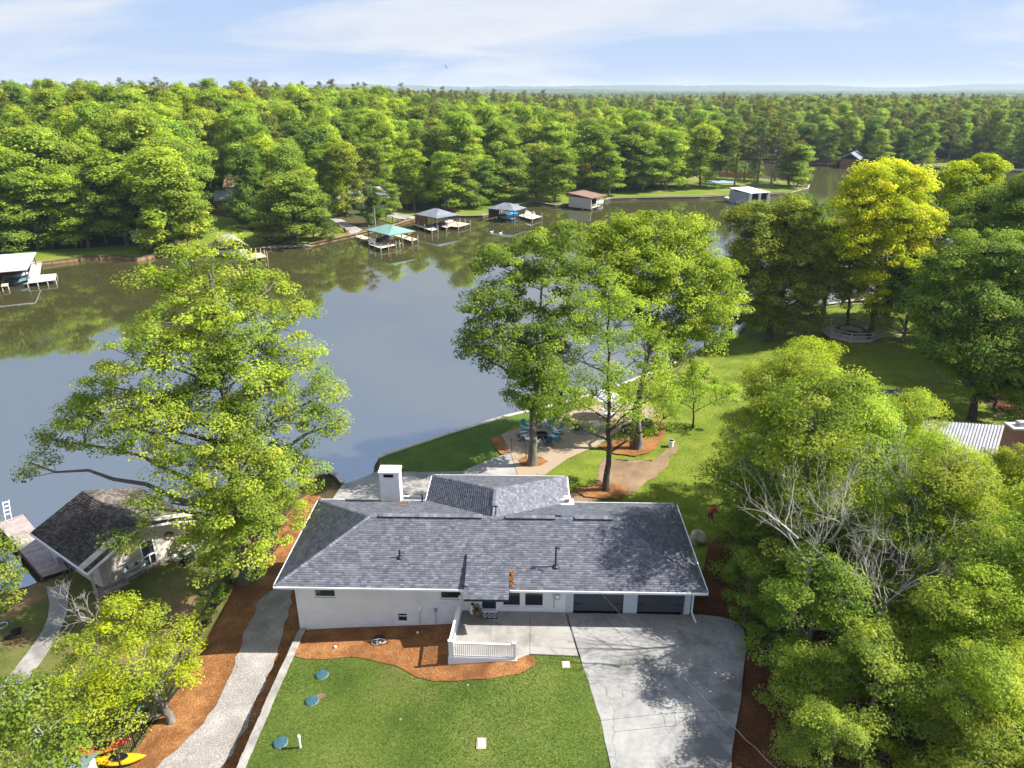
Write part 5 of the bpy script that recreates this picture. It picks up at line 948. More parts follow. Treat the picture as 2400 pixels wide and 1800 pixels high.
ribbon('seawall', 'dark low seawall beyond the right lawn', 'seawall', ns[2 + 24:2 + 31], LAKE - 1.0, SHZ + 0.02, 0.2, M['wood_dark'], 'seawalls', M['wood_grey'])
p = G(716, 1140, terrain_h); b = MB(); b.box(p[0] - 0.12, p[1] - 0.12, p[2] - 0.3, p[0] + 0.12, p[1] + 0.12, p[2] + 0.75); b.box(p[0] - 0.15, p[1] - 0.15, p[2] + 0.75, p[0] + 0.15, p[1] + 0.15, p[2] + 0.82); tag(b.build('mooring_post', M['white']), 'white square post at the cove seawall corner', 'post')
# ------------------------------------------------------------------ patio furniture
def adirondack(name, label, m, m2, group):
    t = thing(name, label, 'chair', (0, 0, 0), group)
    for k in range(5): y = -0.28 + k * 0.11; b_ = MB(); b_.box(-0.27, y, 0.37 - k * 0.03, 0.27, y + 0.095, 0.395 - k * 0.03); b_.build('seat_slat', m2 if k < 3 else m, t, local=True)
    for k in range(6):
        x = -0.27 + k * 0.092; top = 0.98 + 0.07 * math.sin((k + 0.5) / 6 * math.pi); b_ = MB(); y1 = 0.24 + 0.30 * (top - 0.25) / 0.75
        b_.add([(x, 0.24, 0.25), (x + 0.085, 0.24, 0.25), (x + 0.085, 0.265, 0.25), (x, 0.265, 0.25), (x, y1, top), (x + 0.085, y1, top), (x + 0.085, y1 + 0.025, top), (x, y1 + 0.025, top)], [(3, 2, 1, 0), (4, 5, 6, 7), (0, 1, 5, 4), (1, 2, 6, 5), (2, 3, 7, 6), (3, 0, 4, 7)]); b_.build('back_slat', m, t, local=True)
    for s_ in (-1, 1):
        b_ = MB(); b_.box(s_ * 0.36 - 0.075, -0.36, 0.56, s_ * 0.36 + 0.075, 0.40, 0.585); b_.build('arm', m2, t, local=True)
        b_ = MB(); b_.box(s_ * 0.31 - 0.02, -0.30, 0.0, s_ * 0.31 + 0.02, -0.20, 0.56); b_.build('front_leg', m, t, local=True)
        b_ = MB(); b_.add([(s_ * 0.30 - 0.02, -0.24, 0.30), (s_ * 0.30 + 0.02, -0.24, 0.30), (s_ * 0.30 + 0.02, -0.24, 0.38), (s_ * 0.30 - 0.02, -0.24, 0.38), (s_ * 0.30 - 0.02, 0.52, 0.0), (s_ * 0.30 + 0.02, 0.52, 0.0), (s_ * 0.30 + 0.02, 0.56, 0.08), (s_ * 0.30 - 0.02, 0.56, 0.08)], [(3, 2, 1, 0), (4, 5, 6, 7), (0, 1, 5, 4), (1, 2, 6, 5), (2, 3, 7, 6), (3, 0, 4, 7)]); b_.build('rear_leg', m, t, local=True)
    return t
tealm = mat('teal_paint', (0.03, 0.30, 0.36), rough=0.45, spec=0.4); aquam = mat('aqua_paint', (0.22, 0.58, 0.60), rough=0.45, spec=0.4); navym = mat('blue_paint', (0.015, 0.075, 0.17), rough=0.45, spec=0.4); greym = mat('dark_grey_paint', (0.06, 0.06, 0.07), rough=0.5); creamm = mat('cream_cloth', (0.6, 0.62, 0.62), rough=0.8)
fp = G(1270, 1028, terrain_h); GRPC = 'adirondack chairs round the fire pit'
spots = [(1234, 1013, tealm, aquam, 'aqua and teal adirondack chair left of the patio trunk'), (1259, 1003, navym, creamm, 'navy adirondack chair at the far left of the fire pit'), (1290, 1006, tealm, aquam, 'teal adirondack chair at the far side of the fire pit'), (1305, 1020, navym, creamm, 'navy adirondack chair at the right of the fire pit'), (1300, 1033, tealm, aquam, 'striped teal adirondack chair at the near right of the fire pit'), (1283, 1044, navym, greym, 'dark blue adirondack chair nearest the house'), (1228, 1032, greym, creamm, 'dark grey adirondack chair with pale seat left of the fire pit'), (1254, 1047, aquam, creamm, 'aqua chair half hidden by the patio trunk')]
for px_, py_, m1, m2, lab in spots:
    p = G(px_, py_, terrain_h); t = adirondack('adirondack_chair', lab, m1, m2, GRPC); dv = p[:2] - fp[:2]; t.location = (p[0], p[1], p[2] + 0.112); t.rotation_euler = (0, 0, math.atan2(dv[1], dv[0]) - math.pi / 2)
fpt = thing('fire_pit', 'round black metal fire pit ringed by chairs', 'fire pit', fp + np.array([0, 0, .112]))
b = MB(); b.lathe(fp + np.array([0, 0, 0.12]), [(0.50, 0), (0.52, 0.30), (0.58, 0.36), (0.58, 0.40), (0.47, 0.40), (0.44, 0.15), (0.05, 0.12)], 20); b.build('bowl', M['black'], fpt)
b = MB(); b.lathe(fp + np.array([0, 0, 0.27]), [(0.43, 0), (0.4, 0.03), (0.1, 0.06)], 12); b.build('ash', mat('ash', (0.10, 0.09, 0.085), rough=1), fpt)
for k in range(4): a = k * 1.57 + .4; b = MB(); b.tube([fp + np.array([0.42 * math.cos(a), 0.42 * math.sin(a), 0.30]), fp + np.array([-0.1 * math.cos(a + 1), -0.1 * math.sin(a + 1), 0.36])], 0.05, 6); b.build('log', M['bark_dark'], fpt)
def side_table(px_, py_, lab, r_=0.28, z_=0.45, m='white'):
    p = G(px_, py_, terrain_h) + np.array([0, 0, .112]); t = thing('side_table', lab, 'table', p)
    b_ = MB(); b_.lathe(p, [(r_, z_ - 0.04), (r_, z_)], 14); b_.build('table_top', M[m], t)
    for k in range(3): a = k * 2.1; b_ = MB(); b_.tube([p + np.array([r_ * .3 * math.cos(a), r_ * .3 * math.sin(a), z_ - 0.03]), p + np.array([r_ * .85 * math.cos(a), r_ * .85 * math.sin(a), 0.0])], 0.018, 5); b_.build('leg', M[m], t)
side_table(1237, 1040, 'small round white table near the patio trunk'); side_table(1299, 1018, 'small white table between the teal and navy chairs', 0.24)
p = G(1213, 1024, terrain_h) + np.array([0, 0, .13]); b = MB()
for k in range(6): b.tube([p + np.array([rsf.normal() * .15, rsf.normal() * .1, 0.04 + 0.02 * k]), p + np.array([0.5 * rsf.rand(), rsf.normal() * .2, 0.05 + 0.02 * k])], 0.035, 5)
tag(b.build('firewood', M['bark_dark']), 'dark bundle of firewood on the patio edge', 'firewood')
for px_, py_, lab in ((1199, 1063, 'slim dark torch post at the patio edge'), (1233, 1078, 'slim dark torch post beside the patio tree')):
    p = G(px_, py_, terrain_h); t = thing('torch_post', lab, 'torch', p); b = MB(); b.tube([p, p + np.array([0, 0, 1.25])], 0.03, 6); b.build('stake', M['wood_dark'], t); b = MB(); b.lathe(p + np.array([0, 0, 1.22]), [(0.03, 0), (0.06, 0.08), (0.05, 0.2)], 8); b.build('canister', M['black'], t)
# raised bed, table set and cover at the right of the patio
p0, p1 = G(1468, 1022, terrain_h), G(1530, 1002, terrain_h); ang = math.atan2(p1[1] - p0[1], p1[0] - p0[0]); L_ = np.linalg.norm(p1[:2] - p0[:2]); f_ = frame((p0[0], p0[1], p0[2] + .1), ang)
rb = thing('planter_box', 'long charcoal raised planter box beside the twin trunks', 'planter', (p0[0], p0[1], p0[2] + .1)); gm = mat('charcoal_panel', (0.07, 0.073, 0.08), rough=0.6)
for (x0, y0, x1, y1) in ((0, 0, L_, 0.05), (0, 0.75, L_, 0.80), (0, 0.05, 0.05, 0.75), (L_ - 0.05, 0.05, L_, 0.75)): b = MB(); b.box(x0, y0, 0, x1, y1, 0.6, f_); b.build('side_panel', gm, rb)
b = MB(); b.box(0.05, 0.05, 0.0, L_ - 0.05, 0.75, 0.42, f_); b.build('soil', M['dirt'], rb)
pm = G(1374, 1012, terrain_h); b = MB(); b.lathe(pm + np.array([0, 0, 0.115]), [(1.25, 0), (1.25, 0.03), (1.2, 0.04)], 20, fr=lambda q: (pm[0] + (q[0] - pm[0]) * 1.0, pm[1] + (q[1] - pm[1]) * 0.8, q[2])); tag(b.build('patio_mat', mat('grey_mat', (0.16, 0.145, 0.135), (0.2, 0.18, 0.17), 20, 0.95)), 'dark grey half-round mat lying on the patio', 'mat')
pt = G(1430, 985, terrain_h) + np.array([0, 0, .115]); tb = thing('patio_table', 'white patio table under the slender tree', 'table', pt)
b = MB(); b.lathe(pt, [(0.62, 0.70), (0.62, 0.73)], 20); b.build('table_top', M['white'], tb)
for k in range(4): a = k * 1.57 + .5; b = MB(); b.tube([pt + np.array([0.45 * math.cos(a), 0.45 * math.sin(a), 0.7]), pt + np.array([0.5 * math.cos(a), 0.5 * math.sin(a), 0])], 0.025, 6); b.build('leg', M['white'], tb)
def wire_chair(px_, py_, rz, lab):
    p = G(px_, py_, terrain_h) + np.array([0, 0, .115]); t = thing('patio_chair', lab, 'chair', p, 'white patio chairs', rz)
    for sx in (-0.22, 0.22):
        for sy in (-0.22, 0.22): b_ = MB(); b_.tube([(sx, sy, 0), (sx, sy, 0.44 if sy < 0 else 0.95)], 0.018, 6); b_.build('leg', M['white'], t, local=True)
    for k in range(5): b_ = MB(); b_.box(-0.24, -0.24 + k * 0.1, 0.43, 0.24, -0.16 + k * 0.1, 0.45); b_.build('seat_slat', M['white'], t, local=True)
    for k in range(4): b_ = MB(); b_.box(-0.22, 0.21, 0.55 + k * 0.11, 0.22, 0.235, 0.61 + k * 0.11); b_.build('back_slat', M['white'], t, local=True)
wire_chair(1403, 1008, 2.2, 'white slatted chair left of the slender trunk'); wire_chair(1452, 972, 0.4, 'white slatted chair behind the slender trunk'); wire_chair(1410, 972, -0.7, 'white slatted chair at the far side of the patio table')
ub = thing('garden_umbrella', 'white garden umbrella partly hidden by leaves', 'umbrella', pt + np.array([-0.2, 1.0, 0])); c_ = pt + np.array([-0.2, 1.0, 0])
b = MB(); b.tube([c_, c_ + np.array([0, 0, 2.35])], 0.025, 8); b.build('pole', M['white'], ub)
b = MB(); b.lathe(c_ + np.array([0, 0, 1.85]), [(1.35, 0), (0.9, 0.22), (0.4, 0.42), (0.03, 0.52)], 8); b.build('canopy', creamm, ub)
b = MB(); b.lathe(c_, [(0.25, 0), (0.22, 0.08)], 12); b.build('base', M['grey_metal'], ub)
p = G(1572, 1047, terrain_h); t = thing('white_bucket', 'tall white bin standing at the edge of the straw island', 'bin', p); b = MB(); b.lathe(p, [(0.22, 0), (0.27, 0.62), (0.25, 0.62)], 14); b.build('tub', M['white'], t); b = MB(); b.tube([p + np.array([0.26 * math.cos(a), 0, 0.6 + 0.22 * math.sin(a)]) for a in np.linspace(0, math.pi, 9)], 0.012, 5); b.build('bail_handle', M['grey_metal'], t)
b = MB(); b.lathe(p + np.array([0, 0, 0.62]), [(0.24, 0), (0.12, 0.03)], 12); b.build('dark_lining', M['dark'], t)
p = G(1351, 1010, terrain_h); shrub('potted plant in a black pot at the patio edge', p[0], p[1], 0.4, PAL_G, 91, z=p[2] + .3, name='potted_plant'); t = [o for o in col.objects if o.name.startswith('potted_plant')][-1]; b = MB(); b.lathe(p + np.array([0, 0, .115]), [(0.16, 0), (0.22, 0.35), (0.2, 0.35)], 12); b.build('pot', M['black'], t)
b = MB(); q = G(1630, 1272, terrain_h); me_ = bmesh.new(); bmesh.ops.create_icosphere(me_, subdivisions=3, radius=1.0)
for v in me_.verts: n_ = 0.16 * math.sin(v.co.x * 3.1 + 1) * math.sin(v.co.y * 2.7) + 0.1 * math.sin(v.co.z * 5 + v.co.x * 4); v.co *= 1 + n_; v.co.x *= 0.62; v.co.y *= 0.55; v.co.z *= 0.60
me2 = bpy.data.meshes.new('boulder'); me_.to_mesh(me2); me_.free(); me2.materials.append(mat('boulder_stone', (0.30, 0.25, 0.19), (0.52, 0.46, 0.38), 2.5, 0.9, 0.2, bump=0.7, bscale=6)); bo = link('boulder', me2); bo.location = (q[0] + .1, q[1], q[2] + 0.35); tag(bo, 'big rounded tan boulder beside the garage gable', 'boulder')
# ------------------------------------------------------------------ the person on the lawn
def person():
    p = G(1663, 1226, terrain_h); t = thing('person', 'person in a red shirt and dark trousers stooping on the back lawn', 'person', p)
    V = [(0, 0, 0.88), (0.05, 0, 1.0), (0.16, 0, 1.14), (0.27, 0, 1.24), (0.34, 0, 1.29), (0.42, 0, 1.33),     # pelvis..neck, head base
         (-0.02, 0.10, 0.84), (-0.06, 0.12, 0.46), (-0.16, 0.12, 0.09), (-0.04, 0.13, 0.04),                       # left leg, foot
         (0.02, -0.10, 0.84), (0.10, -0.12, 0.47), (0.06, -0.13, 0.09), (0.19, -0.13, 0.04),                       # right leg
         (0.27, 0.19, 1.23), (0.34, 0.24, 0.98), (0.44, 0.18, 0.78), (0.27, -0.19, 1.23), (0.36, -0.24, 0.98), (0.47, -0.16, 0.80)]
    E_ = [(0, 1), (1, 2), (2, 3), (3, 4), (4, 5), (0, 6), (6, 7), (7, 8), (8, 9), (0, 10), (10, 11), (11, 12), (12, 13), (3, 14), (14, 15), (15, 16), (3, 17), (17, 18), (18, 19)]
    R = [0.15, 0.145, 0.16, 0.15, 0.06, 0.055, 0.095, 0.065, 0.045, 0.04, 0.095, 0.065, 0.045, 0.04, 0.06, 0.043, 0.032, 0.06, 0.043, 0.032]
    V += [(0.47, 0, 1.385), (0.53, 0, 1.45)]; E_ += [(5, 20), (20, 21)]; R += [0.10, 0.085]      # head carried on the neck
    for hnd, s2 in ((16, 1), (19, -1)):
        q = np.array(V[hnd]); pi_ = len(V); V.append(tuple(q + np.array([0.03, -0.01 * s2, -0.07]))); E_.append((hnd, pi_)); R.append(0.030)
        for k in range(5):
            L2 = (0.060, 0.070, 0.075, 0.068, 0.05)[k]; d = np.array([0.25, -0.15 * s2, -0.95]) if k < 4 else np.array([0.75, -0.5 * s2, -0.4]); a_ = (k - 1.5) * 0.018 if k < 4 else 0.03
            q0 = np.array(V[pi_]) + np.array([a_, 0.0, 0.0]); i0 = len(V); V.append(tuple(q0 + d * L2 * 0.55)); V.append(tuple(q0 + d * L2 + np.array([-0.012, 0, 0]))); E_.extend([(pi_, i0), (i0, i0 + 1)]); R.extend([0.009, 0.008])
    me = bpy.data.meshes.new('body'); me.from_pydata(V, E_, []); o = link('body', me, t); bpy.context.view_layer.objects.active = o
    o.modifiers.new('skin', 'SKIN'); sv = me.skin_vertices[0].data
    for i, r in enumerate(R): sv[i].radius = (r, r)
    sv[0].use_root = True; ss = o.modifiers.new('sub', 'SUBSURF'); ss.levels = 2; ss.render_levels = 2
    skin = mat('skin', (0.46, 0.27, 0.19), rough=0.6); me.materials.append(skin)
    dg = bpy.context.evaluated_depsgraph_get(); ev = o.evaluated_get(dg); nm = bpy.data.meshes.new_from_object(ev); o.modifiers.clear(); o.data = nm
    nm.materials.clear()
    for m_ in (skin, mat('red_shirt', (0.42, 0.025, 0.03), rough=0.85), mat('dark_trousers', (0.02, 0.035, 0.025), rough=0.9), mat('white_shoe', (0.7, 0.68, 0.64), rough=0.7)): nm.materials.append(m_)
    for f in nm.polygons:
        c = f.center; f.use_smooth = True; arm = abs(c.y) > 0.17 and c.z > 0.7
        f.material_index = 3 if c.z < 0.12 else (0 if c.z < 0.40 else (2 if c.z < 0.93 and not arm else (0 if (arm and c.z < 1.02) or (c.x > 0.35 and abs(c.y) < .1 and c.z > 1.26) else 1)))
    b_ = MB(); b_.lathe((0.475, 0, 1.41), [(0.108, 0.0), (0.112, 0.05), (0.09, 0.10), (0.03, 0.125)], 12); b_.build('hair', mat('grey_hair', (0.30, 0.27, 0.24), rough=0.9), t, local=True, smooth=True)
    t.rotation_euler = (0, 0, 0.15); t.scale = (0.98, 0.98, 0.98)
person()

# ------------------------------------------------------------------ grass blades on the lawns
def blades(name, label, poly, hv, n, seed, lo, hi_, colA, colB, off=0.0, avoid=()):
    r = np.random.RandomState(seed); P_ = np.array(poly); mn, mxx = P_.min(0), P_.max(0); xy = r.uniform(mn, mxx, (n, 2)); ok = pin(xy[:, 0], xy[:, 1], poly)
    for a in avoid: ok &= ~pin(xy[:, 0], xy[:, 1], a)
    ok &= (xy[:, 1] > 18.0); xy = xy[ok]; m_ = len(xy); z = hv(xy[:, 0], xy[:, 1]) + off; hh = r.uniform(lo, hi_, m_); a = r.rand(m_) * 6.283; w = hh * .42; d = np.stack([np.cos(a), np.sin(a)], -1); lean = r.normal(size=(m_, 2)) * .45
    V = np.zeros((m_, 3, 3)); V[:, 0, :2] = xy - d * w[:, None]; V[:, 1, :2] = xy + d * w[:, None]; V[:, 2, :2] = xy + lean * hh[:, None]; V[:, :2, 2] = (z - .004)[:, None]; V[:, 2, 2] = z + hh
    t = np.clip(.5 + .7 * bumpy(xy[:, 0], xy[:, 1], 1.3, seed) + 1.0 * bumpy(xy[:, 0], xy[:, 1], .45, seed + 3) + .18 * r.normal(size=m_), 0, 1)[:, None]; C = (np.array(colA) * (1 - t) + np.array(colB) * t) * (.85 + .3 * r.rand(m_, 1))
    o = link(name, np_mesh(name, V.reshape(-1, 3), None, np.arange(3 * m_).reshape(-1, 3), mats=[M['leaf']], colors=np.repeat(C, 3, 0))); tag(o, label, None, kind='stuff')
blades('front_grass', 'short grass blades of the front lawn', lawn_poly, upper_rbf, 230000, 5, .022, .048, (.056, .088, .017), (.155, .170, .045), avoid=[bed])
blades('back_grass', 'short grass blades of the back lawn', lawn_b, terrain_h, 130000, 6, .04, .08, (.095, .128, .016), (.19, .21, .04), .02, avoid=[path, pit, bare_poly, lawn_d, straw_r])
# ------------------------------------------------------------------ neighbour's boathouse, left
M['stucco'] = mat('beige_stucco', (0.50, 0.45, 0.37), (0.60, 0.55, 0.47), 2, 0.85, 0.2, bump=0.2)
M['shingle_old'] = mat('old_shingle', (0.040, 0.035, 0.033), (0.075, 0.066, 0.060), 5, 0.92, 0.1, tone=True, c3=(0.13, 0.115, 0.10), scale3=0.25)
bz0 = -3.35; EZb, RZb = -1.05, 0.35
q_fl, q_bl, q_br, q_fr = P(205, 1345, EZb), P(92, 1240, EZb), P(372, 1155, EZb), P(462, 1216, EZb)
ex = (q_fr - q_fl)[:2]; angb = math.atan2(ex[1], ex[0]); wb = np.linalg.norm(ex); ey = np.array([-math.sin(angb), math.cos(angb)]); db = float(np.dot((q_bl - q_fl)[:2], ey)); fb = frame((q_fl[0], q_fl[1], 0), angb)
bh = thing('boathouse', 'dark shingled beige boathouse beside the wooden dock', 'boathouse', (q_fl[0], q_fl[1], bz0))
rl = [fb((0, db, EZb)), fb((0, 0, EZb)), fb((wb / 2, 0, RZb)), fb((wb / 2, db, RZb))]; rr_ = [fb((wb, 0, EZb)), fb((wb, db, EZb)), fb((wb / 2, db, RZb)), fb((wb / 2, 0, RZb))]
b = MB()
for q in (rl, rr_): b.add([(p[0], p[1], p[2] - 0.004) for p in q] + [(p[0], p[1], p[2] - 0.14) for p in q], [(0, 1, 2, 3), (7, 6, 5, 4), (0, 4, 5, 1), (1, 5, 6, 2), (2, 6, 7, 3), (3, 7, 4, 0)])
rfb = b.build('roof', M['white'], bh); PALO = [(1, 1, 1), (0.7, 0.7, 0.7), (1.3, 1.25, 1.2), (0.85, 0.8, 0.8), (1.6, 1.5, 1.4)]
shingle_plane(rl, (0, 1), 'shingle_field', rfb, 0.16, 0.2, 0.3, 0.02, M['shingle_old'], PALO); shingle_plane(rr_, (0, 1), 'shingle_field', rfb, 0.16, 0.2, 0.3, 0.02, M['shingle_old'], PALO)
sl = (RZb - EZb) / (wb / 2)
for x0, x1 in ((0.0, 0.62 * wb / 2), (wb - 0.75 * wb / 2, wb)):      # pale metal bands set back from the front rake
    zf = lambda x: EZb + sl * min(x, wb - x) + 0.05
    b = MB(); b.add([fb((x0, 0.55, zf(x0))), fb((x1, 0.55, zf(x1))), fb((x1, 1.05, zf(x1) + 0.06)), fb((x0, 1.05, zf(x0) + 0.06)), fb((x0, 0.55, zf(x0) - 0.07)), fb((x1, 0.55, zf(x1) - 0.07)), fb((x1, 1.05, zf(x1) - 0.07)), fb((x0, 1.05, zf(x0) - 0.07))], [(0, 1, 2, 3), (7, 6, 5, 4), (0, 4, 5, 1), (1, 5, 6, 2), (2, 6, 7, 3), (3, 7, 4, 0)]); b.build('roof_band', M['cap'], rfb)
for a, c in ((fb((0, 0, EZb - .05)), fb((wb / 2, 0, RZb - .05))), (fb((wb / 2, 0, RZb - .05)), fb((wb, 0, EZb - .05))), (fb((-0.03, 0, EZb - .05)), fb((-0.03, db, EZb - .05)))): b = MB(); b.beam(a, c, 0.05, 0.16); b.build('fascia', M['white'], rfb)
wx0, wx1, wy0, wy1 = 1.0, wb - 0.6, 0.95, db - 0.5; zt_ = EZb - 0.05
b = MB(); dx0, dx1 = 0.50 * wb, 0.50 * wb + 0.95
for (x0, x1, z0, z1) in ((wx0, dx0, bz0 - .4, zt_), (dx1, wx1, bz0 - .4, zt_), (dx0, dx1, bz0 + 2.02, zt_), (dx0, dx1, bz0 - .4, bz0)): b.box(x0, wy0, z0, x1, wy0 + 0.15, z1, fb)
b.add([fb((wx0, wy0 + .01, zt_)), fb((wx1, wy0 + .01, zt_)), fb((wb / 2, wy0 + .01, RZb - 0.2)), fb((wx0, wy0 + .14, zt_)), fb((wx1, wy0 + .14, zt_)), fb((wb / 2, wy0 + .14, RZb - 0.2))], [(0, 1, 2), (5, 4, 3), (0, 3, 4, 1), (1, 4, 5, 2), (2, 5, 3, 0)])
b.box(wx0, wy0 + .15, bz0 - 0.6, wx0 + .15, wy1, zt_, fb); b.box(wx1 - .15, wy0 + .15, bz0 - 0.6, wx1, wy1, zt_, fb); b.box(wx0 + .15, wy1 - .15, bz0 - 0.6, wx1 - .15, wy1, zt_, fb); b.build('wall', M['stucco'], bh)
b = MB()
for (x0, x1, z0, z1) in ((dx0, dx0 + .09, bz0, bz0 + 2.02), (dx1 - .09, dx1, bz0, bz0 + 2.02), (dx0 + .09, dx1 - .09, bz0 + 1.92, bz0 + 2.02), (dx0 + .09, dx1 - .09, bz0, bz0 + .1), (dx0 + .09, dx1 - .09, bz0 + .78, bz0 + .86), (dx0 + .45, dx0 + .5, bz0 + .1, bz0 + .78)): b.box(x0, wy0 - .04, z0, x1, wy0 + .03, z1, fb)
sd = b.build('screen_door', M['white'], bh); b = MB(); b.box(dx0 + .09, wy0 + .04, bz0 + .1, dx1 - .09, wy0 + .05, bz0 + 1.92, fb); b.build('screen', M['glass'], sd); b = MB(); b.tube([fb((dx1 - .13, wy0 - .05, bz0 + 1.0)), fb((dx1 - .13, wy0 - .09, bz0 + 1.0))], .02, 6); b.build('handle', M['black'], sd)
for x in (0.15,): b = MB(); b.box(x, 0.05, bz0 - .3, x + .12, .17, EZb - .05, fb); b.build('porch_post', M['wood_grey'], bh)
for k in range(3):
    b = MB(); x = wx0 + 0.06 + k * 0.33; b.box(x, wy0 - .05, bz0, x + .3, wy0 - .003, bz0 + 1.9, fb); b.build('cupboard_door', M['wood_grey'], bh)
wr = thing('wreath', 'dried flower wreath hung on the beige boathouse wall', 'wreath', fb((dx1 + 1.0, wy0 - .06, bz0 + 1.55)))
C_ = []; 
for k in range(120): a = k * 0.3; C_.append((0.25 * math.cos(a) + rsf.normal() * .05, -0.03 + rsf.normal() * .03, 0.25 * math.sin(a) + rsf.normal() * .05))
o = link('dried_leaves', leaf_mesh('dried_leaves', np.array(C_) @ np.array([[math.cos(angb), math.sin(angb), 0], [-math.sin(angb), math.cos(angb), 0], [0, 0, 1]]), unit(rsf.normal(size=(120, 3))), np.full(120, .11), np.tile(np.array([(0.32, 0.24, 0.10)]), (120, 1)) * (0.5 + rsf.rand(120, 1)), M['leaf'], rsf), wr)
b = MB(); b.tube([fb((dx1 + 1.0 + .25 * math.cos(a), wy0 - .05, bz0 + 1.55 + .25 * math.sin(a))) for a in np.linspace(0, 6.283, 18)], .03, 5, cap=False); b.build('ring', M['wood_dark'], wr)
def bz(p): return max(h(p[0], p[1]), LAKE + 0.3)
def bench_table(name, label, lx, ly, L_, D_, H_, m, cat):
    q = fb((lx, ly, 0)); z = bz(q); t = thing(name, label, cat, (q[0], q[1], z))
    b_ = MB(); b_.box(lx, ly, z + H_ - .05, lx + L_, ly + D_, z + H_, fb); b_.build('top', m, t)
    for x in (lx + .03, lx + L_ - .09):
        for y in (ly + .03, ly + D_ - .09): b_ = MB(); b_.box(x, y, z - .05, x + .06, y + .06, z + H_ - .05, fb); b_.build('leg', m, t)
    return t, z
t, z = bench_table('potting_bench', 'blue-grey potting bench cluttered with pots against the boathouse wall', 2.15, 0.30, 1.5, 0.5, 0.8, mat('faded_blue', (0.20, 0.27, 0.29), (0.30, 0.36, 0.36), 4), 'bench')
b = MB(); b.box(2.15, .74, z + 1.15, 3.65, .80, z + 1.20, fb); b.build('upper_shelf', M['wood_grey'], t); b = MB(); b.box(2.18, .35, z + .3, 3.62, .78, z + .34, fb); b.build('lower_shelf', M['wood_grey'], t)
for k in range(7):
    x = 2.3 + k * .19; q = fb((x, .5 + .1 * (k % 2), z + .80)); b = MB(); r_ = .06 + .03 * (k % 3); b.lathe(q, [(r_ * .7, .0), (r_, .14 + .04 * (k % 2)), (r_ * .85, .14 + .04 * (k % 2))], 10); tag(b.build('plant_pot', (M['white'], mat('blue_glaze', (0.03, 0.12, 0.25), rough=.3) if 'blue_glaze' not in bpy.data.materials else bpy.data.materials['blue_glaze'], M['cap'])[k % 3]), ['white plant pot at the left end of the potting bench', 'blue glazed pot second from the left on the potting bench', 'tan pot third from the left on the potting bench', 'white pot in the middle of the potting bench', 'blue glazed pot right of the middle of the potting bench', 'tan pot second from the right on the potting bench', 'white pot at the right end of the potting bench'][k], 'pot', 'pots on the potting bench')
t, z = bench_table('plant_table', 'low white stone table holding a green shrub', dx1 + 1.0, 0.1, 1.1, 0.5, 0.55, M['cap'], 'table'); q = fb((dx1 + 1.5, .35, 0)); shrub('rounded dark green potted shrub on the stone table', q[0], q[1], .5, PAL_D, 92, z=z + .56, name='potted_shrub', hgt=1.1)
q = fb((dx1 + .75, -.1, 0)); z = bz(q); b = MB(); b.lathe((q[0], q[1], z), [(.16, 0), (.24, .3), (.26, .42), (.2, .42)], 14); tag(b.build('planter_urn', M['white']), 'round white urn planter beside the screen door', 'planter')
gq = fb((dx1 + 1.0, -1.0, 0)); gz = bz(gq); g = thing('gas_grill', 'black gas grill with steel handle outside the boathouse', 'grill', (gq[0], gq[1], gz)); gf = frame((gq[0], gq[1], gz), angb + .1)
b = MB(); b.box(-.4, -.25, .1, .4, .25, .75, gf); b.build('cart', M['black'], g); b = MB(); b.tube([gf((-.42, -.02, .88)), gf((.42, -.02, .88))], .24, 12); b.build('hood', M['black'], g); b = MB(); b.tube([gf((-.32, -.29, .92)), gf((.32, -.29, .92))], .018, 6); b.build('handle', M['white_metal'], g)
for s_ in (-1, 1): b = MB(); b.box(s_ * .62 - .2, -.22, .72, s_ * .62 + .2, .22, .75, gf); b.build('side_shelf', M['grey_metal'], g); b = MB(); b.tube([gf((s_ * .36, -.2, .09)), gf((s_ * .36, .2, .09))], .09, 10); b.build('wheel', M['black'], g)
# patio steps, flagstones
fl_px = [(262, 1378), (300, 1352), (345, 1328), (385, 1310), (420, 1296), (450, 1280)]
fs = thing('flagstone_path', 'weathered flagstone path along the boathouse front', 'path', (*GL(fl_px[2])[0], -3.2))
for k, (a, c) in enumerate(fl_px):
    p = G(a, c, terrain_h); f_ = frame((p[0], p[1], p[2]), angb + .05 * (k % 3))
    for i in range(2):
        b = MB(); b.prism(wob([(-.95, -.55 + i * .6), (.85, -.55 + i * .6), (.85, .0 + i * .6), (-.95, .0 + i * .6)], .05, .5, k * 3 + i), -.1, .10, f_)
        b.build('flagstone', mat('flagstone', (0.16, 0.13, 0.12), (0.28, 0.24, 0.21), 3, .9, bump=.4) if 'flagstone' not in bpy.data.materials else bpy.data.materials['flagstone'], fs)
def simple_chair(label, px_, py_, rz, m, name='metal_chair', group=None, z=None, s=1.0):
    p = G(px_, py_, terrain_h); t = thing(name, label, 'chair', (p[0], p[1], p[2] if z is None else z), group, rz); t.scale = (s, s, s)
    for sx in (-.24, .24):
        for sy in (-.24, .24): b_ = MB(); b_.tube([(sx, sy, 0), (sx, sy * .95, .42 if sy < 0 else .9)], .02, 6); b_.build('leg', m, t, local=True)
        b_ = MB(); b_.tube([(sx * 1.1, -.26, .42), (sx * 1.1, -.26, .62), (sx * 1.1, .2, .64)], .018, 6); b_.build('arm', m, t, local=True)
    for k in range(5): b_ = MB(); b_.box(-.25, -.25 + k * .1, .41, .25, -.17 + k * .1, .43); b_.build('seat_slat', m, t, local=True)
    for k in range(5): b_ = MB(); b_.box(-.22 + k * .095, .215, .45, -.16 + k * .095, .235, .9); b_.build('back_slat', m, t, local=True)
    return t
aqg = mat('aqua_grey_metal', (0.16, 0.25, 0.26), rough=.5)
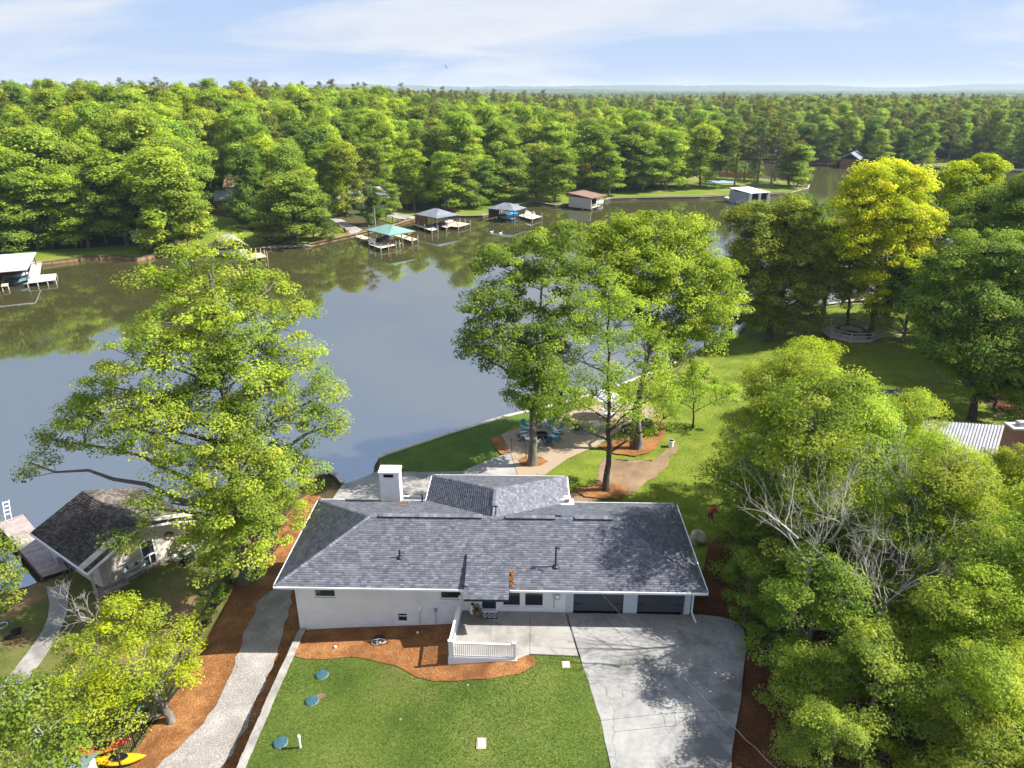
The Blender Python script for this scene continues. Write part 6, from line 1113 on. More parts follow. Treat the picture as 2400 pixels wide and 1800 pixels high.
simple_chair('white metal lawn chair beside the boathouse porch post', 232, 1366, angb + .3, M['white'])
GS = 'nested aqua chairs by the dock'; base_p = G(178, 1338, terrain_h)
for k, w in enumerate(('lowest', 'second', 'third', 'fourth')):
    t = simple_chair(f'aqua-grey metal chair, {w} of the nested stack by the dock', 178, 1338, angb + .2, aqg, group=GS, z=base_p[2] + .16 * k)
    t.location.x += .05 * k
# neighbour's dock, path, slip
dkz = -3.25
M['plank_p'] = mat('pinkish_deck', (0.40, 0.33, 0.30), (0.52, 0.44, 0.40), 2.5, .85, .2, bump=.15, bscale=14)
def planks4(root, px4, z, n, m, name='plank', thick=.06, gap=.012, joined=False):
    c = [P(*q, z) if len(q) == 2 else np.array(q) for q in px4]; bj = MB()
    for k in range(n):
        t0, t1 = k / n + gap / 2 / max(1e-3, np.linalg.norm(c[1] - c[0])), (k + 1) / n - gap / 2 / max(1e-3, np.linalg.norm(c[1] - c[0]))
        a0, a1 = c[0] + (c[1] - c[0]) * t0, c[0] + (c[1] - c[0]) * t1; b0, b1 = c[3] + (c[2] - c[3]) * t0, c[3] + (c[2] - c[3]) * t1
        b_ = bj if joined else MB(); dz = random.Random(k * 7 + n).uniform(-.004, .004); tn = random.Random(k * 13 + n).uniform(.82, 1.12); b_.prism([tuple(q[:2]) for q in (a0, a1, b1, b0)], z - thick, z + dz, tone=(tn,) * 3)
        if not joined: b_.build(name, m, root, tones=True)
    if joined: o_ = bj.build(name, m, root, tones=True); return o_
M['plank_p'] = mat('pinkish_deck_boards', (0.27, 0.222, 0.205), (0.36, 0.305, 0.28), 2.5, .85, .2, bump=.15, bscale=14, tone=True)
nd = thing('wooden_dock', 'weathered plank dock beside the dark boathouse', 'dock', P(90, 1290, dkz))
A_, B_, C2, D_ = (-60, 1243), (58, 1205), (160, 1332), (40, 1362)
planks4(nd, [(-8, 1227), (100, 1352), (160, 1333), (54, 1205)], dkz, 44, M['plank_p'])
for a, c in ((54, 1205), (-4, 1225), (98, 1290), (45, 1295), (98, 1356), (150, 1340)):
    q = P(a, c, dkz); b = MB(); b.tube([(q[0], q[1], -6.2), (q[0], q[1], dkz - .06)], .12, 8); b.build('piling', M['wood_dark'], nd)
b = MB(); c0, c1 = P(-8, 1227, dkz), P(100, 1352, dkz); b.beam(c0 - np.array([0, 0, .2]), c1 - np.array([0, 0, .2]), .08, .25); b.build('stringer', M['wood_dark'], nd); b = MB(); c0, c1 = P(54, 1205, dkz), P(160, 1333, dkz); b.beam(c0 - np.array([0, 0, .2]), c1 - np.array([0, 0, .2]), .08, .25); b.build('stringer', M['wood_dark'], nd)
ld = thing('swim_ladder', 'white metal swim ladder at the end of the dock', 'ladder', P(22, 1217, dkz)); la, lb = P(14, 1219, dkz), P(28, 1214, dkz)
for q in (la, lb): b = MB(); b.tube([q + np.array([0, -.05, -.3]), q + np.array([0, 0, .35]), q + np.array([-.12, .35, 1.35])], .03, 6); b.build('stile', M['white_metal'], ld)
for k in range(4): o_ = np.array([-.03 * k - .01, .06 + .1 * k, .40 + .28 * k]); b = MB(); b.beam(la + o_, lb + o_, .12, .03); b.build('rung', M['white_metal'], ld)
q = P(142, 1312, dkz); db_ = thing('dock_box', 'grey storage chest under the boathouse eave', 'chest', q); f_ = frame(q, angb + 1.45)
b = MB(); b.box(-.55, -.3, 0, .55, .3, .55, f_); b.build('body', M['grey_metal'], db_); b = MB(); b.box(-.58, -.33, .55, .58, .33, .63, f_); b.build('lid', mat('pale_grey_lid', (.5, .52, .55)), db_)
# curved concrete path in sections
cp = thing('curved_walk', 'curved concrete walk from the dock to the lower left', 'path', (*GL((130, 1460))[0], -3.0)); Lp = [(101, 1355), (110, 1385), (117, 1415), (113, 1450), (98, 1485), (70, 1525), (35, 1570), (0, 1612), (-40, 1655), (-80, 1690)]; Rp = [(156, 1337), (160, 1368), (162, 1400), (159, 1435), (146, 1470), (124, 1512), (95, 1555), (56, 1600), (12, 1636), (-30, 1680)]
for k in range(len(Lp) - 1):
    c = [G(*q, terrain_h) for q in (Lp[k], Lp[k + 1], Rp[k + 1], Rp[k])]; zt = lambda x, y: h(x, y) + .09
    ctr = sum(c) / 4; pl = [tuple(ctr[:2] + (q[:2] - ctr[:2]) * .992) for q in c]; b = MB(); b.prism(pl, lambda x, y: h(x, y) - .2, zt); b.build('path_section', M['concrete'], cp)
slw = GL((8, 1348), (30, 1385), (95, 1362), (70, 1330))
# small garden things on the left
q = G(42, 1494, terrain_h); wbk = thing('wheelbarrow', 'dark wheelbarrow on the worn left lawn', 'wheelbarrow', q); f_ = frame(q, .5)
b = MB(); b.add([f_(v) for v in ((-.3, -.25, .5), (.3, -.25, .5), (.3, .25, .5), (-.3, .25, .5), (-.18, -.15, .25), (.2, -.15, .25), (.2, .15, .25), (-.18, .15, .25))], [(4, 5, 6, 7), (0, 4, 7, 3), (1, 2, 6, 5), (0, 1, 5, 4), (2, 3, 7, 6)]); b.build('tray', M['black'], wbk)
b = MB(); b.lathe((0, 0, 0), [(.18, -.03), (.18, .03)], 14, fr=lambda v: f_((v[0] - .45, v[2], v[1] + .18))); b.build('wheel', M['black'], wbk)
for s_ in (-1, 1): b = MB(); b.tube([f_((-.45, s_ * .06, .18)), f_((.1, s_ * .2, .3)), f_((.8, s_ * .25, .55))], .02, 6); b.build('handle', M['wood_dark'], wbk); b = MB(); b.tube([f_((.2, s_ * .18, .28)), f_((.3, s_ * .2, 0))], .018, 6); b.build('leg', M['black'], wbk)
q = G(5, 1468, terrain_h); b = MB(); b.tube([(q[0] + .28 * math.cos(a), q[1] + .28 * math.sin(a), q[2] + .05) for a in np.linspace(0, 6.283, 20)], .05, 6, cap=False); tag(b.build('hose_ring', M['grey_metal'], smooth=True), 'pale coiled hose ring at the left edge of the lawn', 'hose')
# black picket fence with climbing shrubs
fl = [G(*q, terrain_h) for q in ((542, 1368), (505, 1425), (470, 1490), (430, 1570), (395, 1640), (350, 1705), (318, 1752), (285, 1805))]
fe = thing('iron_fence', 'black iron picket fence along the straw verge', 'fence', fl[3])
for i in range(len(fl) - 1):
    a, c = fl[i], fl[i + 1]; n_ = max(2, int(np.linalg.norm(c - a) / .13))
    for z_ in (.15, .98): b = MB(); b.beam(a + np.array([0, 0, z_]), c + np.array([0, 0, z_]), .03, .035); b.build('fence_rail', M['black'], fe)
    for k in range(1, n_): q = a + (c - a) * k / n_; b = MB(); b.box(q[0] - .01, q[1] - .01, q[2], q[0] + .01, q[1] + .01, q[2] + 1.12); b.build('picket', M['black'], fe)
for q in fl: b = MB(); b.box(q[0] - .03, q[1] - .03, q[2] - .1, q[0] + .03, q[1] + .03, q[2] + 1.2); b.build('post', M['black'], fe)
for k, (a, c, r_, lab) in enumerate(((540, 1372, .55, 'ivy clump at the top end of the iron fence'), (520, 1398, .55, 'ivy clump just below the top of the iron fence'), (500, 1428, .6, 'leafy ivy on the upper part of the iron fence'), (482, 1462, .55, 'leafy ivy halfway along the iron fence'), (462, 1490, .5, 'low ivy near the yellow tree on the iron fence'), (548, 1345, .5, 'leafy bush at the foot of the big tree'))):
    q = G(a, c, terrain_h); shrub(lab, q[0] - .15, q[1], r_, PAL_D[2:] + PAL_G[:2], 200 + k, name='ivy_clump', hgt=1.3, leaf=.13, dens=1.3, group='ivy along the iron fence')
# kayaks, paddle and shed in the corner
def kayak(label, ctr, ang, L_, w_, colr, tilt=0.0):
    t = thing('kayak', label, 'kayak', ctr, 'kayaks by the fence'); f_ = frame(ctr, ang); n_ = 13; sec = 10; b_ = MB(); vs_ = []; fs_ = []
    for i in range(n_):
        u = i / (n_ - 1) * 2 - 1; wd = w_ / 2 * max(0.02, (1 - abs(u) ** 2.2)); hg = .30 * (1 - .35 * abs(u) ** 2) * max(.12, 1 - abs(u) ** 6); up = .12 * abs(u) ** 3
        for k in range(sec): a = 2 * math.pi * k / sec; vs_.append(f_((u * L_ / 2, wd * math.cos(a), .16 + up + hg / 2 * math.sin(a))))
    fs_ = [(i * sec + k, i * sec + (k + 1) % sec, (i + 1) * sec + (k + 1) % sec, (i + 1) * sec + k) for i in range(n_ - 1) for k in range(sec)] + [tuple(range(sec)), tuple((n_ - 1) * sec + k for k in range(sec - 1, -1, -1))]
    b_.add(vs_, fs_); b_.build('hull', mat('kayak_' + label.split()[0], colr, rough=.35, spec=.4), t, smooth=True)
    b_ = MB(); b_.lathe((0, 0, 0), [(1, 0), (1, .03), (.86, .03), (.86, .0)], 18, fr=lambda v: f_((v[0] * .42, v[1] * .21, .30 + v[2]))); b_.build('cockpit_rim', M['black'], t)
    b_ = MB(); b_.lathe((0, 0, 0), [(.86, 0), (.5, .005)], 16, fr=lambda v: f_((v[0] * .42, v[1] * .21, .305 + v[2]))); b_.build('cockpit', M['dark'], t)
    return t
q = G(245, 1768, terrain_h); kayak('red kayak lying under the low yellow tree', q + np.array([0, 0, .25]), .35, 2.5, .70, (0.55, 0.02, 0.04)); q = G(282, 1790, terrain_h); kayak('yellow kayak in the lower left corner', q + np.array([0, 0, .1]), .1, 2.4, .66, (0.72, 0.36, 0.01))
sq = G(210, 1800, terrain_h); sh = thing('garden_shed', 'small white shed with teal-grey roof at the bottom edge', 'shed', sq + np.array([0, -1.2, 0])); f_ = frame(sq + np.array([-.2, -1.6, 0]), .2)
b = MB(); b.box(-1.2, -.8, -.2, 1.2, .8, 1.5, f_); b.build('wall', M['white'], sh)
for s_ in (-1, 1): b = MB(); b.add([f_(v) for v in ((-1.35, s_ * .98, 1.42), (1.35, s_ * .98, 1.42), (1.35, 0, 1.95), (-1.35, 0, 1.95), (-1.35, s_ * .98, 1.36), (1.35, s_ * .98, 1.36), (1.35, 0, 1.89), (-1.35, 0, 1.89))], [(0, 1, 2, 3), (7, 6, 5, 4), (0, 4, 5, 1), (1, 5, 6, 2), (2, 6, 7, 3), (3, 7, 4, 0)]); b.build('roof_panel', mat('teal_grey_roof', (.14, .20, .20), rough=.7) if 'teal_grey_roof' not in bpy.data.materials else bpy.data.materials['teal_grey_roof'], sh)
b = MB(); b.box(-.4, -.82, 0, .4, -.803, 1.35, f_); b.build('door', M['grey_metal'], sh)
b = MB(); b.tube([G(332, 1718, terrain_h) + np.array([0, 0, 1.25]), G(355, 1668, terrain_h) + np.array([0, 0, 1.25])], .05, 8); tag(b.build('blue_pole', mat('blue_plastic', (.08, .20, .36), rough=.4)), 'blue pole lying along the top of the iron fence', 'pole')
# ------------------------------------------------------------------ right neighbour
M['tin'] = mat('ribbed_tin', (0.26, 0.26, 0.275), (0.34, 0.34, 0.355), 2, .6, .3, .1)
nh = thing('tin_roofed_house', 'neighbouring house with ribbed grey tin roof and brick chimney', 'house', (28, 32, 0)); z1_, z2_ = 3.4, 5.0
pl = [P(2165, 985, z2_), P(2365, 998, z2_), P(2330, 1045, z1_ + .2), P(2130, 1080, z1_)]
pl = [np.array(q) for q in pl]; u_ = pl[1] - pl[0]; v_ = np.array([pl[3][0] - pl[0][0], pl[3][1] - pl[0][1], z1_ - z2_]); v_[:2] *= 1.9; v_[2] *= 1.5
n_ = 26
for k in range(n_):
    a, c = pl[0] + u_ * k / n_, pl[0] + u_ * ((k + .96) / n_); b = MB(); b.add([a, c, c + v_, a + v_] + [q - np.array([0, 0, .03]) for q in (a, c, c + v_, a + v_)], [(0, 1, 2, 3), (7, 6, 5, 4), (0, 4, 5, 1), (1, 5, 6, 2), (2, 6, 7, 3), (3, 7, 4, 0)]); r_ = b.build('roof_sheet', M['tin'], nh)
    b = MB(); b.beam(a + np.array([0, 0, .03]), a + v_ + np.array([0, 0, .03]), .04, .05); b.build('seam', M['tin'], r_)
b = MB(); e_ = [pl[0], pl[1], pl[1] + v_, pl[0] + v_]; b.prism([tuple(q[:2]) for q in e_], -.5, lambda x, y: 2.6); b.build('wall', M['brick_red'], nh)
cq = P(2385, 1000, 6.3); b = MB(); b.box(cq[0] - .55, cq[1] - .5, 2.0, cq[0] + 1.0, cq[1] + .35, 6.3); chn = b.build('chimney', M['brick_red'], nh); b = MB(); b.box(cq[0] - .62, cq[1] - .57, 6.3, cq[0] + 1.07, cq[1] + .42, 6.42); b.build('crown', M['cap'], chn); b = MB(); b.box(cq[0] - .1, cq[1] - .3, 6.42, cq[0] + .8, cq[1] + .15, 6.7); b.build('flue_cap', M['grey_metal'], chn)
sr = thing('dark_roofed_wing', 'dark shingled roof wing with skylight at the right edge', 'house', (33, 31, 0)); sp_ = [(24.5, 30.0, 4.1), (36, 29.3, 4.1), (36, 25.0, 2.7), (24.5, 25.7, 2.7)]
b = MB(); b.add(sp_ + [(q[0], q[1], q[2] - .15) for q in sp_], [(0, 1, 2, 3), (7, 6, 5, 4), (0, 4, 5, 1), (1, 5, 6, 2), (2, 6, 7, 3), (3, 7, 4, 0)]); r_ = b.build('roof', M['shingle_deck'], sr); shingle_plane(sp_, (3, 2), 'shingle_field', r_, .15, pal=PAL)
b = MB(); b.prism([(25, 25.8), (35.5, 25.3), (35.5, 29.0), (25, 29.6)], -.4, 2.5); b.build('wall', M['brick_red'], sr)
b = MB(); b.add([(26.6, 29.2, 3.95), (27.6, 29.15, 3.95), (27.6, 28.3, 3.68), (26.6, 28.35, 3.68), (26.6, 29.2, 3.75), (27.6, 29.15, 3.75), (27.6, 28.3, 3.5), (26.6, 28.35, 3.5)], [(0, 1, 2, 3), (7, 6, 5, 4), (0, 4, 5, 1), (1, 5, 6, 2), (2, 6, 7, 3), (3, 7, 4, 0)]); b.build('skylight', mat('skylight', (.45, .55, .6), rough=.15, spec=.6), r_)
tq = P(2105, 930, -.1); tr = thing('garden_trampoline', 'dark round trampoline beside the tin-roofed house', 'trampoline', (tq[0], tq[1], h(tq[0], tq[1]))); b = MB(); b.lathe(tq, [(1.6, 0), (1.6, .04), (1.5, .05)], 22); b.build('mat', mat('tramp_mat', (.05, .06, .085), rough=.6), tr); b = MB(); b.tube([(tq[0] + 1.65 * math.cos(a), tq[1] + 1.65 * math.sin(a), tq[2]) for a in np.linspace(0, 6.283, 26)], .05, 6, cap=False); b.build('frame_ring', M['grey_metal'], tr)
for k in range(4): a = k * 1.57 + .6; b = MB(); b.tube([(tq[0] + 1.6 * math.cos(a), tq[1] + 1.6 * math.sin(a), tq[2]), (tq[0] + 1.6 * math.cos(a), tq[1] + 1.6 * math.sin(a), h(tq[0], tq[1]) - .1)], .035, 6); b.build('leg', M['grey_metal'], tr)
# octagonal tree deck
oc = G(1992, 787, terrain_h); od = thing('octagonal_deck', 'grey octagonal deck with railing built round tree trunks', 'deck', oc); R_ = 3.3; zc_ = oc[2] + .45
for k in range(8):
    a0, a1 = k * math.pi / 4 + .39, (k + 1) * math.pi / 4 + .39; p_ = lambda r_, a: (oc[0] + r_ * math.cos(a), oc[1] + r_ * math.sin(a))
    for j in range(9):
        r0_, r1_ = 1.15 + j * .24, 1.15 + j * .24 + .225; b = MB(); b.prism([p_(r0_, a0), p_(r1_, a0), p_(r1_, a1), p_(r0_, a1)], zc_ - .06, zc_); b.build('deck_board', M['wood_grey'], od)
    b = MB(); b.beam((*p_(R_, a0), zc_ - .15), (*p_(R_, a1), zc_ - .15), .05, .3); b.build('rim_joist', M['wood_grey'], od)
    b = MB(); q = p_(R_ - .05, a0); b.box(q[0] - .06, q[1] - .06, oc[2] - .1, q[0] + .06, q[1] + .06, zc_ + .95); b.build('post', M['wood_grey'], od)
    if k != 6:
        for z_ in (.45, .85): b = MB(); b.beam((*p_(R_ - .05, a0), zc_ + z_), (*p_(R_ - .05, a1), zc_ + z_), .05, .09); b.build('guard_rail', M['wood_grey'], od)
    b = MB(); b.beam((*p_(1.7, a0), zc_ + .42), (*p_(1.7, a1), zc_ + .42), .4, .05); b.build('bench_seat', M['wood_dark'], od)
q = G(2078, 787, terrain_h); b = MB(); b.prism(wob([(q[0] - 2.2, q[1] - .9), (q[0] + 2.2, q[1] - .9), (q[0] + 2.4, q[1] + .9), (q[0] - 2.2, q[1] + .9)], .05, 1), q[2] - .1, q[2] + .08); tag(b.build('stepping_slab', M['concrete_warm']), 'flat tan stepping slab beside the octagonal deck', 'slab')
# ------------------------------------------------------------------ far bank: lawns, walls, docks, houses
def GF(*pp): return [tuple(G(a, b_, terrain_h)[:2]) for a, b_ in pp]
far_lawns = [('far_lawn', [(-80, 640), (60, 621), (105, 614), (200, 601), (270, 598), (320, 604), (370, 594), (450, 587), (470, 570), (430, 572), (390, 583), (300, 575), (200, 583), (100, 588), (20, 596), (-80, 602)], 'sunny strip of lawn behind the timber seawall'),
    ('far_lawn', [(470, 584), (540, 581), (600, 577), (640, 572), (610, 556), (575, 535), (545, 512), (470, 500), (430, 520), (450, 560)], 'mown lawn opening behind the tin-roofed dock'),
    ('far_lawn', [(650, 574), (725, 569), (830, 547), (855, 540), (800, 535), (760, 545), (700, 556)], 'small lawn left of the green-roofed dock'),
    ('far_lawn', [(880, 512), (918, 524), (960, 510), (975, 500), (940, 488), (890, 490)], 'lawn behind the split-rail fence'),
    ('far_lawn', [(1062, 505), (1130, 504), (1188, 490), (1212, 478), (1245, 470), (1300, 479), (1345, 476), (1390, 471), (1430, 464), (1500, 462), (1640, 460), (1770, 454), (1850, 451), (1888, 441), (1880, 432), (1800, 420), (1700, 412), (1640, 412), (1600, 424), (1540, 440), (1440, 448), (1380, 440), (1300, 452), (1220, 452), (1150, 470), (1090, 482)], 'bright lawn along the point'),
    ('far_lawn', [(2165, 390), (2330, 395), (2340, 380), (2250, 374), (2165, 378)], 'distant lawn across the channel')]
lawn_polys = []
for k, (nm, pp, lab) in enumerate(far_lawns):
    pl_ = GF(*pp); lawn_polys.append(pl_); patch(nm, wob(pl_, .5, 4, k), terrain_h, 0.10, M['lawn_far'], 3.0, lab)
patch('far_path', GF((770, 512), (800, 515), (850, 540), (835, 552), (822, 550), (790, 525)), terrain_h, .16, M['concrete'], 3.0, 'pale path down to the green-roofed dock')
patch('far_drive', GF((880, 500), (925, 500), (985, 518), (968, 526), (915, 512)), terrain_h, .16, M['concrete'], 3.0, 'pale drive down to the brown dock')
patch('far_pool', GF((1660, 424), (1720, 424), (1725, 431), (1655, 431)), terrain_h, .2, mat('pool_water', (.35, .5, .55), rough=.1), 3.0, 'pale blue pool behind the point lawn')
fsh = far_shore[1:]
M['timber_brown'] = mat('seawall_timber', (0.17, 0.10, 0.05), (0.30, 0.19, 0.10), 1.2, .9)
ribbon('seawall', 'brown timber seawall along the left far lawn', 'seawall', fsh[1:11], LAKE - 1, SHZ + .15, .3, M['timber_brown'], 'seawalls', M['wood_dark'], .4, M['timber_brown'], 2.6)
ribbon('seawall', 'low dark seawall by the sandy bank', 'seawall', fsh[11:15], LAKE - 1, SHZ + .05, .3, M['timber_brown'], 'seawalls', M['dirt'], .9)
ribbon('seawall', 'dark seawall round the coves of the point', 'seawall', fsh[15:31], LAKE - 1, SHZ + .1, .3, M['wood_dark'], 'seawalls', M['wood_grey'], .35)
ribbon('seawall', 'distant dark seawall across the channel', 'seawall', fsh[36:46], LAKE - 1, SHZ + .1, .4, M['wood_dark'], 'seawalls', M['wood_dark'], .5)
# rubble bank
rr0 = random.Random(3); rk = thing('rock_bank', 'rubble stone bank right of the tin-roofed dock', 'rock bank', P(660, 577, -3.6)); a0, a1 = np.array(P(598, 580, -3.6)), np.array(P(727, 573, -3.6)); stm = mat('rubble', (.16, .13, .11), (.34, .29, .24), .8, .9, bump=.5)
for k in range(46):
    q = a0 + (a1 - a0) * ((k + rr0.random()) / 46); q[1] -= rr0.uniform(0.0, .7); r_ = rr0.uniform(.25, .5); b = MB(); b.lathe((q[0], q[1], -4.1 + rr0.uniform(0, .35)), [(r_ * .7, 0), (r_, r_ * .4), (r_ * .75, r_ * .8), (r_ * .2, r_)], 6); b.build('stone', stm, rk)
def roofpoly(root, px4, z, rise, m, kind='hip', thick=.15, name='roof', zoff=(0, 0, 0, 0)):
    """px4: the four eave corners in order round the roof"""
    c = [np.array(P(px_, py_, z + zo)) for (px_, py_), zo in zip(px4, zoff)]
    ux = c[1] - c[0]; uy = c[3] - c[0]; ux[2] = uy[2] = 0; ex_ = ux / np.linalg.norm(ux); ey_ = np.array([-ex_[1], ex_[0], 0]); ey_ = ey_ if np.dot(ey_, uy) > 0 else -ey_
    a_, d_ = np.linalg.norm(ux), abs(np.dot(uy, ey_)); o_ = c[0]; pt = lambda x, y, zz: o_ + ex_ * x + ey_ * y + np.array([0, 0, zz])
    b_ = MB()
    if kind == 'hip':
        hh = min(a_, d_) / 2; e0 = pt(hh, d_ / 2, rise) if a_ >= d_ else pt(a_ / 2, hh, rise); e1 = pt(a_ - hh, d_ / 2, rise) if a_ >= d_ else pt(a_ / 2, d_ - hh, rise)
        v_ = [pt(0, 0, 0), pt(a_, 0, 0), pt(a_, d_, 0), pt(0, d_, 0), e0, e1] + [pt(x, y, -thick) for x, y in ((0, 0), (a_, 0), (a_, d_), (0, d_))]
        top = [(0, 1, 5, 4), (1, 2, 5), (2, 3, 4, 5), (3, 0, 4)] if a_ >= d_ else [(0, 1, 4), (1, 2, 5, 4), (2, 3, 5), (3, 0, 4, 5)]
        b_.add(v_, top + [(9, 8, 7, 6), (0, 6, 7, 1), (1, 7, 8, 2), (2, 8, 9, 3), (3, 9, 6, 0)])
    elif kind == 'gable':   # ridge along x
        v_ = [pt(0, 0, 0), pt(a_, 0, 0), pt(a_, d_ / 2, rise), pt(0, d_ / 2, rise), pt(a_, d_, 0), pt(0, d_, 0)]; v_ += [q - np.array([0, 0, thick]) for q in v_]
        b_.add(v_, [(0, 1, 2, 3), (3, 2, 4, 5), (6, 9, 8, 7), (9, 11, 10, 8), (0, 6, 7, 1), (5, 4, 10, 11), (0, 3, 9, 6), (3, 5, 11, 9), (1, 7, 8, 2), (2, 8, 10, 4)])
    else:
        v_ = [pt(0, 0, 0), pt(a_, 0, 0), pt(a_, d_, rise), pt(0, d_, rise)]; v_ += [q - np.array([0, 0, thick]) for q in v_]
        b_.add(v_, [(0, 1, 2, 3), (7, 6, 5, 4), (0, 4, 5, 1), (1, 5, 6, 2), (2, 6, 7, 3), (3, 7, 4, 0)])
    r_ = b_.build(name, m, root); b_ = MB(); rz_ = rise if kind == 'shed' else 0.0
    cv = [pt(.06, .06, -thick - .02), pt(a_ - .06, .06, -thick - .02), pt(a_ - .06, d_ - .06, rz_ - thick - .02), pt(.06, d_ - .06, rz_ - thick - .02)]; b_.add(cv + [q - np.array([0, 0, .05]) for q in cv], [(0, 1, 2, 3), (7, 6, 5, 4), (0, 4, 5, 1), (1, 5, 6, 2), (2, 6, 7, 3), (3, 7, 4, 0)])
    if kind != 'gable': b_.build('added_underside', M['wood_dark'], r_)  # dark slab added under the roof to darken its reflection in the lake
    return r_, pt, a_, d_
def pile(root, q, z0=-6.0, z1=-2.6, r_=.11, m='wood_grey', name='piling'):
    b_ = MB(); b_.tube([(q[0], q[1], z0), (q[0], q[1], z1)], r_, 6); b_.build(name, M[m], root)
M['wood_grey_far'] = mat('sunned_dock', (0.46, 0.38, 0.27), (0.58, 0.49, 0.37), .8, .85, .2, tone=True)
M['wood_pale_far'] = mat('grey_dock', (0.44, 0.41, 0.38), (0.56, 0.53, 0.50), .8, .85, .2, tone=True)
M['tin_grey'] = mat('grey_sheet_roof', (0.30, 0.31, 0.33), (0.40, 0.41, 0.43), .4, .55, .4, .1); M['tin_pale'] = mat('pale_sheet_roof', (0.55, 0.55, 0.55), (0.66, 0.66, 0.66), .4, .5, .4); M['tin_green'] = mat('green_sheet_roof', (0.13, 0.25, 0.21), (0.18, 0.31, 0.27), .4, .5, .4); M['slate'] = mat('blue_grey_roof', (0.13, 0.145, 0.17), (0.19, 0.20, 0.23), .6, .7, .3); M['roof_brown'] = mat('brown_roof', (0.16, 0.095, 0.075), (0.23, 0.14, 0.11), .5, .85)
def seams(root, pt, a_, d_, rise, m, kind='hip', st=.9):
    if kind != 'shed': return
    for k in range(1, int(a_ / st)): b_ = MB(); b_.beam(pt(k * st, 0, .03), pt(k * st, d_, rise + .03), .06, .06); b_.build('seam', m, root)
def dock(name, label, at, group='docks and boathouses on the far bank', cat='dock'): return thing(name, label, cat, P(*at, -3.4), group)
def corner_posts(root, pt, a_, d_, z_top, inset=.4, nx_=3, z0=-6.0, m='wood_brown'):
    for i in range(nx_):
        for j in (inset, d_ - inset): q = pt(inset + (a_ - 2 * inset) * i / (nx_ - 1), j, 0); pile(root, q, z0, z_top, .10, m, 'post')
DZ = -3.3
# A green roof
d = dock('covered_dock', 'green metal hip-roofed boat dock with sunlit plank platform', (905, 560)); r_, pt, a_, d_ = roofpoly(d, [(912, 551), (973, 541.5), (914, 529), (858, 538)], -1.0, 1.2, M['tin_green']); corner_posts(d, pt, a_, d_, -1.1)
planks4(d, [(865, 572.5), (892, 582), (928.5, 574), (901, 566)], DZ, 22, M['wood_grey_far'], 'deck', joined=True); planks4(d, [(833, 554), (872, 568), (884, 562), (844, 550)], DZ, 30, M['wood_grey_far'], 'walkway', joined=True); planks4(d, [(922, 551), (965, 565), (979, 560), (935, 547)], DZ, 30, M['wood_grey_far'], 'finger_pier', joined=True); planks4(d, [(880, 560), (936, 571), (944, 568), (890, 556)], DZ, 26, M['wood_grey_far'], 'finger_pier', joined=True)
for q in ((865, 572), (878, 577), (892, 582), (910, 578), (928, 574), (979, 560), (965, 565), (944, 568), (936, 571), (845, 559), (835, 553)): pile(d, P(*q, DZ), -6, DZ + .75, .1, 'wood_grey')
q = P(874, 569, DZ); bx_ = thing('dock_locker', 'white locker box on the green-roofed dock platform', 'locker', q); b = MB(); b.box(q[0] - .6, q[1] - .4, DZ, q[0] + .6, q[1] + .4, DZ + .7); b.build('body', M['white'], bx_); b = MB(); b.box(q[0] - .65, q[1] - .45, DZ + .7, q[0] + .65, q[1] + .45, DZ + .8); b.build('lid', M['white_metal'], bx_)
def boat(label, at, ang, L_, w_, colr, z=-3.6, cover=None, name='motor_boat', cat='boat', white=True):
    q = P(*at, z); t = thing(name, label, cat, q, 'boats'); f_ = frame(q, ang); n_ = 9; vs_ = []; b_ = MB()
    for i in range(n_):
        u = i / (n_ - 1); wd = w_ / 2 * (1 - max(0, (u - .45) / .55) ** 2 * .97); kz = -.25 + .35 * max(0, u - .6); vs_ += [f_((u * L_ - L_ / 2, s_, zz)) for s_, zz in ((-wd, .55 + .12 * u), (-wd * .8, .05), (0, kz), (wd * .8, .05), (wd, .55 + .12 * u))]
    fs_ = [(i * 5 + k, i * 5 + k + 1, (i + 1) * 5 + k + 1, (i + 1) * 5 + k) for i in range(n_ - 1) for k in range(4)] + [tuple(range(5))]
    b_.add(vs_, fs_); b_.build('hull', mat('hull', colr, rough=.3, spec=.5), t, smooth=False)
    b_ = MB(); vs_ = []; 
    for i in range(n_): u = i / (n_ - 1); wd = w_ / 2 * (1 - max(0, (u - .45) / .55) ** 2 * .97) * .97; vs_ += [f_((u * L_ - L_ / 2, -wd, .56 + .12 * u)), f_((u * L_ - L_ / 2, 0, .56 + .12 * u + (.35 if cover else .02) * math.sin(u * math.pi))), f_((u * L_ - L_ / 2, wd, .56 + .12 * u))]
    b_.add(vs_, [(i * 3 + k, i * 3 + k + 1, (i + 1) * 3 + k + 1, (i + 1) * 3 + k) for i in range(n_ - 1) for k in range(2)]); b_.build('cover' if cover else 'deck_panel', mat('boat_top', cover or (.75, .75, .74), rough=.7), t)
    b_ = MB(); b_.add([f_((.1, -w_ * .36, .6)), f_((.1, w_ * .36, .6)), f_((-.25, w_ * .34, 1.0)), f_((-.25, -w_ * .34, 1.0)), f_((.14, -w_ * .36, .6)), f_((.14, w_ * .36, .6)), f_((-.21, w_ * .34, 1.0)), f_((-.21, -w_ * .34, 1.0))], [(0, 1, 2, 3), (7, 6, 5, 4), (0, 4, 5, 1), (1, 5, 6, 2), (2, 6, 7, 3), (3, 7, 4, 0)]); b_.build('windscreen', M['glass'], t)
    b_ = MB(); b_.box(-L_ / 2 - .25, -.2, -.2, -L_ / 2 + .05, .2, .75, f_); b_.build('outboard_motor', M['black'], t); return t
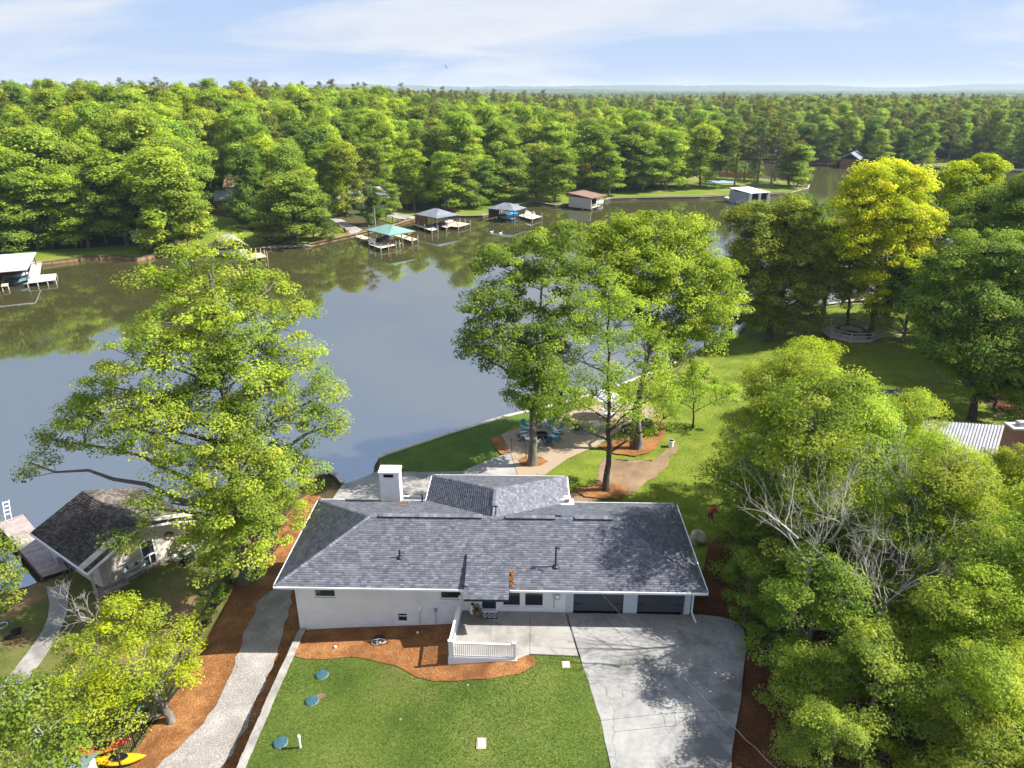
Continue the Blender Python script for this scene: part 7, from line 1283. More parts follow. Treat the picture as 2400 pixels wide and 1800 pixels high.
q = P(961, 556, DZ); kayak('red kayak hung under the green-roofed dock', q + np.array([0, 0, .6]), 1.4, 3.0, .6, (.45, .06, .03)); boat('small boat moored in the shade of the green roof', (905, 562), .9, 4.5, 1.7, (.10, .10, .11), cover=(.12, .13, .14))
# B brown dock
d = dock('covered_dock', 'brown timber boat dock with dark hip roof', (1020, 525)); r_, pt, a_, d_ = roofpoly(d, [(1023, 511), (1076, 503), (1022, 494), (969, 502)], -.9, 1.4, M['slate']); corner_posts(d, pt, a_, d_, -1.0)
b = MB(); w0, w1, w2 = pt(.1, .1, 0), pt(.1, d_ - .1, 0), pt(a_ * .35, d_ - .1, 0); c_ = pt(.1, d_ * .45, 0); b.beam((c_[0], c_[1], -2.3), (w1[0], w1[1], -2.3), .12, 2.5); b.build('plank_wall', M['wood_brown'], d); b = MB(); b.beam((w1[0], w1[1], -2.3), (w2[0], w2[1], -2.3), .12, 2.5); b.build('plank_wall', M['wood_brown'], d)
planks4(d, [(1040, 529), (1074, 532), (1102, 524), (1066, 519)], DZ, 26, M['wood_grey_far'], 'deck', joined=True); planks4(d, [(968, 526), (1012, 541), (1026, 537), (982, 522)], DZ, 40, M['wood_grey_far'], 'walkway', joined=True); planks4(d, [(1020, 526), (1046, 534), (1056, 530), (1030, 523)], DZ, 24, M['wood_grey_far'], 'finger_pier', joined=True)
for q in ((1102, 524), (1090, 521), (1078, 520), (1074, 532), (1046, 534), (1012, 541), (1026, 537), (995, 534), (980, 529)): pile(d, P(*q, DZ), -6, DZ + .8, .1, 'wood_grey')
boat('blue boat berthed under the brown dock roof', (1025, 532), .95, 6.0, 2.1, (.03, .09, .22), cover=(.05, .08, .14)); boat('red and white boat under the brown dock roof', (1047, 526), .95, 5.0, 1.9, (.5, .08, .05), cover=(.7, .7, .68))
# C grey dock
d = dock('covered_dock', 'grey hip-roofed boat dock with a floating patio', (1200, 500)); r_, pt, a_, d_ = roofpoly(d, [(1205.5, 494), (1233, 486.5), (1180, 480.5), (1152.5, 486)], -1.0, 1.3, M['slate']); corner_posts(d, pt, a_, d_, -1.1, m='wood_dark')
b = MB(); w0, w1, w2 = pt(.2, d_ - .2, 0), pt(a_ * .9, d_ - .2, 0), pt(.2, d_ * .72, 0); b.beam((w0[0], w0[1], -2.3), (w1[0], w1[1], -2.3), .12, 2.3); b.build('back_wall', M['wood_dark'], d)
planks4(d, [(1151.5, 505), (1203, 514), (1208, 511), (1160, 501)], DZ, 40, M['wood_pale_far'], 'walkway', joined=True); planks4(d, [(1214, 505), (1247, 514), (1270, 507), (1234, 499)], DZ, 30, M['wood_pale_far'], 'deck', joined=True)
for q in ((1247, 514), (1270, 507), (1252, 503), (1234, 499), (1203, 514), (1215, 508)): pile(d, P(*q, DZ), -6, DZ + .9, .1, 'wood_pale' if 'wood_pale' in M else 'wood_grey')
boat('bright blue boat under the grey dock roof', (1192, 507), .5, 6.0, 2.2, (.02, .12, .30), cover=(.03, .22, .42))
for k, (a, c) in enumerate(((1234, 503), (1240, 505), (1246, 507), (1252, 505))):
    q = P(a, c, DZ); t = thing('dock_chair', ['white chair nearest the grey dock roof', 'second white chair on the floating patio', 'third white chair on the floating patio', 'white chair at the far corner of the floating patio'][k], 'chair', q, 'white chairs on the floating patio'); f_ = frame(q, .6 * k)
    b = MB(); b.box(-.3, -.3, .35, .3, .3, .42, f_); b.build('seat', M['white'], t); b = MB(); b.box(-.3, .25, .42, .3, .33, 1.0, f_); b.build('backrest', M['white'], t)
    for sx in (-.25, .25):
        for sy in (-.25, .25): b = MB(); b.box(sx - .03, sy - .03, 0, sx + .03, sy + .03, .35, f_); b.build('leg', M['white'], t)
# D brown-roofed boathouse
d = dock('brown_roofed_boathouse', 'cream boathouse with rusty brown roof and small landing', (1387, 478), cat='boathouse'); r_, pt, a_, d_ = roofpoly(d, [(1387, 464.5), (1423, 457.5), (1396, 449), (1350, 455)], -.6, .8, M['roof_brown'], 'shed'); corner_posts(d, pt, a_, d_, -.7, m='wood_dark')
cream = mat('cream_siding', (.52, .48, .40), rough=.8)
for (x0, y0, x1, y1) in ((.3, .3, .3, d_ - .3), (.3, d_ - .3, a_ - .3, d_ - .3), (a_ - .3, d_ - .3, a_ - .3, d_ * .4)):
    A2, B2 = pt(x0, y0, 0), pt(x1, y1, 0); b = MB(); b.beam((A2[0], A2[1], -2.2), (B2[0], B2[1], -2.2), .15, 2.8); b.build('wall', cream if x0 == x1 == .3 else M['wood_dark'], d)
planks4(d, [(1365, 486), (1387, 488), (1410, 482), (1390, 478)], DZ - .1, 20, M['wood_grey_far'], 'landing', joined=True)
for q in ((1366, 486), (1387, 488), (1410, 482)): pile(d, P(*q, DZ), -6, DZ + .3)
boat('white pontoon boat inside the brown-roofed boathouse', (1402, 478), .9, 5.5, 2.2, (.6, .62, .65), cover=(.75, .76, .78))
# E white-roofed boathouse
d = dock('white_roofed_boathouse', 'grey two-slip boathouse with flat white roof', (1770, 460), cat='boathouse'); r_, pt, a_, d_ = roofpoly(d, [(1759, 453), (1806, 450), (1776, 440.5), (1731, 442.5)], -.5, .5, M['tin_pale'], 'shed'); greyw = mat('grey_block_wall', (.36, .35, .36), rough=.9)
for (x0, y0, x1, y1) in ((.25, .3, .25, d_ - .3), (.25, d_ - .3, a_ - .3, d_ - .3), (a_ - .3, .3, a_ - .3, d_ - .3)): A2, B2 = pt(x0, y0, 0), pt(x1, y1, 0); b = MB(); b.beam((A2[0], A2[1], -2.4), (B2[0], B2[1], -2.4), .2, 3.4); b.build('wall', greyw, d)
for x in (.35, a_ / 2, a_ - .35): A2 = pt(x, .2, 0); b = MB(); b.box(A2[0] - .35, A2[1] - .2, -4.6, A2[0] + .35, A2[1] + .2, -.66); b.build('column', M['white'], d)
for k in range(2): A2, B2 = pt(.6 + k * a_ / 2, 1.2, 0), pt(a_ / 2 - .5 + k * a_ / 2, 1.2, 0); b = MB(); b.beam((A2[0], A2[1], -2.4), (B2[0], B2[1], -2.4), .1, 3.2); b.build('slip_opening', M['dark'], d)
planks4(d, [(1724, 475), (1772, 473), (1756, 467), (1729, 468)], DZ, 30, M['wood_pale_far'], 'landing', joined=True); planks4(d, [(1697, 462), (1727, 471), (1734, 468), (1704, 460)], DZ, 24, M['wood_pale_far'], 'walkway', joined=True)
for q in ((1724, 475), (1740, 474), (1756, 474), (1772, 473), (1712, 467)): pile(d, P(*q, DZ), -6, DZ + .1, .12, 'wood_dark')
# F tin barrel dock behind the big tree
d = dock('tin_roofed_dock', 'boat dock with curved grey tin roof behind the big tree', (570, 590)); c0, c1, c2, c3 = [np.array(P(*q, -1.6)) for q in ((525, 574), (583, 577), (560, 559), (505, 561))]; b = MB(); n_ = 8; vs_ = []
for i in range(n_ + 1):
    u = i / n_; zz = 1.1 * math.sin(u * math.pi); A2, B2 = c0 + (c1 - c0) * u, c3 + (c2 - c3) * u
    for q in (A2, B2): vs_ += [q + np.array([0, 0, zz]), q + np.array([0, 0, zz - .1])]
b.add(vs_, [f for i in range(n_) for f in ((i * 4, i * 4 + 4, i * 4 + 6, i * 4 + 2), (i * 4 + 1, i * 4 + 3, i * 4 + 7, i * 4 + 5), (i * 4, i * 4 + 1, i * 4 + 5, i * 4 + 4), (i * 4 + 2, i * 4 + 6, i * 4 + 7, i * 4 + 3))] + [(0, 2, 3, 1), (n_ * 4, n_ * 4 + 1, n_ * 4 + 3, n_ * 4 + 2)]); b.build('barrel_roof', M['tin_grey'], d)
for q in (c0, c1, c2, c3): pile(d, q, -6, -1.65, .1, 'wood_brown', 'post')
planks4(d, [(566, 597), (578, 609), (626, 601), (611, 592)], DZ, 26, M['wood_grey_far'], 'deck', joined=True)
for q in ((578, 609), (600, 606), (626, 601), (620, 596), (611, 592), (600, 593)): pile(d, P(*q, DZ), -6, DZ + .9, .1, 'wood_new')
boat('covered boat beside the tin-roofed dock', (545, 595), .2, 5.5, 2.0, (.4, .42, .45), cover=(.45, .48, .52))
# G open lawn shelter
d = dock('lawn_shelter', 'open grey-roofed shelter on the left far lawn', (335, 575), cat='shelter'); z_ = h(*GF((335, 582))[0]); r_, pt, a_, d_ = roofpoly(d, [(322, 562), (358, 558), (352, 545), (315, 547)], z_ + 2.6, .5, M['tin_grey'], 'shed')
for x, y in ((.3, .3), (a_ - .3, .3), (.3, d_ - .3), (a_ - .3, d_ - .3)): q = pt(x, y, 0); pile(d, q, z_ - .3, z_ + 2.5, .1, 'wood_dark', 'post')
A2, B2 = pt(.3, d_ - .3, 0), pt(a_ - .3, d_ - .3, 0); b = MB(); b.beam((A2[0], A2[1], z_ + 1.3), (B2[0], B2[1], z_ + 1.3), .12, 2.4); b.build('back_wall', M['wood_dark'], d)
# H far boathouse across the channel
d = dock('dark_boathouse', 'dark gabled boathouse across the far channel', (2000, 380), cat='boathouse'); r_, pt, a_, d_ = roofpoly(d, [(2015, 374), (2027, 366), (1990, 362), (1974, 369)], -.2, 2.4, M['slate'], 'gable')
for (x0, y0, x1, y1) in ((.4, .4, .4, d_ - .4), (a_ - .4, .4, a_ - .4, d_ - .4), (.4, d_ - .4, a_ - .4, d_ - .4)): A2, B2 = pt(x0, y0, 0), pt(x1, y1, 0); b = MB(); b.beam((A2[0], A2[1], -2.2), (B2[0], B2[1], -2.2), .2, 4.0); b.build('wall', M['wood_brown'], d)
A2, B2 = pt(.6, 1.0, 0), pt(a_ - .6, 1.0, 0); b = MB(); b.beam((A2[0], A2[1], -2.2), (B2[0], B2[1], -2.2), .1, 3.8); b.build('slip_opening', M['dark'], d)
planks4(d, [(2005, 384), (2030, 385), (2035, 381), (2012, 380)], DZ, 20, M['wood_pale_far'], 'landing', joined=True); boat('white boat in the dark boathouse across the channel', (1985, 379), .4, 7, 2.4, (.75, .75, .75))
# I left boathouse with jet skis
d = dock('pale_roofed_dock', 'pale hip-roofed boat dock at the left edge', (40, 640)); r_, pt, a_, d_ = roofpoly(d, [(-95, 645), (63, 631), (70, 604), (-70, 604)], -1.1, .9, M['tin_pale']); corner_posts(d, pt, a_, d_, -1.2, m='wood_dark')
planks4(d, [(64, 664), (130, 656), (131, 641), (67, 646)], DZ, 30, M['wood_pale_far'], 'deck', joined=True); planks4(d, [(67, 646), (94, 643), (98, 613), (74, 615)], DZ, 20, M['wood_pale_far'], 'walkway', joined=True); planks4(d, [(2, 672), (19, 670), (22, 645), (6, 646)], DZ, 14, M['wood_grey_far'], 'finger_pier', joined=True)
for q in ((64, 664), (87, 661), (110, 658), (130, 656), (131, 641), (4, 671), (18, 669)): pile(d, P(*q, DZ), -6, DZ - .05, .11, 'wood_grey')
def jetski(label, at, ang, colr):
    q = P(*at, -3.7); t = thing('jet_ski', label, 'jet ski', q, 'jet skis at the left dock'); f_ = frame(q, ang); b_ = MB(); n_ = 7; vs_ = []
    for i in range(n_): u = i / (n_ - 1); wd = .55 * (1 - max(0, (u - .5) / .5) ** 2 * .95); vs_ += [f_((u * 3 - 1.5, -wd, .35)), f_((u * 3 - 1.5, 0, -.1 + .3 * max(0, u - .6))), f_((u * 3 - 1.5, wd, .35)), f_((u * 3 - 1.5, wd * .4, .6 + .15 * math.sin(u * 3))), f_((u * 3 - 1.5, -wd * .4, .6 + .15 * math.sin(u * 3)))]
    b_.add(vs_, [(i * 5 + k, i * 5 + (k + 1) % 5, (i + 1) * 5 + (k + 1) % 5, (i + 1) * 5 + k) for i in range(n_ - 1) for k in range(5)] + [tuple(range(5)), tuple(n_ * 5 - 1 - k for k in range(5))]); b_.build('hull', mat('jet_hull', colr, rough=.3, spec=.5), t)
    b_ = MB(); b_.box(-1.1, -.2, .62, .2, .2, .92, f_); b_.build('seat', M['black'], t, bevel=.06); b_ = MB(); b_.tube([f_((.45, 0, .7)), f_((.3, 0, 1.1))], .06, 6); b_.build('steering_column', M['black'], t); b_ = MB(); b_.tube([f_((.25, -.38, 1.12)), f_((.25, .38, 1.12))], .03, 6); b_.build('handlebar', M['black'], t)
jetski('dark jet ski nearest the left edge of the pale dock', (31, 664), 1.3, (.05, .06, .09)); jetski('teal and black jet ski beside the L-shaped deck', (54, 662), 1.3, (.06, .13, .16)); jetski('grey jet ski further under the pale roof', (50, 650), 1.3, (.35, .37, .38))
# J small dock right of the point with blue boat cover
d = dock('small_dock', 'low brown dock half hidden by leaves on the near right shore', (1700, 735)); planks4(d, [(1650, 742), (1738, 735), (1745, 726), (1660, 729)], DZ, 40, M['wood_brown'], 'deck', joined=True)
for q in ((1650, 742), (1700, 738), (1738, 735), (1745, 726)): pile(d, P(*q, DZ), -6, DZ + .3, .12, 'wood_dark')
boat('boat under a bright blue cover on the near right shore', (1735, 722), .1, 5.5, 2.1, (.5, .52, .55), z=-3.3, cover=(.02, .07, .40))
# timber fence on the point, split rail fence, poles
def board_fence(label, pxs, hgt, st, m, name='board_fence', rails=True):
    pts = [G(*q, terrain_h) for q in pxs]; t = thing(name, label, 'fence', pts[0])
    for i in range(len(pts) - 1):
        a, c = pts[i], pts[i + 1]; n_ = max(1, int(np.linalg.norm(c - a) / st))
        for k in range(n_): q = a + (c - a) * (k + .5) / n_; z = h(q[0], q[1]); b_ = MB(); b_.box(q[0] - st * .46, q[1] - .03, z - .1, q[0] + st * .46, q[1] + .03, z + hgt); b_.build('board', m, t)
    return t
board_fence('red-brown board fence on the point behind the pines', [(1660, 414), (1720, 418), (1775, 420)], 2.0, .5, mat('fence_wood', (.24, .13, .07), (.32, .19, .11), 1))
pts = [G(*q, terrain_h) for q in ((890, 512), (905, 517), (920, 522), (934, 527))]; t = thing('rail_fence', 'dark split-rail fence behind the green-roofed dock', 'fence', pts[1])
for q in pts: pile(t, q, q[2] - .3, q[2] + 1.5, .09, 'wood_dark', 'post')
for i in range(3):
    for z_ in (.4, .85, 1.3): b = MB(); b.beam(pts[i] + np.array([0, 0, z_]), pts[i + 1] + np.array([0, 0, z_]), .08, .14); b.build('rail', M['wood_dark'], t)
for a, c, hh, lab in ((1338, 448, 5.5, 'thin grey pole on the lawn left of the brown-roofed boathouse'), (880, 530, 6.5, 'wooden pole behind the green-roofed dock'), (1052, 488, 4.0, 'lamp pole behind the brown dock')):
    q = G(a, c, terrain_h); t = thing('pole', lab, 'pole', q); b = MB(); b.tube([q, q + np.array([0, 0, hh])], [.12, .09], 6); b.build('shaft', M['wood_grey'], t); b = MB(); b.box(q[0] - .2, q[1] - .2, q[2] + hh, q[0] + .2, q[1] + .2, q[2] + hh + .35); b.build('top_box', M['white'], t)
# houses half hidden in the trees
def far_house(label, at, wd, dp, hh, ang, wallm, roofm, rise=2.2, win=4):
    q = G(*at, terrain_h); t = thing('lake_house', label, 'house', q, 'houses among the far trees'); f_ = frame(q, ang); b_ = MB()
    b_.box(-wd / 2, 0, -1.5, wd / 2, dp, hh, f_); b_.add([f_((-wd / 2, 0, hh)), f_((-wd / 2, dp, hh)), f_((-wd / 2, dp / 2, hh + rise)), f_((wd / 2, 0, hh)), f_((wd / 2, dp, hh)), f_((wd / 2, dp / 2, hh + rise))], [(0, 1, 2), (5, 4, 3), (0, 3, 4, 1), (1, 4, 5, 2), (2, 5, 3, 0)]); b_.build('wall', wallm, t)
    for s_ in (0, 1):
        y0, y1 = (-.6, dp / 2) if s_ == 0 else (dp + .6, dp / 2); z0 = hh - .6 * rise / (dp / 2); b_ = MB(); c = [(-wd / 2 - .5, y0, z0), (wd / 2 + .5, y0, z0), (wd / 2 + .5, y1, hh + rise + .02), (-wd / 2 - .5, y1, hh + rise + .02)]
        b_.add([f_((x, y, z + .16)) for x, y, z in c] + [f_((x, y, z + .02)) for x, y, z in c], [(0, 1, 2, 3), (7, 6, 5, 4), (0, 4, 5, 1), (1, 5, 6, 2), (2, 6, 7, 3), (3, 7, 4, 0)]); b_.build('roof', roofm, t)
    for k in range(win):
        x = -wd / 2 + wd * (k + .5) / win
        if k == win // 2: b_ = MB(); b_.box(x - .5, -.06, 0, x + .5, -.01, 2.1, f_); b_.build('door', M['wood_dark'], t); continue
        b_ = MB(); b_.box(x - .7, -.07, .9, x + .7, -.01, 2.2, f_); w_ = b_.build('window', M['white'], t); b_ = MB(); b_.box(x - .6, -.1, 1.0, x + .6, -.072, 2.1, f_); b_.build('pane', M['glass'], w_)
    return t
far_house('brown-roofed white house deep in the trees above the lawn opening', (600, 478), 14, 9, 4.5, .15, M['white'], M['roof_brown']); far_house('pale grey cottage behind the pine by the green-roofed dock', (822, 488), 7, 6, 2.6, -.2, mat('pale_blue_wall', (.45, .5, .56)), M['tin_grey']); far_house('small white cottage behind the split-rail fence', (905, 488), 7, 6, 3.0, .1, M['white'], M['tin_grey']); far_house('house with bright orange roof glimpsed behind the tall trunk', (1360, 428), 12, 9, 4.0, .1, M['white'], mat('orange_roof', (.50, .13, .04), rough=.8)); far_house('grey lake house behind the point trees', (1480, 420), 13, 9, 4.0, 0, greyw, M['slate']); far_house('orange timber cabin in the shade left of the bushy tree', (540, 492), 6, 5, 2.6, .2, mat('orange_timber', (.40, .15, .06), rough=.8), M['slate'], 1.6, 3)
# red slide and seats on the point, seats by the sandy bank
for k, (a, c, lab) in enumerate(((705 + 77, 545, 'red lawn chair at the left of three by the sandy bank'), (798, 546, 'middle red lawn chair by the sandy bank'), (812, 546, 'red lawn chair nearest the path to the green dock'))):
    q = G(a, c, terrain_h); t = adirondack('lawn_chair', lab, mat('rust_paint', (.22, .07, .05)) if 'rust_paint' not in bpy.data.materials else bpy.data.materials['rust_paint'], bpy.data.materials['rust_paint'] if 'rust_paint' in bpy.data.materials else M['wood_brown'], 'red chairs by the sandy bank'); t.location = tuple(q); t.scale = (1.25,) * 3; t.rotation_euler = (0, 0, 2.6)
q = G(1812, 432, terrain_h); t = thing('play_slide', 'small red play slide on the point lawn', 'slide', q); b = MB(); b.beam(q + np.array([0, 0, 1.6]), q + np.array([1.8, -.6, .2]), .5, .1); b.build('chute', mat('red_plastic', (.5, .07, .03), rough=.4), t)
for s_ in (-.25, .25): b = MB(); b.tube([q + np.array([-.1, s_, 0]), q + np.array([0, s_, 1.7])], .05, 6); b.build('ladder_leg', M['wood_new'], t)
for k, (a, c) in enumerate(((1152, 545), (1173, 548))):
    q = P(a, c, LAKE); t = thing('white_duck', ['white duck swimming ahead left of the grey dock', 'white duck following behind on the open water'][k], 'duck', q); bm_ = bmesh.new(); bmesh.ops.create_uvsphere(bm_, u_segments=10, v_segments=8, radius=.25)
    for v in bm_.verts: v.co.x *= 1.6; v.co.z = v.co.z * .75 + .1; v.co.z += .18 * max(0, -v.co.x) * (1 if v.co.z > 0 else 0)
    me_ = bpy.data.meshes.new('duck_body'); bm_.to_mesh(me_); bm_.free(); me_.materials.append(M['white']); link('body', me_, t); b = MB(); b.tube([(.3, 0, .15), (.38, 0, .4), (.42, 0, .48), (.5, 0, .47)], [.09, .06, .085, .05], 8); b.build('neck', M['white'], t, local=True, smooth=True); b = MB(); b.tube([(.5, 0, .47), (.6, 0, .45)], [.035, .02], 6); b.build('bill', M['wood_new'], t, local=True)
q = PY(1046, 158, 130.0); t = thing('flying_bird', 'small dark bird gliding in the sky', 'bird', q); b = MB(); b.tube([(-.35, 0, 0), (0, 0, .03), (.4, 0, .05)], [.03, .1, .03], 6); b.build('body', M['black'], t, local=True, smooth=True)
for s_ in (-1, 1): b = MB(); b.add([(.15, 0, .05), (-.12, 0, .05), (-.2, s_ * .8, .35), (.02, s_ * .85, .38)], [(0, 1, 2, 3)]); b.build('wing', M['black'], t, local=True)
t.rotation_euler = (.5, .2, .8); t.scale = (.65,) * 3
# ------------------------------------------------------------------ far forest
def far_decid(seed, Ht, rad, pal, n_l=12, low=.13, dens=1.0):
    rs_ = np.random.RandomState(seed); lobes = [(0, 0, Ht * .86, rad * .5, rad * .5, Ht * .14)]
    for k in range(n_l):
        a = k * 2.4 + rs_.rand(); f = (k + .5) / n_l; z = Ht * (low + (.92 - low) * f); rr = rad * (.80 - .45 * f ** 1.5) * (.5 + .45 * rs_.rand()); lr = rad * (.36 + .16 * rs_.rand()); lobes.append((rr * math.cos(a), rr * math.sin(a), z, lr, lr, lr * .75))
    area = sum(l[3] ** 2 for l in lobes); return tree_parts(rs_, lobes, [(0, 0, -1.0), (rs_.normal() * .3, rs_.normal() * .3, Ht * .45), (0, 0, Ht * .9)], .016 * Ht, pal, int(area * 3.2 * dens), 52, .44, 1.15, 'bark', 'far_tree', twigs=False)
def far_pine(seed, Ht, rad, pal):
    rs_ = np.random.RandomState(seed); lobes = []; lo_ = .50
    for k in range(16):
        f = k / 15; z = Ht * (lo_ + (1 - lo_) * f); rr = rad * (1 - f) ** .6 * (.5 + .6 * rs_.rand()); a = k * 2.4 + rs_.rand(); lr = rad * (.34 - .14 * f); lobes.append((rr * math.cos(a), rr * math.sin(a), z, lr, lr, lr * .42))
    area = sum(l[3] ** 2 for l in lobes); return tree_parts(rs_, lobes, [(0, 0, -1.0), (rs_.normal() * .3, rs_.normal() * .3, Ht * .5), (0, 0, Ht)], .013 * Ht, pal, int(area * 5.0), 34, .40, .85, 'bark', 'far_pine', twigs=False, flat=.6)
KINDS = {'g': [far_decid(301, 20, 5.2, PAL_G), far_decid(302, 18, 5.6, PAL_G[:3] + PAL_D[2:]), far_decid(308, 22, 5.4, PAL_G + PAL_Y[:1], 12)], 'y': [far_decid(303, 19, 5.0, PAL_Y + PAL_G[2:]), far_decid(309, 21, 4.6, PAL_Y, 12)], 'k': [far_decid(304, 19, 5.8, PAL_D + PAL_G[:1]), far_decid(305, 16, 5.2, PAL_D)], 'p': [far_pine(306, 24, 4.4, PAL_P), far_pine(307, 22, 3.8, PAL_P), far_pine(310, 26, 4.8, PAL_P + PAL_D[2:3])]}
KH = {'g': (20, 18, 22), 'y': (19, 21), 'k': (19, 16), 'p': (24, 22, 26)}; KR = {'g': (5.2, 5.6, 5.4), 'y': (5.0, 4.6), 'k': (5.8, 5.2), 'p': (4.4, 3.8, 4.8)}
WORD = {'g': 'mid green broadleaf tree', 'y': 'yellow-green broadleaf tree', 'k': 'dark green broadleaf tree', 'p': 'brownish olive pine'}
MARKS = [(40, 'the pale-roofed dock'), (335, 'the open lawn shelter'), (560, 'the tin-roofed dock'), (700, 'the rubble bank'), (905, 'the green-roofed dock'), (1022, 'the brown dock'), (1195, 'the grey dock'), (1387, 'the brown-roofed boathouse'), (1600, 'the point lawn'), (1765, 'the white-roofed boathouse'), (2000, 'the dark boathouse'), (2250, 'the distant lawn')]
seen_lab = {}
def forest_tree(x, y, kd, var, s, rz, sw=1.0):
    z = h(x, y); v = np.array([x, y, z - CAMH]); zz = zc(y, z); px_ = 1200 + F * x / zz; mk = min(MARKS, key=lambda m_: abs(m_[0] - px_))
    sdv = float(pdist(np.array([x]), np.array([y]), shore_line)[0]); row = 'at the shore' if sdv < 14 else ('in the second row' if sdv < 32 else ('in the wood' if sdv < 65 else 'up the hill'))
    Ht = KH[kd][var] * s; sz_ = 'tall' if Ht > 21 else ('short' if Ht < 16.5 else 'mid-height'); side = 'left of' if px_ < mk[0] - 35 else ('right of' if px_ > mk[0] + 35 else 'behind')
    lab = f'{sz_} {WORD[kd]} {row} {side} {mk[1]}'
    t = thing('pine_tree' if kd == 'p' else 'broadleaf_tree', lab, 'tree', (x, y, z - .2), 'trees of the far bank', rz); t.scale = (s * sw, s * sw, s); w, lv = KINDS[kd][var]
    link('trunk', w, t); link('crown', lv, t); seen_lab.setdefault(lab, []).append((px_, t))
placed = []
hand = [ # base px, top py, crown width px, kind, variant
    (88, 584, 385, 190, 'g', 0), (122, 579, 405, 130, 'y', 0), (178, 579, 400, 130, 'y', 1), (190, 577, 430, 110, 'g', 1), (208, 581, 415, 130, 'g', 2), (20, 590, 340, 200, 'g', 1), (378, 594, 470, 100, 'g', 2), (402, 587, 340, 190, 'y', 0), (445, 583, 400, 130, 'g', 0), (300, 575, 350, 180, 'y', 1), (250, 572, 380, 130, 'k', 0),
    (695, 571, 405, 190, 'g', 1), (640, 566, 440, 150, 'g', 0), (735, 562, 440, 110, 'k', 1), (862, 531, 385, 95, 'p', 0), (875, 528, 430, 60, 'k', 1), (915, 505, 425, 90, 'g', 0), (972, 494, 348, 85, 'y', 1), (962, 482, 380, 90, 'k', 0), (1045, 494, 350, 110, 'g', 2), (1090, 488, 360, 120, 'g', 0), (1130, 482, 370, 110, 'k', 0), (1195, 474, 350, 120, 'g', 1), (1170, 478, 380, 90, 'g', 0),
    (1258, 464, 330, 120, 'g', 0), (1300, 472, 340, 110, 'g', 1), (1388, 455, 288, 140, 'g', 2), (1427, 457, 350, 80, 'g', 0), (1505, 449, 330, 110, 'g', 1), (1560, 446, 300, 120, 'g', 2), (1590, 442, 310, 110, 'y', 1), (1640, 440, 290, 110, 'y', 0), (1470, 448, 310, 110, 'g', 0), (1722, 442, 300, 70, 'p', 1), (1745, 424, 320, 70, 'p', 1), (1773, 439, 240, 110, 'p', 2), (1808, 441, 290, 90, 'p', 0), (1846, 431, 310, 80, 'p', 1), (1850, 436, 340, 90, 'g', 1), (1868, 440, 335, 95, 'g', 0), (1815, 425, 270, 90, 'p', 2), (1768, 425, 370, 40, 'y', 0), (2055, 386, 300, 55, 'g', 0), (2160, 392, 285, 60, 'g', 2), (2220, 380, 290, 45, 'p', 1), (1940, 388, 300, 55, 'k', 0)]
rf = random.Random(21)
for (bx, by, ty, wpx, kd, var) in hand:
    q = G(bx, by, terrain_h); tp = PY(bx, ty, q[1]); Ht = max(5, tp[2] - q[2]); s = Ht / KH[kd][var]; wr_ = wpx / 2 * zc(q[1], tp[2]) / F; sw = max(.6, min(1.5, wr_ / (KR[kd][var] * s))); forest_tree(q[0], q[1], kd, var, s, rf.random() * 6.28, sw); placed.append((q[0], q[1]))
cand = []
def add_grid(x0, x1, y0, y1, st, sd0):
    x = x0
    gx = np.arange(x0, x1, st); gy = np.arange(y0, y1, st); XX, YY = np.meshgrid(gx, gy); r = np.random.RandomState(abs(int(st * 10 + x0 + y0))); XX = XX + r.uniform(-.42, .42, XX.shape) * st; YY = YY + r.uniform(-.42, .42, YY.shape) * st
    xx, yy = XX.ravel(), YY.ravel(); px_ = np.abs(xx) / (yy * .925 + 11); ok = px_ < .80
    xx, yy = xx[ok], yy[ok]; ok = ~pin(xx, yy, lake_poly) & (pdist(xx, yy, shore_line) > sd0) & (yy > far_split(np.clip(xx, -420, 420)) + 30)
    for lp in lawn_polys: ok &= ~pin(xx, yy, lp)
    for hs in [o for o in col.objects if o.name.startswith('lake_house')]: ok &= np.hypot(xx - hs.location[0], yy - hs.location[1] - 3) > 6.5
    return list(zip(xx[ok], yy[ok]))
cand = add_grid(-260, 360, 120, 260, 7.0, 9); cand2 = add_grid(-480, 620, 260, 560, 7.6, 8); 
def clear_of(c, dmin):
    P_ = np.array(placed); return np.hypot(P_[:, 0] - c[0], P_[:, 1] - c[1]).min() > dmin
def corridor(x, y):   # keep the drives, pool and shelter open to view
    for lp in (far_clear): 
        if pin(np.array([x]), np.array([y]), lp)[0]: return True
    return False
far_clear = [GF((760, 512), (1000, 505), (1000, 530), (880, 545), (800, 560)), GF((1640, 400), (1790, 400), (1790, 440), (1640, 440)), GF((300, 560), (370, 560), (370, 590), (300, 590)), GF((470, 495), (560, 495), (640, 575), (470, 590))]
cand = [c for c in cand if clear_of(c, 5.0) and not corridor(*c)]
cand.sort(key=lambda c: c[0] ** 2 + c[1] ** 2)
def kind_at(x, y, r):
    v = r.random() + .22 * float(bumpy(np.array([x]), np.array([y]), .035, 9)[0]); right = x > 120 or y > 330
    if right: return 'k' if v < .34 else ('p' if v < .66 else ('g' if v < .92 else 'y'))
    return 'k' if v < .14 else ('g' if v < .62 else ('y' if v < .86 else 'p'))
n_ind = 300 - len(hand); indiv, rest = cand[:n_ind], cand[n_ind:] + cand2
for (x, y) in indiv:
    kd = kind_at(x, y, rf); var = rf.randrange(len(KINDS[kd])); forest_tree(x, y, kd, var, rf.uniform(.60, 1.18) * (.85 if kd == 'p' else 1.0), rf.random() * 6.28, rf.uniform(.9, 1.25))
ORD = ['leftmost', 'second', 'third', 'fourth', 'fifth', 'sixth', 'seventh', 'eighth', 'ninth', 'tenth', 'eleventh', 'twelfth']
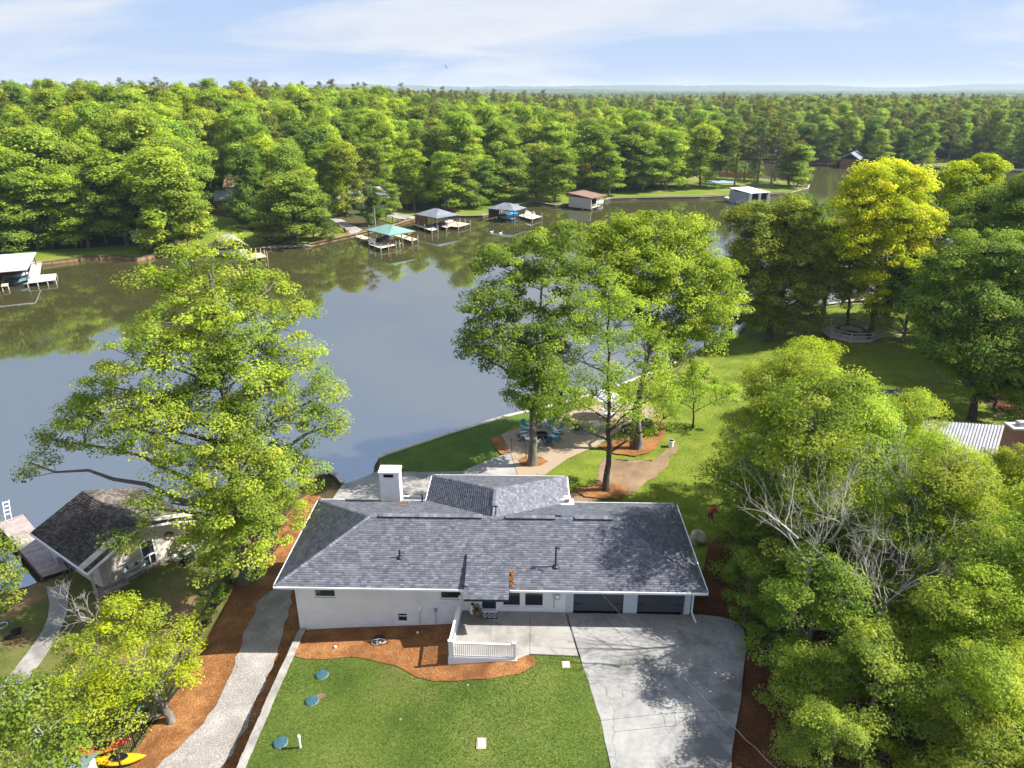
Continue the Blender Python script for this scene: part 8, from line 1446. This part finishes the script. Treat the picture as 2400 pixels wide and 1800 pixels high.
for lab, lst in seen_lab.items():
    if len(lst) > 1:
        lst.sort(key=lambda q: q[0])
        for k, (_, t) in enumerate(lst): t['label'] = ('leftmost ' if k == 0 else ('rightmost ' if k == len(lst) - 1 else (ORD[k] + ' ' if k < 12 else ''))) + lab
# undergrowth between the trunks at the foot of the wood
fb_w, fb_l = tree_parts(np.random.RandomState(77), [(0, 0, 1.3, 1.6, 1.6, 1.2), (1.2, .3, 1.0, 1.2, 1.2, .9), (-1.1, -.4, 1.1, 1.3, 1.3, 1.0), (.1, 1.1, 1.5, 1.1, 1.1, .9)], [(0, 0, -.3), (0, 0, .6), (0, 0, 1.6)], .08, PAL_D + PAL_G[:2], 34, 40, .36, .8, 'bark_dark', 'bush', twigs=False)
nb_ = 0; rb_ = random.Random(31); WHO = ['bushy', 'rounded', 'spreading', 'ragged', 'low', 'dense']
for (x, y) in [(c[0] + rb_.uniform(-3, 3), c[1] - rb_.uniform(2.0, 4.5)) for c in indiv[:150]]:
    if pin(np.array([x]), np.array([y]), lake_poly)[0] or float(pdist(np.array([x]), np.array([y]), shore_line)[0]) < 5 or any(pin(np.array([x]), np.array([y]), lp)[0] for lp in lawn_polys) or corridor(x, y): continue
    z = h(x, y); px_ = 1200 + F * x / zc(y, z); mk = min(MARKS, key=lambda m_: abs(m_[0] - px_)); t = thing('undergrowth_shrub', f'{WHO[nb_ % 6]} dark shrub {int(round(abs(px_ - mk[0]) / 10)) and ("left of" if px_ < mk[0] else "right of") or "behind"} {mk[1]} under the trees', 'shrub', (x, y, z - .1), 'shrubs under the far trees', rb_.random() * 6.28); s_ = rb_.uniform(.8, 1.7); t.scale = (s_, s_, s_ * rb_.uniform(.8, 1.3)); link('stem', fb_w, t); link('foliage', fb_l, t); nb_ += 1
    seen_lab.setdefault('U' + t['label'], []).append((px_, t))
for key, lst in seen_lab.items():
    if key[0] == 'U' and len(lst) > 1:
        lst.sort(key=lambda q: q[0])
        for k, (_, t) in enumerate(lst): t['label'] = ('leftmost ' if k == 0 else ('rightmost ' if k == len(lst) - 1 else (ORD[k] + ' ' if k < 12 else ''))) + key[1:]
# the mass of trees further back, one object of instanced trees
def instanced_wood(name, label, pts, kinds, seed, smin, smax):
    me = bpy.data.meshes.new(name); me.from_pydata(pts, [], []); o = link(name, me); tag(o, label, None, kind='stuff')
    pc_ = bpy.data.collections.new(name + '_models')
    for kd in kinds:
        w, lv = kd; jm = bpy.data.meshes.new('wood_tree'); bmx = bmesh.new(); bmx.from_mesh(lv); nf = len(bmx.faces); bmx.from_mesh(w); bmx.faces.ensure_lookup_table()
        for f in bmx.faces[nf:]: f.material_index = 1
        bmx.to_mesh(jm); bmx.free(); jm.materials.append(lv.materials[0]); jm.materials.append(w.materials[0]); pc_.objects.link(bpy.data.objects.new('wood_tree', jm))
    ng = bpy.data.node_groups.new(name, 'GeometryNodeTree'); ng.interface.new_socket('Geometry', in_out='INPUT', socket_type='NodeSocketGeometry'); ng.interface.new_socket('Geometry', in_out='OUTPUT', socket_type='NodeSocketGeometry'); L = ng.links.new
    gi, go = ng.nodes.new('NodeGroupInput'), ng.nodes.new('NodeGroupOutput'); ip = ng.nodes.new('GeometryNodeInstanceOnPoints'); ci = ng.nodes.new('GeometryNodeCollectionInfo'); ci.inputs['Collection'].default_value = pc_; ci.inputs['Separate Children'].default_value = True; ci.inputs['Reset Children'].default_value = True
    rv = ng.nodes.new('FunctionNodeRandomValue'); rv.data_type = 'FLOAT_VECTOR'; rv.inputs[0].default_value = (0, 0, 0); rv.inputs[1].default_value = (0, 0, 6.283); rv.inputs['Seed'].default_value = seed
    r2 = ng.nodes.new('FunctionNodeRandomValue'); r2.data_type = 'FLOAT'; r2.inputs[2].default_value = smin; r2.inputs[3].default_value = smax; r2.inputs['Seed'].default_value = seed + 1
    L(gi.outputs[0], ip.inputs['Points']); L(ci.outputs[0], ip.inputs['Instance']); ip.inputs['Pick Instance'].default_value = True; L(rv.outputs[0], ip.inputs['Rotation']); L(r2.outputs[1], ip.inputs['Scale']); L(ip.outputs[0], go.inputs[0])
    md = o.modifiers.new('trees', 'NODES'); md.node_group = ng; return o
def zs_of(pp): a = np.array(pp); return [(x, y, z - .3) for (x, y), z in zip(pp, terrain_h(a[:, 0], a[:, 1]))]
lft = [c for c in rest if c[0] < 110 and c[1] < 330]; rgt = [c for c in rest if not (c[0] < 110 and c[1] < 330)]
instanced_wood('back_wood', 'mass of mixed green trees behind the far bank', zs_of(lft), [KINDS['g'][0], KINDS['g'][2], KINDS['y'][0], KINDS['k'][0], KINDS['p'][1], KINDS['g'][1], KINDS['y'][1], KINDS['g'][0]], 5, .70, 1.15)
instanced_wood('pine_wood', 'dark mass of pines and hardwoods beyond the channel', zs_of(rgt), [KINDS['k'][0], KINDS['p'][0], KINDS['g'][0], KINDS['k'][1], KINDS['g'][2], KINDS['k'][0], KINDS['p'][1], KINDS['g'][1]], 8, .78, 1.06)
low = [far_decid(401, 18, 6.5, PAL_D + PAL_G[:1], 7, dens=.35), far_decid(402, 20, 6.5, PAL_G, 7, dens=.35), far_decid(404, 19, 6.0, PAL_D, 7, dens=.35), far_pine(403, 22, 5, PAL_P)]
far_pts = add_grid(-900, 1100, 560, 1000, 12.5, 5) + add_grid(-1700, 1900, 1000, 2000, 26, 5)
instanced_wood('distant_wood', 'distant forest canopy running to the horizon', zs_of(far_pts), low, 11, .70, 1.05)
# far canopy and blue hills
def ridge(name, label, y, z0, amp, x0, x1, n, seed, m, depth=500):
    r = np.random.RandomState(seed); x = np.linspace(x0, x1, n); z = z0 + amp * (bumpy(x, x * 0, 6.0 / (x1 - x0) * 6, seed) + .4 * bumpy(x, x * 0, .012, seed + 1)) + r.rand(n) * 4 * (y / 4000); V = []
    for k in range(n): V += [(x[k], y, -10), (x[k], y + depth * .3, z[k]), (x[k], y + depth, z[k] - 6)]
    f = [(3 * k + j, 3 * (k + 1) + j, 3 * (k + 1) + j + 1, 3 * k + j + 1) for k in range(n - 1) for j in range(2)]
    o = link(name, np_mesh(name, np.array(V), np.array(f), mats=[m])); tag(o, label, None, kind='structure')
M['canopy'] = mat('canopy', (.030, .055, .016), (.07, .10, .025), .05, .95, .05, bump=1.0, bscale=.09)
ridge('hills', 'nearer wooded rise on the horizon', 2300, 21, 3.5, -2400, 2400, 700, 3, M['canopy']); ridge('hills', 'middle wooded ridge on the horizon', 4200, 30, 9, -4200, 4200, 700, 4, M['canopy']); ridge('hills', 'far blue hills on the horizon', 7500, 78, 24, -7000, 7000, 600, 6, M['canopy'])

# ------------------------------------------------------------------ air
hz = MB(); hz.box(-7800, -60, -12, 7800, 8900, 98); hzo = hz.build('haze', M['white']); hzo.data.materials.clear()
hm = bpy.data.materials.new('haze'); hm.use_nodes = True; hm.node_tree.nodes.clear(); ho_ = N(hm.node_tree, 'ShaderNodeOutputMaterial'); pv = N(hm.node_tree, 'ShaderNodeVolumePrincipled')
pv.inputs['Color'].default_value = (0.72, 0.84, 1.0, 1); pv.inputs['Density'].default_value = 0.00010; pv.inputs['Anisotropy'].default_value = 0.1; hm.node_tree.links.new(pv.outputs[0], ho_.inputs['Volume']); hzo.data.materials.append(hm); tag(hzo, 'pale blue summer haze over the lake and forest', None, kind='stuff')
